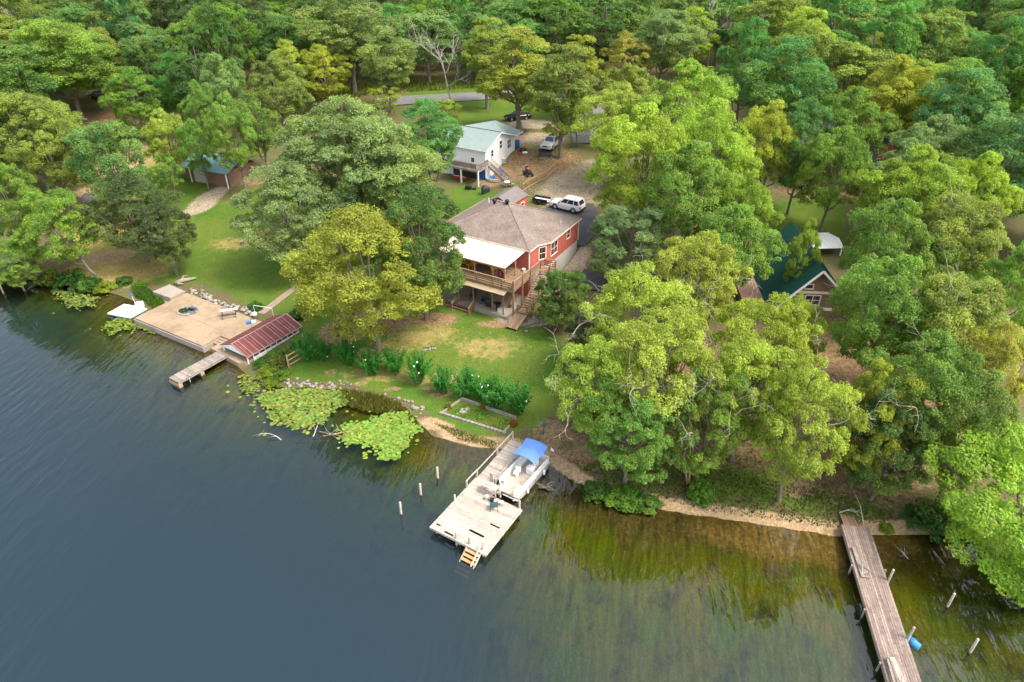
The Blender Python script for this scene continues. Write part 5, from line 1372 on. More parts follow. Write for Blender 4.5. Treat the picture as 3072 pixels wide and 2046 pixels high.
t = ground_thing('cooling_unit', 'round grey cooling unit against the white house wall', 'cooling unit', zw(975, 870)); b = MB(); b.lathe((0, 0, 0), [(.38, 0), (.38, .78), (.3, .84), (.28, .8), (.02, .79)], 16); b.build('casing', M['steel'], t)
t = ground_thing('riding_mower', 'black riding mower with an orange wheel parked in the dirt yard', 'mower', zw(1310, 1040), math.radians(200))
b = MB(); b.box((0, .5, .55), (.6, .9, .4)); b.box((0, -.35, .45), (.8, .7, .3)); b.build('body', M['black'], t, bevel=.06)
b = MB(); b.box((0, -.35, .75), (.5, .45, .12)); b.box((0, -.58, 1.0), (.48, .1, .45)); b.build('seat', M['dark_metal'], t, bevel=.04)
for x, y, r in [(-.42, .75, .22), (.42, .75, .22), (-.48, -.4, .32), (.48, -.4, .32)]:
    b = MB(); b.tube([(x - .1, y, r), (x + .1, y, r)], r, 14); b.build('wheel', M['tyre'], t)
b = MB(); b.tube([(0, .1, .7), (0, -.02, 1.05)], .03, 6); b.lathe((0, -.03, 1.05), [(.2, 0), (.22, .02), (.2, .04)], 14); b.build('steering_wheel', M['orange_wood'], t)
t = ground_thing('patio_set', 'small pale garden table on the dirt behind the red shed', 'table', zw(1030, 1190)); b = MB(); b.lathe((0, 0, .62), [(.55, 0), (.55, .05), (.02, .06)], 14); b.build('table_top', M['block'], t)
for a in (0, 2.1, 4.2):
    b = MB(); b.tube([(.1 * math.cos(a), .1 * math.sin(a), .62), (.4 * math.cos(a), .4 * math.sin(a), 0)], .03, 6); b.build('leg', M['block'], t)
def garden_chair(px_, rz, label):
    t = ground_thing('garden_chair', label, 'chair', px_, rz); b = MB(); b.box((0, 0, .42), (.5, .48, .05)); b.build('seat', M['stone'], t); b = MB(); b.box((0, -.25, .75), (.5, .06, .6), 0, 1, .2); b.build('backrest', M['stone'], t)
    for x in (-.21, .21):
        for y in (-.2, .2):
            b = MB(); b.box((x, y, .2), (.05, .05, .42)); b.build('leg', M['stone'], t)
garden_chair(zw(965, 1180), 1.2, 'pale chair left of the garden table in the dirt yard')
garden_chair(zw(1090, 1195), -1.2, 'pale chair right of the garden table in the dirt yard')
t = ground_thing('rubbish_heap', 'black bag with red and white rubbish beside the blue barrel', 'rubbish', zw(1240, 735))
b = MB(); b.lathe((0, .5, 0), [(.6, 0), (.7, .3), (.45, .6), (.1, .72)], 10); b.build('black_bag', M['black'], t, True)
b = MB(); b.box((.3, -.2, .16), (.8, .5, .3), .4); b.build('white_sack', M['white'], t, bevel=.1); b = MB(); b.box((-.45, -.5, .15), (.6, .45, .28), -.3); b.build('red_sack', M['red_plastic'], t, bevel=.08)
t = thing('basement_bench', 'red bench with white legs inside the open basement of the white house', 'bench', place(WH, -3.6, -10.3, -2.6), WH.rotation_euler.z)
b = MB(); b.box((0, 0, .5), (2.0, .5, .12)); b.box((0, -.2, .75), (2.0, .06, .3)); b.build('seat', M['red_plastic'], t); b = MB(); b.box((0, -.35, .95), (2.4, .06, .06)); b.box((0, -.35, .1), (2.4, .06, .06)); b.build('rail', M['white'], t)
# long wire fence of the yard
def wire_fence(label, pts, h):
    P = [on_ground(*p) for p in pts]; o = P[0]
    root = thing('wire_fence', label, 'fence', o); L = [(p[0] - o[0], p[1] - o[1], p[2] - o[2]) for p in P]
    for p in L:
        b = MB(); b.box((p[0], p[1], p[2] + h / 2), (.1, .1, h)); b.build('post', M['raw_wood'], root)
    for a, c in zip(L[:-1], L[1:]):
        b = MB(); b.beam((a[0], a[1], a[2] + h * .72), (c[0], c[1], c[2] + h * .72), .05, .1); b.beam((a[0], a[1], a[2] + .1), (c[0], c[1], c[2] + .1), .05, .14); b.build('rail', M['raw_wood'], root)
        b = MB()
        for z in (.35, .5, .65, .8): b.beam((a[0], a[1], a[2] + z * h * .85), (c[0], c[1], c[2] + z * h * .85), .012, .012)
        b.build('wire', M['orange_wood'], root)
wire_fence('post and wire fence running across the dirt yard of the white house', [zw(1240, 1260), zw(1330, 1200), zw(1450, 1130), zw(1562, 1085), zw(1680, 965), zw(1790, 900)], 1.5)
# utility poles and their wires
def upole(px_, h, label):
    x, y, z = px_
    t = thing('utility_pole', label, 'utility pole', (x, y, z))
    b = MB(); b.tube([(0, 0, -.5), (0, 0, h)], [.17, .12], 10); b.build('pole', M['white'], t)
    b = MB(); b.box((0, 0, h - .7), (2.2, .12, .14), .3); b.box((0, 0, h - 1.6), (1.6, .12, .12), .3); b.build('crossarm', M['white'], t)
    b = MB(); b.lathe((.35, -.1, h - 2.8), [(.2, 0), (.22, .1), (.22, .75), (.15, .85)], 12); b.build('transformer', M['white'], t)
    return (x, y, z + h)
a1 = at(*D(1306, 46), 19.0); a1 = (a1[0], a1[1], gz(a1[0], a1[1])); q1 = upole(a1, 19.0 - a1[2], 'tall white utility pole with crossarms against the wood')
a2 = at(*D(1405, 80), 17.0); a2 = (a2[0], a2[1], gz(a2[0], a2[1])); q2 = upole(a2, 17.0 - a2[2], 'shorter white utility pole right of the tall one')
t = thing('power_line', 'thin power lines hanging between the utility poles', 'power line', (0, 0, 0))
for dz in (.7, 1.6):
    for s in (-.6, .6):
        b = MB(); A_, B_ = Vector(q1) + Vector((s, .2 * s, -dz)), Vector(q2) + Vector((s, .2 * s, -dz))
        Z_ = A_ + (A_ - B_) * 2.2 + Vector((0, 0, -2))
        b.tube([A_.lerp(B_, k / 8) - Vector((0, 0, 1.2 * math.sin(math.pi * k / 8))) for k in range(9)], .02, 4); b.tube([A_.lerp(Z_, k / 8) - Vector((0, 0, 1.6 * math.sin(math.pi * k / 8))) for k in range(9)], .02, 4)
        b.build('wire', M['dark_metal'], t)
# small things on the lawns and bank
t = ground_thing('tree_stump', 'dark cut stump on the big lawn', 'stump', D(557, 562)); b = MB(); b.tube_rings([[(r * math.cos(a) * (1 + .1 * math.sin(3 * a)), r * math.sin(a), z) for a in np.linspace(0, 6.283, 12, endpoint=False)] for r, z in ((.36, -.1), (.27, .12), (.25, .5))]); b.build('stump', M['bark'], t); b = MB(); b.lathe((0, 0, .5), [(.24, 0), (.23, .012), (.02, .014)], 12); b.build('cut_face', M['tan'], t)
t = ground_thing('driftwood', 'grey gnarled driftwood log lying behind the small concrete slab', 'log', D(425, 648)); b = MB(); b.tube([(-.9, -.6, .1), (-.2, -.1, .25), (.5, .3, .2), (1.3, .5, .3)], [.25, .3, .22, .1], 8); b.tube([(-.2, -.1, .25), (-.3, .5, .5), (.1, .9, .45)], [.16, .1, .05], 6); b.tube([(-.7, -.5, .2), (-.4, -.9, .2), (.2, -.8, .15)], [.2, .15, .08], 6); b.build('log', M['gray_wood'], t, True)
t = ground_thing('boulder', 'large pale grey boulder beside the dark round tree', 'boulder', D(205, 462)); b = MB(); rocks(b, [(0, 0, .3)], 1.1, 1.3, .7); b.build('rock', M['stone'], t, True)
t = ground_thing('feeder_pole', 'thin dark pole with a green feeder on the bank beside the boat', 'pole', (1024 + 1395 / 2.2988, 1264 + 95 / 2.2988)); b = MB(); b.tube([(0, 0, -.1), (0, 0, 1.75)], .03, 6); b.build('pole', M['dark_metal'], t); b = MB(); b.lathe((0, 0, .9), [(.03, 0), (.12, .05), (.12, .55), (.16, .58), (.02, .75)], 10); b.build('feeder', M['green_plastic'], t)
t = ground_thing('leaning_boards', 'two raw boards leaning against the thick trunk on the right bank', 'boards', (2062, 1452)); b = MB(); b.beam((0, 0, 0), (-.5, .9, 2.6), .12, .05); b.build('board', M['raw_wood'], t); b = MB(); b.beam((.15, .1, 0), (.25, .9, 1.9), .14, .05); b.build('board', M['post_wood'], t)
p = at(*D(-22, 660), 0)
BD = thing('boat_dock', 'boat shelter with a pale flat roof over dark water at the left edge', 'boat shelter', (p[0], p[1], 0), math.radians(-28))
b = MB(); b.slab([(-4.5, -.5, 2.5), (3.4, -.5, 2.5), (3.4, 4.2, 2.9), (-4.5, 4.2, 2.9)], .1); b.build('roof', M['gray_shingle'], BD)
for x in (-4.2, -.6, 3.1):
    for y in (-.2, 3.9):
        b = MB(); b.box((x, y, .8), (.13, .13, 3.6)); b.build('post', M['pile_wood'], BD)
b = MB(); b.box((-.5, 4.0, .45), (7.8, .9, .12)); b.box((-4.3, 1.8, .45), (.7, 4.4, .12)); b.build('walkway', M['gray_wood'], BD)
# fallen branches in the shallows
def branch(label, pts, r, mt='pale_bark', twigs=4, wig=.2):
    P = [at(*p[:2], p[2]) for p in pts]; o = P[0]; t = thing('fallen_branch', label, 'branch', (o[0], o[1], 0))
    L = [Vector((p[0] - o[0], p[1] - o[1], p[2])) for p in P]; n_ = len(L)
    b = MB(); b.tube(L, [r * (1 - .75 * k / (n_ - 1)) for k in range(n_)], 6)
    rr = random.Random(len(label))
    for k in range(twigs):
        a = L[min(n_ - 2, 1 + k % max(1, n_ - 1))]; q_ = a + Vector((rr.uniform(-.9, .9), rr.uniform(-.9, .9), rr.uniform(-.05, .5)))
        b.tube([a, (a + q_) / 2 + Vector((rr.uniform(-wig, wig), rr.uniform(-wig, wig), .05)), q_], [r * .4, r * .28, r * .12], 5)
    b.build('limb', M[mt], t, True)
branch('bare white curved branch poking out of open water', [(*z5(350, 1160), -.05), (*z5(290, 1110), .25), (*z5(200, 1075), .4), (*z5(110, 1070), .3), (*z5(-20, 1110), .0)], .05)
branch('long sunken log lying level between the lily pads', [(*z5(520, 1185), -.15), (*z5(800, 1172), -.08), (*z5(1090, 1170), -.05)], .12, 'post_wood', 0)
branch('sunken limb running up to the right hand lily pads', [(*z5(730, 1150), -.1), (*z5(920, 1100), -.05), (*z5(1100, 1060), .05), (*z5(1220, 1045), .12)], .09, 'post_wood', 3)
branch('broken pole leaning out of the water below the left lily pads', [(*z5(735, 1130), -.1), (*z5(770, 1040), .2), (*z5(805, 940), .55)], .07, 'pile_wood', 1)
branch('thin twiggy branch across the gap in the lily pads', [(*z5(815, 1050), .15), (*z5(960, 1080), .2), (*z5(1090, 1100), .12)], .04, 'pale_bark', 6)
branch('curved pale root across the shore end of the long pier', [(*z8(1080, 400), .5), (*z8(1140, 380), .6), (*z8(1190, 395), .55), (*z8(1215, 420), .4)], .07)
branch('long thin pale pole leaning down to the pier head', [(*z8(1250, 490), .7), (*z8(1225, 350), 1.3), (*z8(1170, 225), 2.3)], .04, 'pale_bark', 0)
branch('forked brown branch sunk on the sandy bed left of the long pier', [(*z8(600, 755), -.35), (*z8(625, 700), -.3), (*z8(645, 735), -.32), (*z8(645, 800), -.4)], .09, 'post_wood', 0)
branch('pale twigs standing in the water under the lime maple', [(*z8(1560, 725), -.1), (*z8(1530, 690), .3), (*z8(1500, 640), .6)], .04, 'pale_bark', 4)
branch('dark muddy clump of roots in the water behind the boat', [(*z2(1200, 600), -.05), (*z2(1270, 600), .12), (*z2(1330, 610), 0)], .14, 'bark', 10, .3)
# ---------------------------------------------------------------- shrubs, flowering plants, weeds and lily pads
def np_obj(name, v, f, tint, hue, colour, parent=None, material=None):
    me = np_mesh(name, v, f, material or M['leaf'], fattr=dict(tint=tint, hue=hue)); o = bpy.data.objects.new(name, me); COL.objects.link(o); o.color = (*colour, 1)
    if parent is not None: o.parent = parent
    return o
def shrub_mesh(seed, leaf=.13, per=70, n=46, flat=.9):
    r = np.random.default_rng(seed); d = r.normal(size=(n, 3)); d[:, 2] = np.abs(d[:, 2]); d /= np.linalg.norm(d, axis=1)[:, None]
    c = d * r.uniform(.45, .95, n)[:, None] * np.array([1, 1, flat]); c[:, 2] += .08
    return leaf_cloud(seed + 5, c, r.uniform(.16, .3, n), per, leaf)
SHRUB = [shrub_mesh(s) for s in (1, 2, 3)]
SHRUB_ME = [np_mesh('foliage', v, f, M['leaf'], fattr=dict(tint=t, hue=h)) for v, f, t, h in SHRUB]
def shrub(px_, r, h, colour, label, k=0, world=None, grp=None):
    p = world or on_ground(*px_)
    t = thing('shrub', label, 'shrub', (p[0], p[1], max(p[2], -.1)), random.uniform(0, 6), grp)
    o = bpy.data.objects.new('foliage', SHRUB_ME[k % 3]); COL.objects.link(o); o.parent = t; o.scale = (r, r, h); o.color = (*colour, 1)
    b = MB(); 
    for a in (0, 2, 4): b.tube([(0, 0, -.1), (.4 * r * math.cos(a), .4 * r * math.sin(a), h * .6)], [.03, .012], 5, cap=False)
    b.build('stem', M['bark'], t)
G1, G2, G3, G4, G5 = (.045, .15, .028), (.09, .22, .025), (.20, .28, .02), (.028, .085, .024), (.14, .19, .035)
shrub((906, 950), 1.5, 1.6, G4, 'dark green shrub at the rear corner of the red roofed boathouse')
shrub(z4(1940, 930), 1.0, .9, G2, 'bright green shrub against the white boathouse wall', 1)
shrub(z4(1790, 1010), .9, .7, G1, 'green shrub at the lake corner of the boathouse wall', 2)
shrub(z4(2040, 900), .9, .9, G2, 'light green shrub between the boathouse and the raw timber fence panel')
shrub(z4(1960, 1010), 1.2, 1.0, G5, 'olive shrub in front of the raw timber fence panel', 1)
shrub(z4(1860, 1110), 1.1, .8, G3, 'yellow green shrub beside the shore below the timber fence panel', 2)
shrub(z4(1990, 1140), 1.0, .8, G2, 'low green shrub left of the rubble stones by the lily pads')
shrub(z4(1900, 1220), .9, .6, G3, 'yellow flowering shrub at the edge of the left lily pads', 1)
shrub(z4(1720, 390), .9, .9, G1, 'small round shrub beside the footpath at the landing', 2)
shrub(z4(2190, 800), .9, .7, G1, 'green low shrub at the back right corner of the boathouse')
shrub((218, 852), 2.0, 1.8, G1, 'dark green bush under the leaning shore tree', 1)
shrub((272, 866), 1.7, 1.5, G1, 'green bush left of the yellow one on the left shore', 2)
shrub((322, 868), 1.4, 1.2, G3, 'bright yellow green bush on the left shore')
shrub((375, 850), 1.1, .9, G1, 'green bush between the yellow bush and the small concrete slab', 1)
shrub((420, 862), 1.0, .8, G2, 'light green weeds clump left of the small concrete slab', 2)
shrub((150, 846), 1.9, 1.6, G5, 'olive bush hanging over the left shore', 0)
shrub((1790, 1480), 1.3, .7, G1, 'dark leafy shrub standing in the water right of the boat', 1)
shrub((1868, 1500), 1.7, .85, G2, 'wide green shrub at the water edge under the lime trees', 2)
shrub((1940, 1512), 1.3, .8, G1, 'green shrub at the right end of the water edge thicket', 0)
shrub((2660, 1590), .55, .5, G3, 'small yellow green shrub on the beach right of the pier head', 1)
shrub((1540, 1275), .45, .6, (.30, .14, .01), 'small orange flowered plant at the corner of the raised bed', 2)
shrub((1450, 1222), .4, .5, (.25, .12, .01), 'small orange flowered plant behind the raised bed', 0)
shrub((1345, 1225), .35, .45, (.22, .15, .01), 'small yellow plant at the left end of the raised bed', 1)
shrub((1390, 700), 1.6, 2.2, G1, 'round green shrub beside the left wall of the red shed', 2)
shrub((2790, 1570), 1.8, 1.5, G1, 'dark shrub on the bank below the lime maple', 1)
shrub((2900, 1575), 1.6, 1.2, G2, 'green shrub on the bank at the right edge below the lime maple', 0)
shrub((2100, 1490), 1.2, 1.4, G2, 'leafy shrub at the foot of the thick trunk on the right bank', 2)

# hibiscus: arching stalks with narrow leaves and a few white flowers
def hib_mesh(seed, n=30, H=2.0):
    r = np.random.default_rng(seed); V = []; T = []
    mb = MB()
    for k in range(n):
        a = r.uniform(0, 6.28); sp = .95 * math.sqrt(r.random()); h = H * r.uniform(.8, 1.05) * (1.08 - .35 * sp)
        base = np.array([.18 * math.cos(a), .18 * math.sin(a), 0]); tip = np.array([sp * math.cos(a), sp * math.sin(a), h])
        pts = [base * (1 - t) + tip * t + np.array([0, 0, .45 * h * t * (1 - t)]) for t in np.linspace(0, 1, 6)]
        mb.tube(pts, [.014, .012, .011, .01, .008, .005], 4, cap=False)
        for t in np.linspace(.25, 1, 34):
            p = base * (1 - t) + tip * t + np.array([0, 0, .45 * h * t * (1 - t)])
            b = r.uniform(0, 6.28); d = np.array([math.cos(b), math.sin(b), r.uniform(-.2, .5)]); d /= np.linalg.norm(d)
            s_ = np.cross(d, [0, 0, 1]); s_ /= np.linalg.norm(s_); L = r.uniform(.15, .26) * (1.2 - .6 * t)
            V += [p, p + d * L * .5 + s_ * L * .2, p + d * L - np.array([0, 0, L * .25]), p + d * L * .5 - s_ * L * .2]; T.append(r.uniform(.65, 1.3))
    V = np.array(V); f = np.arange(len(V)).reshape(-1, 4)
    me = np_mesh('foliage', V, f, M['leaf'], fattr=dict(tint=np.array(T), hue=r.random(len(T)) * .15))
    so = mb.build('stem', M['leaf']); sm = so.data; bpy.data.objects.remove(so)
    fm = MB()
    for k in range(3):
        a, q, h = r.uniform(0, 6.28), r.uniform(.3, .75), H * r.uniform(.25, .8)
        c = np.array([q * math.cos(a), q * math.sin(a), h]); nrm = np.array([math.cos(a), math.sin(a), .8]); u = np.cross(nrm, [0, 0, 1]); u /= np.linalg.norm(u); w_ = np.cross(nrm / np.linalg.norm(nrm), u)
        fm.add([c + nrm * .03] + [c + (u * math.cos(i * 1.0472) + w_ * math.sin(i * 1.0472)) * .045 + nrm * .05 for i in range(6)], [(0, 1 + i, 1 + (i + 1) % 6) for i in range(6)])
    fo = fm.build('flower', M['white']); fm_ = fo.data; bpy.data.objects.remove(fo)
    return me, sm, fm_
HIB = [hib_mesh(s) for s in (11, 12, 13)]
def zc5(x, y): return 1024 + x / 2.2988, 682 + y / 2.2988
HB = [(zc5(50, 945), 1.2, 'leftmost white flowered tall plant of the row across the front lawn'), (zc5(215, 1015), 1.2, 'second tall leafy plant from the left in the lawn row'),
      (zc5(375, 1010), 1.2, 'third tall leafy plant from the left in the lawn row'), (zc5(530, 1068), 1.3, 'tall leafy plant left of the gap in the lawn row, with a bare soil ring'),
      (zc5(705, 1140), 1.15, 'tall leafy plant with pale flower spikes just right of the gap in the lawn row'), (zc5(860, 1170), 1.2, 'tall leafy plant just left of the timber of the raised bed'),
      (zc5(1055, 1240), 1.3, 'biggest tall leafy plant, directly behind the raised bed'), (zc5(1225, 1278), 1.22, 'last tall leafy plant at the right end of the lawn row'),
      (zc5(960, 1180), .95, 'tall leafy plant squeezed between the two behind the raised bed'),
      (z4(2330, 960), 1.25, 'large white flowered plant right of the raw timber fence panel'), (z4(2480, 960), .9, 'smaller white flowered plant between the fence panel and the golden tree')]
for i, (p, s_, lab) in enumerate(HB):
    g = on_ground(*p); t = thing('flowering_plant', lab, 'plant', (g[0], g[1], g[2] - .02), i * 1.7, 'tall white flowered plants on the lawn'); me, sm, fm_ = HIB[i % 3]
    for nm, m_ in (('foliage', me), ('stem', sm), ('flower', fm_)):
        o = bpy.data.objects.new(nm, m_); COL.objects.link(o); o.parent = t; o.scale = (s_ * 1.42, s_ * 1.42, s_ * 1.35); o.color = (.055, .25, .04, 1)

def in_poly(P, n, r):
    P = np.array(P); lo, hi = P.min(0), P.max(0); out = []
    while len(out) < n:
        x, y = r.uniform(lo[0], hi[0]), r.uniform(lo[1], hi[1]); c = False
        for i in range(len(P)):
            (x1, y1), (x2, y2) = P[i], P[(i + 1) % len(P)]
            if (y1 > y) != (y2 > y) and x < (x2 - x1) * (y - y1) / (y2 - y1) + x1: c = not c
        if c: out.append((x, y))
    return np.array(out)
M['pad'] = leaf_mat('lily pad', .12, (.30, .20, .02), .8)
def lily(label, poly, n, colour, seed, rad=(.09, .19), lift=.10, warm=.3):
    r = np.random.default_rng(seed); P = in_poly([at(*p, 0)[:2] for p in poly], n, r)
    # thin the rim so that it frays out
    c = P.mean(0); V = []; K = 8
    for x, y in P + r.normal(0, .22, P.shape) + (r.random(len(P)) < .1)[:, None] * r.normal(0, .8, P.shape):
        q = r.uniform(*rad); z = .012 + r.random() * .02 + (r.random() < .55) * r.uniform(.5, 1) * lift; tx, ty = r.normal(0, .22, 2) * (1 if z > .05 else .05)
        a0 = r.uniform(0, 6.28)
        for k in range(K):
            a = a0 + k * 5.8 / (K - 1); dx, dy = q * math.cos(a), q * math.sin(a); V.append((x + dx, y + dy, z + dx * tx + dy * ty))
    n_ = len(P); hue = np.clip(r.normal(warm, .22, n_), 0, 1)
    o = np_obj('lily_pads', np.array(V), np.arange(n_ * K).reshape(-1, K), r.uniform(.7, 1.3, n_), hue, colour, None, M['pad'])
    tag(o, label, 'lily pads', None, 'stuff')
lily('dense green lily pads floating left of the sunken logs', [z5(*p) for p in ((60, 620), (230, 560), (420, 540), (700, 520), (1100, 580), (1140, 690), (1080, 740), (900, 850), (880, 960), (720, 960), (560, 1010), (330, 960), (180, 850), (250, 760), (110, 740))], 2000, (.10, .205, .038), 1)
lily('bright green lily pads floating right of the sunken logs', [z5(*p) for p in ((1130, 990), (1260, 950), (1400, 960), (1500, 900), (1700, 820), (1910, 830), (1930, 930), (2060, 1040), (1900, 1100), (1900, 1240), (1800, 1290), (1790, 1380), (1680, 1400), (1540, 1370), (1560, 1280), (1430, 1230), (1300, 1170), (1120, 1190))], 1600, (.125, .255, .038), 2, (.10, .2), .08, .18)
lily('sparse lily pads at the left corner of the concrete landing', [z4(*p) for p in ((40, 565), (170, 490), (400, 510), (640, 640), (560, 650), (440, 610), (240, 620), (130, 690))], 330, (.085, .19, .03), 3)
lily('lily pads floating off the left shore', [z8_ for z8_ in ((150, 868), (240, 880), (290, 895), (285, 915), (215, 925), (190, 900))], 420, (.075, .17, .04), 4)
lily('lily pads by the shrubs between boathouse and timber fence', [z4(*p) for p in ((1560, 1130), (1700, 1120), (1760, 1230), (1700, 1330), (1560, 1260))], 170, (.085, .17, .03), 5)
lily('a few loose lily pads drifting below the right patch', [z5(*p) for p in ((1330, 1280), (1440, 1270), (1400, 1350), (1360, 1420))], 9, (.16, .28, .03), 6, (.10, .16), .02)

def weeds(label, poly, n, h, colour, seed, warm=.3, w_=.03, name='weeds'):
    r = np.random.default_rng(seed); P = in_poly([on_ground(*p)[:2] for p in poly], n, r); Z = np.maximum(ground_z(P[:, 0], P[:, 1]), -.25)
    V = []
    for (x, y), z in zip(P, Z):
        a = r.uniform(0, 6.28); L = h * r.uniform(.5, 1.3); bx, by = r.normal(0, .25, 2) * L; q = w_ * r.uniform(.6, 1.5); sx_, sy_ = math.cos(a) * q, math.sin(a) * q
        V += [(x - sx_, y - sy_, z - .03), (x + sx_, y + sy_, z - .03), (x + bx * .5 + sx_ * .8, y + by * .5 + sy_ * .8, z + L * .6), (x + bx, y + by, z + L)]
    o = np_obj(name, np.array(V), np.arange(n * 4).reshape(-1, 4), r.uniform(.6, 1.4, n), np.clip(r.normal(warm, .25, n), 0, 1), colour); tag(o, label, 'weeds', None, 'stuff')
weeds('brown and green reeds along the bank between the lily pads', [z5(*p) for p in ((1120, 540), (1300, 560), (1600, 620), (1820, 700), (1860, 790), (1620, 860), (1400, 850), (1160, 760), (1080, 700))], 3200, .5, (.10, .095, .03), 21, .6)
weeds('green weeds at the left end of the concrete landing', [(400, 868), (450, 872), (497, 912), (470, 935), (438, 905), (405, 890)], 2200, .5, (.06, .15, .02), 22, .15, .05)
weeds('tufts of green weeds along the front of the concrete landing', [z4(*p) for p in ((180, 500), (420, 520), (700, 660), (680, 690), (420, 570), (250, 540))], 900, .35, (.07, .13, .025), 23, .3, .04)
weeds('rough grass on the verge behind the road', [D(*p) for p in ((700, 238), (945, 212), (1090, 205), (1090, 190), (930, 190), (700, 205))], 2600, .7, (.12, .14, .03), 24, .45, .09)
weeds('grass tufts in the raised bed', [(1390, 1215), (1530, 1262), (1505, 1295), (1340, 1245)], 700, .14, (.09, .16, .02), 25, .2, .03)
weeds('grass and weeds along the sandy bank left of the middle dock', [(1300, 1270), (1420, 1305), (1500, 1330), (1480, 1345), (1380, 1322)], 900, .2, (.12, .14, .03), 26, .5, .03)
weeds('weeds and leaf litter tufts over the shaded right bank', [(1700, 1380), (2100, 1400), (2500, 1480), (2750, 1560), (2500, 1585), (2100, 1530), (1760, 1430)], 3500, .22, (.065, .11, .02), 27, .3, .05)
weeds('green tuft growing in the fire ring', [z4(870, 440), z4(960, 370), z4(1000, 385), z4(940, 440)], 1, .1, (.05, .12, .02), 28) if False else None
g_ = thing('grass_tuft', 'green tuft growing in the fire ring', 'grass tuft', at(*z4(920, 425), .8)); o = bpy.data.objects.new('foliage', SHRUB_ME[1]); COL.objects.link(o); o.parent = g_; o.scale = (.6, .45, .4); o.color = (.035, .10, .02, 1)
weeds('long grass among the trees at the left lawn edge', [D(*p) for p in ((190, 430), (300, 350), (330, 300), (250, 280), (180, 340))], 2500, .4, (.11, .14, .03), 29, .4, .07)

# fallen leaves and clippings lying about the lawns
def litter(label, poly, n, seed, colour, size=.07):
    r = np.random.default_rng(seed); P = in_poly([on_ground(*D(*p))[:2] for p in poly], n, r); Z = ground_z(P[:, 0], P[:, 1]) + .09
    V = []
    for (x, y), z in zip(P, Z):
        a = r.uniform(0, 6.28); q = size * r.uniform(.5, 1.6); c, s_ = math.cos(a) * q, math.sin(a) * q; t = r.normal(0, .03, 2)
        V += [(x - c, y - s_, z), (x + s_ * .5, y - c * .5, z + t[0]), (x + c, y + s_, z + t[1]), (x - s_ * .5, y + c * .5, z)]
    o = np_obj('fallen_leaves', np.array(V), np.arange(n * 4).reshape(-1, 4), r.uniform(.5, 1.5, n), np.clip(r.normal(.3, .3, n), 0, 1), colour); tag(o, label, 'leaves', None, 'stuff')
litter('pale fallen leaves scattered over the front lawn', [(690, 760), (1010, 735), (1230, 760), (1250, 900), (1100, 930), (860, 870), (700, 830)], 900, 31, (.30, .27, .14))
litter('leaf litter under the trees on the right bank', [(1260, 960), (1560, 900), (1960, 880), (2080, 1160), (1800, 1140), (1400, 1060)], 6000, 32, (.20, .13, .07), .09)
litter('stones and straw scattered over the yard behind the red house', [(1180, 360), (1330, 350), (1380, 470), (1230, 470), (1190, 420)], 2500, 33, (.36, .29, .20), .10)
litter('dry leaves over the left lawn and bank', [(200, 520), (420, 470), (640, 400), (760, 600), (600, 700), (440, 650), (250, 640)], 900, 34, (.26, .22, .10), .07)
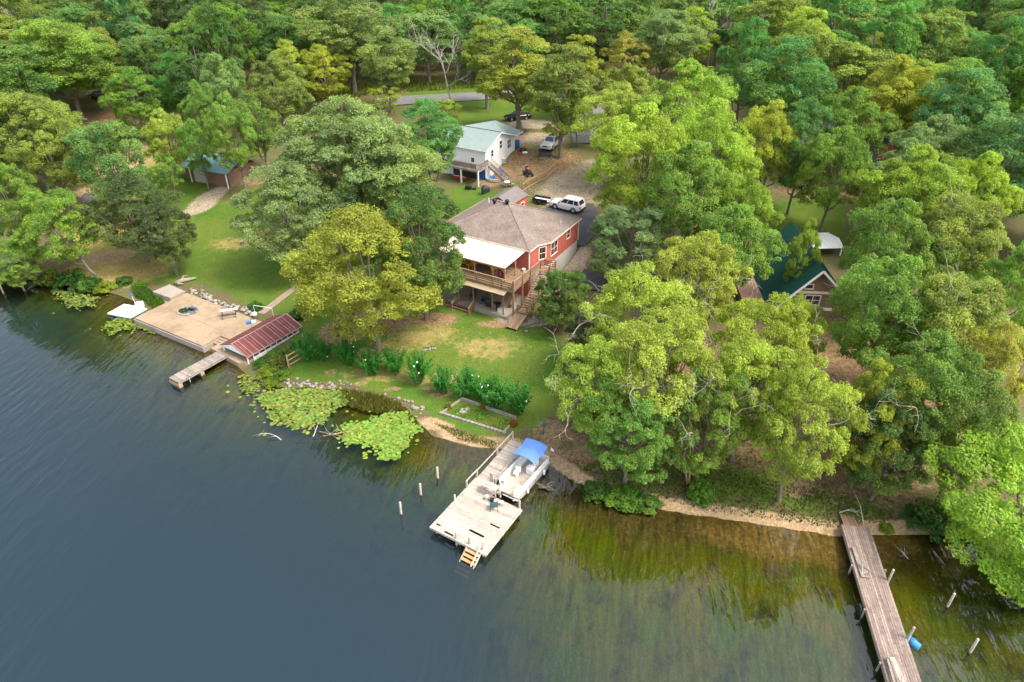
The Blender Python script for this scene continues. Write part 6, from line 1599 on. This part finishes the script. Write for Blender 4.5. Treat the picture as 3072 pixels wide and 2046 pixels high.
# ---------------------------------------------------------------- trees
CROWNS = {}
def tree_kind(key, seed, H=14.0, R=5.0, cb=.28, boughs=18, br=.36, clumps=12, per=105, leaf=.29, top=1.0, lowfill=.5, cr=.40, open_=.0):
    """builds one crown mesh and its trunk mesh in metres; stored for reuse"""
    r = np.random.default_rng(seed)
    zc, hz = (cb + 1) / 2 * H, (1 - cb) / 2 * H
    lob = r.normal(size=(7, 3)); lob /= np.linalg.norm(lob, axis=1)[:, None]; la = r.uniform(-.22, .25, 7)
    def sample():
        while True:
            d = r.normal(size=3); d /= np.linalg.norm(d)
            if d[2] > -.75 or r.random() < .2: break
        k = 1 + (la * np.clip(lob @ d, 0, 1) ** 3).sum()
        q = r.uniform(.50, .80) * k
        w = 1.0 if d[2] > 0 else lowfill + (1 - lowfill) * (1 + d[2])
        w *= 1 - (1 - top) * max(0, d[2])
        return np.array([d[0] * R * q * w, d[1] * R * q * w, d[2] * hz * q * 1.02])
    B = spread(r, boughs, sample)
    rad = br * R * r.uniform(.75, 1.2, boughs)
    cc, cl = [], []
    for c, q in zip(B, rad):
        for _ in range(clumps):
            d = r.normal(size=3); d /= np.linalg.norm(d)
            if d[2] < -.35: d[2] *= -.6
            out = c / (np.linalg.norm(c) + 1e-6)
            d = d + out * .45; d /= np.linalg.norm(d)
            cc.append(c + d * q * np.array([1, 1, .8]) * r.uniform(.75, 1.08)); cl.append(q * cr * r.uniform(.7, 1.25))
    cc = np.array(cc); cl = np.array(cl)
    if open_ > 0:
        keep = r.random(len(cc)) > open_; cc, cl = cc[keep], cl[keep]
    cc[:, 2] += zc
    v, f, tint, hue = leaf_cloud(seed + 1, cc, cl, per, leaf)
    crown = np_mesh('crown', v, f, M['leaf'], fattr=dict(tint=tint, hue=hue))
    mb = MB()
    tp = []; off = np.zeros(2)
    for k in range(7):
        t = k / 6
        tp.append((off[0], off[1], t * H * .78)); off = off + r.normal(0, .12, 2)
    r0 = H * .0175
    mb.tube([(0, 0, -.6)] + tp, [r0 * 1.7] + [r0 * (1.25 if k == 0 else 1 - .13 * k) for k in range(7)], 8)
    for c in B[:14]:
        hz0 = np.clip((c[2] + zc) * .55, cb * H * .75, H * .62)
        k = hz0 / (H * .78) * 6; i = int(min(k, 5)); fr = k - i
        base = np.array(tp[i]) * (1 - fr) + np.array(tp[i + 1]) * fr
        end = np.array([c[0], c[1], c[2] + zc])
        mid = base * .5 + end * .5 + np.array([0, 0, -.05 * H]) + r.normal(0, .25, 3)
        mb.tube([base, mid, end, end + (end - mid) * .35], [r0 * .5, r0 * .33, r0 * .18, r0 * .06], 5, cap=False)
    me = mb.build('trunk', M['bark'])
    trunk = me.data; bpy.data.objects.remove(me)
    # pale bare limbs breaking out of the crown, each a mesh of its own
    bare = []
    for c in B[5:10]:
        mb = MB()
        p = np.array([c[0], c[1], c[2] + zc]); d = np.array([c[0], c[1], abs(c[2]) * .5 + .8]); d /= np.linalg.norm(d)
        def grow(p, d, L, rr, lev):
            pts = [p]; q = p
            for _ in range(3):
                d = d + r.normal(0, .33, 3); d /= np.linalg.norm(d); q = q + d * L / 3; pts.append(q)
            mb.tube(pts, [rr, rr * .8, rr * .6, rr * .35], 5, cap=False)
            if lev:
                for s_ in (1, 2, 3, 3):
                    dd = d + r.normal(0, .75, 3); dd /= np.linalg.norm(dd)
                    grow(pts[s_], dd, L * r.uniform(.4, .7), rr * .55, lev - 1)
        grow(p - d * R * .35, d, R * .66, .055, 2)
        me = mb.build('bare_branch', M['pale_bark']); bare.append(me.data); bpy.data.objects.remove(me)
    CROWNS[key] = (crown, trunk, bare, H, R)

tree_kind('dome', 101, boughs=26, br=.34, clumps=24, cr=.30, leaf=0.182, per=88, lowfill=.8)
tree_kind('oak', 111, H=13, R=5.6, cb=.20, boughs=32, br=.27, clumps=20, cr=.33, leaf=0.175, per=88, open_=.05, lowfill=.75)
tree_kind('loose', 121, H=13, R=5.4, cb=.18, boughs=34, br=.23, clumps=18, cr=.36, leaf=0.175, per=88, open_=.10, lowfill=.75)
tree_kind('dense', 131, H=13, R=4.6, cb=.16, boughs=28, br=.34, clumps=24, cr=.28, leaf=0.152, per=102, lowfill=.9)
tree_kind('tall', 141, H=18, R=4.2, cb=.18, boughs=30, br=.34, clumps=20, cr=.32, leaf=0.182, per=93, top=.7, lowfill=.85)
tree_kind('big', 151, H=17, R=7.0, cb=.16, boughs=46, br=.25, clumps=20, cr=.32, leaf=0.205, per=93, lowfill=.85)
tree_kind('fine', 161, H=11, R=5.0, cb=.10, boughs=40, br=.22, clumps=18, cr=.35, leaf=0.152, per=98, open_=.06, lowfill=.85)
tree_kind('wood', 171, H=15, R=4.6, cb=.16, boughs=20, br=.38, clumps=20, cr=.31, leaf=0.220, per=76, lowfill=.85)
tree_kind('grove', 181, H=15, R=4.8, cb=.12, boughs=22, br=.35, clumps=18, cr=.33, leaf=0.228, per=76, lowfill=.85, top=.85)
tree_kind('slim', 191, H=16, R=3.4, cb=.12, boughs=18, br=.42, clumps=18, cr=.30, leaf=0.205, per=76, top=.6, lowfill=.9)
tree_kind('sparse', 201, H=9, R=3.4, cb=.2, boughs=18, br=.26, clumps=9, leaf=0.167, per=76, open_=.2)

C_ = dict(golden=(0.274, 0.336, 0.045), mid=(0.157, 0.291, 0.056), dark=(0.090, 0.185, 0.050), olive=(0.202, 0.280, 0.069), yellow=(.315, .385, .050), lime=(0.274, 0.409, 0.056), gray=(0.190, 0.286, 0.112),
          blue=(.108, .240, .082), emerald=(.100, .275, .072), orange=(.34, .33, .075), ygreen=(0.319, 0.392, 0.065), fresh=(.245, .415, .045), deep=(.078, .128, .055))
PLACED = []
def put_tree(x, y, h, w, kind, colour, label, name='tree', group=None, bare=False, tilt=None, seed=0):
    crown, trunk, barem, H, R = CROWNS[kind]
    rr = random.Random(seed * 7 + int(x * 13) + int(y * 29))
    root = thing(name, label, 'tree', (x, y, gz(x, y) - .05), rr.uniform(0, 6.28), group)
    if tilt:
        ax = Vector((-tilt[1], tilt[0], 0)); a = ax.length
        root.rotation_mode = 'QUATERNION'
        from mathutils import Quaternion
        root.rotation_quaternion = Quaternion(ax.normalized(), a) @ Quaternion((0, 0, 1), rr.uniform(0, 6.28))
    s = w / R
    sc = (s * rr.uniform(.92, 1.08), s * rr.uniform(.92, 1.08), h / H)
    c = C_[colour]
    j = rr.uniform(.9, 1.12)
    col = (c[0] * j * rr.uniform(.9, 1.1), c[1] * j, c[2] * j * rr.uniform(.85, 1.15), 1)
    for nm, me in (('trunk', trunk), ('crown', crown)) + (tuple(('bare_branch', q) for q in barem) if bare else ()):
        o = bpy.data.objects.new(nm, me); COL.objects.link(o); o.parent = root; o.scale = sc
        o.color = col
    PLACED.append((x, y, w, h))
    return root

def tree_at(u, v, wd, h, kind, colour, label, base=None, f=.60, **kw):
    """u, v, wd: middle and width of the crown on the print; h: height in metres; base: where its foot is seen, when it is"""
    if base is not None:
        x, y, _ = on_ground(*D(*base))
        dep = depth_of((x, y, h * f + gz(x, y)))
    else:
        z = h * f + 2
        for _ in range(12):
            x, y, _z = at(*D(u, v), z)
            z = .5 * z + .5 * (gz(x, y) + h * f)
        dep = depth_of((x, y, z))
    put_tree(x, y, h, wd * 1.305 / 2 * dep / FPX, kind, colour, label, **kw)

TREES = [
 # left shore and lawn
 (95, 555, 195, 11.5, 'oak', 'mid', 'leaning broad green tree overhanging the water left of the small sandy patch', dict(base=(228, 640), tilt=(-.42, -.02), seed=3)),
 (30, 480, 150, 13, 'oak', 'mid', 'green tree behind the leaning shore tree at the left edge', dict()),
 (325, 455, 195, 11, 'dense', 'deep', 'dark round tree on the dry grass, its crown over the grey boulder', dict(base=(338, 600))),
 (395, 545, 125, 9.5, 'dense', 'deep', 'small dark dense tree leafy almost to the ground beside the concrete slab', dict(base=(408, 632), f=.5)),
 (60, 300, 240, 17, 'big', 'olive', 'large olive green tree filling the left edge above the shore', dict()),
 (40, 400, 170, 14, 'oak', 'olive', 'olive tree in front of the large one at the left edge', dict(base=(165, 485))),
 (140, 130, 270, 19, 'big', 'mid', 'tall wide green tree at upper left with a dark car under it', dict()),
 (310, 225, 120, 12, 'dense', 'mid', 'round green tree standing over the shaded clearing on the left', dict()),
 (410, 190, 105, 13, 'dense', 'emerald', 'bright emerald tree between paler crowns behind the pale green roof', dict()),
 (215, 105, 110, 14, 'wood', 'orange', 'rusty olive crown at the edge of the dark wood, upper left', dict(f=.75)),
 (385, 325, 120, 11, 'oak', 'ygreen', 'pale tree left of the pale green roof with sandy ground behind', dict()),
 (385, 395, 80, 9, 'sparse', 'mid', 'thin tree in front of the left part of the pale green roof', dict()),
 (510, 215, 120, 14, 'oak', 'gray', 'grey green tree above the right part of the pale green roof', dict()),
 (560, 300, 130, 14, 'oak', 'mid', 'green tree with a slim bare trunk on the lawn before the teal roof', dict(base=(566, 440))),
 (615, 300, 90, 13, 'slim', 'mid', 'slim tree at the lawn edge right of the pale green roof', dict(base=(615, 395))),
 (460, 265, 90, 12, 'oak', 'mid', 'tree right against the back of the pale green roof', dict()),
 # middle left
 (640, 215, 160, 13, 'oak', 'olive', 'olive tree beside the bend of the left track', dict()),
 (745, 170, 130, 12, 'loose', 'yellow', 'yellowing tree below the big pale round crown', dict()),
 (670, 165, 130, 13, 'loose', 'ygreen', 'yellow green spreading tree in front of the dark wood', dict()),
 (800, 80, 220, 18, 'dome', 'gray', 'big pale round crown standing high against the dark wood', dict()),
 (890, 150, 130, 14, 'dome', 'gray', 'grey green crown low beside the roadside verge', dict()),
 (900, 75, 80, 13, 'dense', 'emerald', 'small bright green crown beside the big pale round one', dict()),
 (800, 360, 370, 19, 'big', 'gray', 'huge grey green tree over the lawn left of the white house', dict()),
 (665, 500, 215, 14, 'dense', 'gray', 'grey green tree leaning over the big lawn below the huge crown', dict(f=.55)),
 (985, 335, 150, 13, 'dome', 'emerald', 'bright green tree covering the left end of the white house', dict()),
 (890, 420, 240, 15, 'dome', 'gray', 'grey green tree behind the golden one in the front yard', dict()),
 (965, 525, 225, 15, 'dense', 'dark', 'dark green tree with a slim trunk covering the left end of the deck', dict(base=(981, 735))),
 (845, 600, 325, 15, 'dense', 'golden', 'golden green tree with a thick trunk on the front lawn', dict(base=(868, 800), f=.63)),
 (885, 225, 80, 7, 'sparse', 'yellow', 'small yellow tree at the near kerb of the road', dict()),
 (1020, 255, 80, 6, 'sparse', 'yellow', 'thin yellow saplings on the grass behind the white house', dict()),
 (1000, 470, 90, 6, 'dense', 'dark', 'low bushy tree beside the red shed', dict()),
 # along the road, middle
 (1155, 130, 190, 18, 'tall', 'ygreen', 'tall yellow green tree with a long clean trunk beside the black car', dict(base=(1195, 308), f=.66)),
 (1110, 120, 110, 17, 'tall', 'ygreen', 'tall yellow green tree standing left of the black car across the road', dict(base=(1120, 250))),
 (1290, 190, 160, 18, 'tall', 'olive', 'tall olive tree leafy down to the white pickup', dict(base=(1288, 362), f=.58)),
 (1330, 150, 110, 15, 'tall', 'ygreen', 'yellow green tree right of the tall olive one beside the road', dict()),
 (1440, 140, 110, 12, 'loose', 'orange', 'rusty orange tree beside the road below the utility poles', dict()),
 (1530, 110, 160, 14, 'dome', 'gray', 'smooth grey green crown right of the utility poles', dict()),
 (1440, 230, 150, 12, 'oak', 'olive', 'olive tree over the bend of the road', dict()),
 (1330, 260, 90, 9, 'loose', 'ygreen', 'yellow green tree between the road and the asphalt drive', dict()),
 # right middle
 (1420, 290, 210, 14, 'loose', 'ygreen', 'yellow green tree spreading over the asphalt drive', dict()),
 (1560, 275, 230, 17, 'oak', 'lime', 'bright yellow green crown, highest of the cluster right of the drive', dict()),
 (1480, 380, 250, 16, 'oak', 'lime', 'big yellow green tree above the gravel yard', dict()),
 (1640, 370, 200, 16, 'oak', 'lime', 'yellow green tree left of the golden crown', dict()),
 (1590, 455, 240, 14, 'oak', 'mid', 'mid green tree right of the white car', dict()),
 (1445, 560, 185, 9, 'fine', 'gray', 'low pale green tree right of the red house covering the driveway', dict()),
 (1715, 500, 150, 12, 'oak', 'lime', 'light green tree above the ridge of the dark green roof', dict()),
 (1715, 150, 130, 17, 'dense', 'emerald', 'tall emerald tree with a pointed top on the right', dict()),
 (1800, 220, 200, 17, 'dome', 'emerald', 'broad emerald tree above the golden crown', dict()),
 (1845, 340, 130, 15, 'dense', 'blue', 'dark blue green tree between the golden crown and the brown cabin', dict()),
 (1770, 345, 140, 14, 'oak', 'yellow', 'golden yellow crown among the dark greens on the right', dict()),
 (1950, 180, 200, 15, 'wood', 'olive', 'olive wide crown in the upper right', dict()),
 (2040, 240, 180, 15, 'oak', 'ygreen', 'yellow green crown above the brown cabin', dict()),
 (1990, 335, 190, 13, 'oak', 'mid', 'green tree standing in front of the brown cabin roof', dict(base=(1925, 425))),
 (2200, 290, 200, 16, 'dome', 'blue', 'big blue green crown right of the brown cabin', dict()),
 (2140, 370, 200, 13, 'oak', 'gray', 'grey green crown below the orange gable of the brown cabin', dict()),
 (1680, 590, 215, 11.5, 'oak', 'mid', 'green tree covering the left side of the dark green roof', dict(base=(1665, 715))),
 (1845, 592, 75, 10, 'loose', 'lime', 'small leafy branchy tree across the middle of the dark green roof', dict()),
 (1920, 400, 170, 13, 'oak', 'mid', 'mid green tree over the shaded lawn left of the brown cabin', dict()),
 (2060, 420, 150, 12, 'oak', 'gray', 'grey green tree below the porch of the brown cabin', dict()),
 (1830, 765, 140, 9, 'loose', 'yellow', 'small yellowing tree right under the white trimmed gable', dict(bare=True)),
 (462, 335, 90, 10.5, 'oak', 'mid', 'green tree with its trunk at the gravel in front of the teal roof', dict(base=(480, 440))),
 (30, 605, 130, 7, 'oak', 'mid', 'small green tree over the boat shelter at the left edge', dict()),
 # right shore cluster
 (1290, 700, 130, 6.5, 'fine', 'dark', 'dark low tree at the right corner of the red house stairs', dict(f=.5)),
 (1270, 650, 95, 6, 'fine', 'mid', 'small light tree hiding the foot of the deck stairs', dict(base=(1290, 745), f=.65)),
 (1350, 790, 120, 6, 'fine', 'deep', 'dark shrubby tree at the right edge of the front lawn', dict(f=.5)),
 (1475, 745, 285, 13, 'loose', 'ygreen', 'wide yellow green tree right of the front lawn', dict(bare=True)),
 (1600, 650, 220, 13, 'loose', 'ygreen', 'yellow green tree just below the white concrete pad', dict(bare=True)),
 (1380, 890, 240, 11, 'loose', 'lime', 'leafy lime green tree hanging over the right end of the flower row', dict(bare=True)),
 (1520, 860, 280, 14, 'loose', 'ygreen', 'largest yellow green tree with white bare limbs above the boat', dict(bare=True)),
 (1450, 1000, 230, 9, 'fine', 'mid', 'green tree low over the bank right of the boat', dict(f=.55)),
 (1600, 1010, 190, 10, 'fine', 'mid', 'green tree with a thick trunk beside the leaning boards', dict(base=(1598, 1105), bare=True)),
 (1750, 800, 240, 12.5, 'loose', 'yellow', 'yellowing tree below the gable of the dark green roof', dict(bare=True)),
 (1720, 900, 240, 12, 'loose', 'ygreen', 'yellow green tree with many bare twigs in the middle of the right bank', dict(bare=True)),
 (1850, 960, 250, 13, 'loose', 'ygreen', 'tree with a pale speckled trunk on the grassy bank', dict(base=(1790, 1152), f=.68, bare=True)),
 (1880, 1080, 170, 11, 'fine', 'yellow', 'yellow green tree hanging low beside the long pier', dict(base=(1955, 1120), f=.52)),
 (2050, 600, 235, 14, 'oak', 'mid', 'mid green tree right of the gable of the dark green roof', dict(bare=True)),
 (2080, 450, 220, 13, 'oak', 'lime', 'light green crown above the white shed roof', dict()),
 (2200, 560, 260, 15, 'big', 'olive', 'broad olive crown on the right slope', dict(bare=True)),
 (2240, 470, 180, 13, 'oak', 'lime', 'bright light green crown high on the right slope', dict()),
 (2050, 740, 260, 14, 'oak', 'mid', 'mid green tree in the middle of the right slope', dict(bare=True)),
 (2190, 760, 280, 15, 'big', 'olive', 'olive tree of the right slope with pale dead limbs', dict(bare=True)),
 (2300, 700, 200, 14, 'oak', 'mid', 'green tree at the right edge half way up', dict()),
 (2100, 910, 260, 13, 'oak', 'mid', 'green tree above the shaded ground on the right bank', dict(bare=True)),
 (2270, 880, 190, 13, 'loose', 'orange', 'tree with rusty orange sprays at the right edge', dict()),
 (2230, 990, 220, 12, 'oak', 'olive', 'olive tree just above the bright lime maple', dict()),
 (2090, 1050, 200, 10, 'fine', 'dark', 'dark green low tree between the pier head and the lime maple', dict(base=(2000, 1150), f=.6)),
 (2260, 1160, 430, 9.5, 'fine', 'fresh', 'bright lime maple hanging over the water in the lower right corner', dict(base=(2275, 1240), tilt=(-.02, -.42), f=.6)),
]
for i, (u, v, w_, h, k, c, lab, o) in enumerate(TREES):
    tree_at(u, v, w_, h, k, c, lab, seed=o.pop('seed', i), **o)

# the wood behind: fills the land beyond the clearings
def clear_spots():
    out = []
    for u, v, r in [(560, 400, 12), (430, 460, 6), (1110, 330, 11), (1010, 230, 9), (1100, 215, 8), (1250, 220, 8), (1330, 225, 6), (1230, 300, 9), (1300, 420, 9), (1850, 500, 9), (1890, 640, 12), (2000, 400, 9), (250, 400, 13), (200, 330, 8), (950, 228, 8), (1180, 275, 8), (240, 290, 8), (400, 290, 6), (1380, 330, 9), (1250, 640, 14), (1150, 560, 14), (1170, 470, 10), (270, 365, 12), (235, 420, 10), (200, 380, 9)]:
        x, y, _ = on_ground(*D(u, v)); out.append((x, y, r))
    return out
CLEAR = clear_spots()
WOOD = []
r_ = random.Random(77)
for _ in range(16000):
    x = r_.uniform(-118, 125); y = r_.uniform(70, 215)
    if shore_dist(np.array([x]), np.array([y]))[0] < 14: continue
    if y < 150 and -52 < x < 44 and not (y > 141): continue
    if 44 <= x and y < 62: continue
    if any((x - a) ** 2 + (y - b) ** 2 < c * c for a, b, c in CLEAR): continue
    h = r_.uniform(12.5, 20); w_ = r_.uniform(3.8, 7.2) * (.75 + h / 60)
    z = gz(x, y)
    u, v = pix((x, y, z + h * .8))
    if not (-300 < u < 3350) or v < -260: continue
    if y > 192 and abs(x) < 60 and y > 205: continue
    k_ = .74 if y < 170 else .84
    if any((x - a) ** 2 + (y - b) ** 2 < (k_ * (w_ + c)) ** 2 for a, b, c, hh in PLACED): continue
    kind = r_.choice(['wood', 'grove', 'wood', 'grove', 'slim', 'dome'])
    if u < 1000: cs = ['deep', 'dark', 'blue', 'dark', 'mid', 'olive', 'blue']
    elif u < 1900: cs = ['dark', 'emerald', 'blue', 'mid', 'gray', 'blue']
    else: cs = ['emerald', 'blue', 'mid', 'emerald', 'olive', 'blue', 'gray', 'lime']
    col = r_.choice(cs)
    side = 'left of the big pale round crown' if u < 900 else ('behind the road' if u < 1900 else 'behind the brown cabin and emerald trees')
    tone = dict(deep='very dark green', dark='dark green', blue='blue green', mid='mid green', olive='olive', emerald='emerald', gray='grey green', lime='light green')[col]
    if r_.random() < .0: pass
    put_tree(x, y, h, w_, kind, col, f'{tone} tree in the dense wood {side}', group=f'{tone} trees of the wood {side}')
# bare dead trees standing in the wood
def dead_mesh(seed, H):
    r = np.random.default_rng(seed); mb = MB()
    def grow(p, d, L, rr, lev):
        pts = [np.array(p)]; q = np.array(p)
        for _ in range(4):
            d = d + r.normal(0, .16, 3); d /= np.linalg.norm(d); q = q + d * L / 4; pts.append(q)
        mb.tube(pts, [rr, rr * .85, rr * .7, rr * .55, rr * .35], 6, cap=False)
        if lev:
            for s_ in (2, 3, 3, 4, 4):
                dd = d + r.normal(0, .5, 3); dd[2] = abs(dd[2]) * .8 + .25; dd /= np.linalg.norm(dd); grow(pts[s_], dd, L * r.uniform(.45, .65), rr * .5, lev - 1)
    grow((0, 0, -.3), np.array([0.0, 0, 1]), H * .55, .2, 3)
    o = mb.build('trunk', M['pale_bark']); me = o.data; bpy.data.objects.remove(o); return me
for i, (u, v, h, lab) in enumerate([(1640, 60, 15, 'bare dead tree with fanned pinkish branches beside the grey green crown'), (1895, 92, 12, 'bare dead tree with fine branches left of a big emerald crown, far right'), (487, 95, 15, 'crooked pale dead snag in the dark wood on the left'),
        (965, 40, 17, 'tall bare pale tree standing in the dark wood behind the road'), (1033, 130, 15, 'slim dead trunk at the edge of the wood behind the verge'), (20, 85, 13, 'bare grey tree at the upper left corner'), (1960, 880, 9, 'small dead white tree standing among the right bank trees')]):
    z = h * .6 + 5
    for _ in range(12):
        x, y, _z = at(*D(u, v), z); z = .5 * z + .5 * (gz(x, y) + h * .6)
    t = thing('dead_tree', lab, 'tree', (x, y, gz(x, y)), i * 1.3); o = bpy.data.objects.new('trunk', dead_mesh(300 + i, h)); COL.objects.link(o); o.parent = t
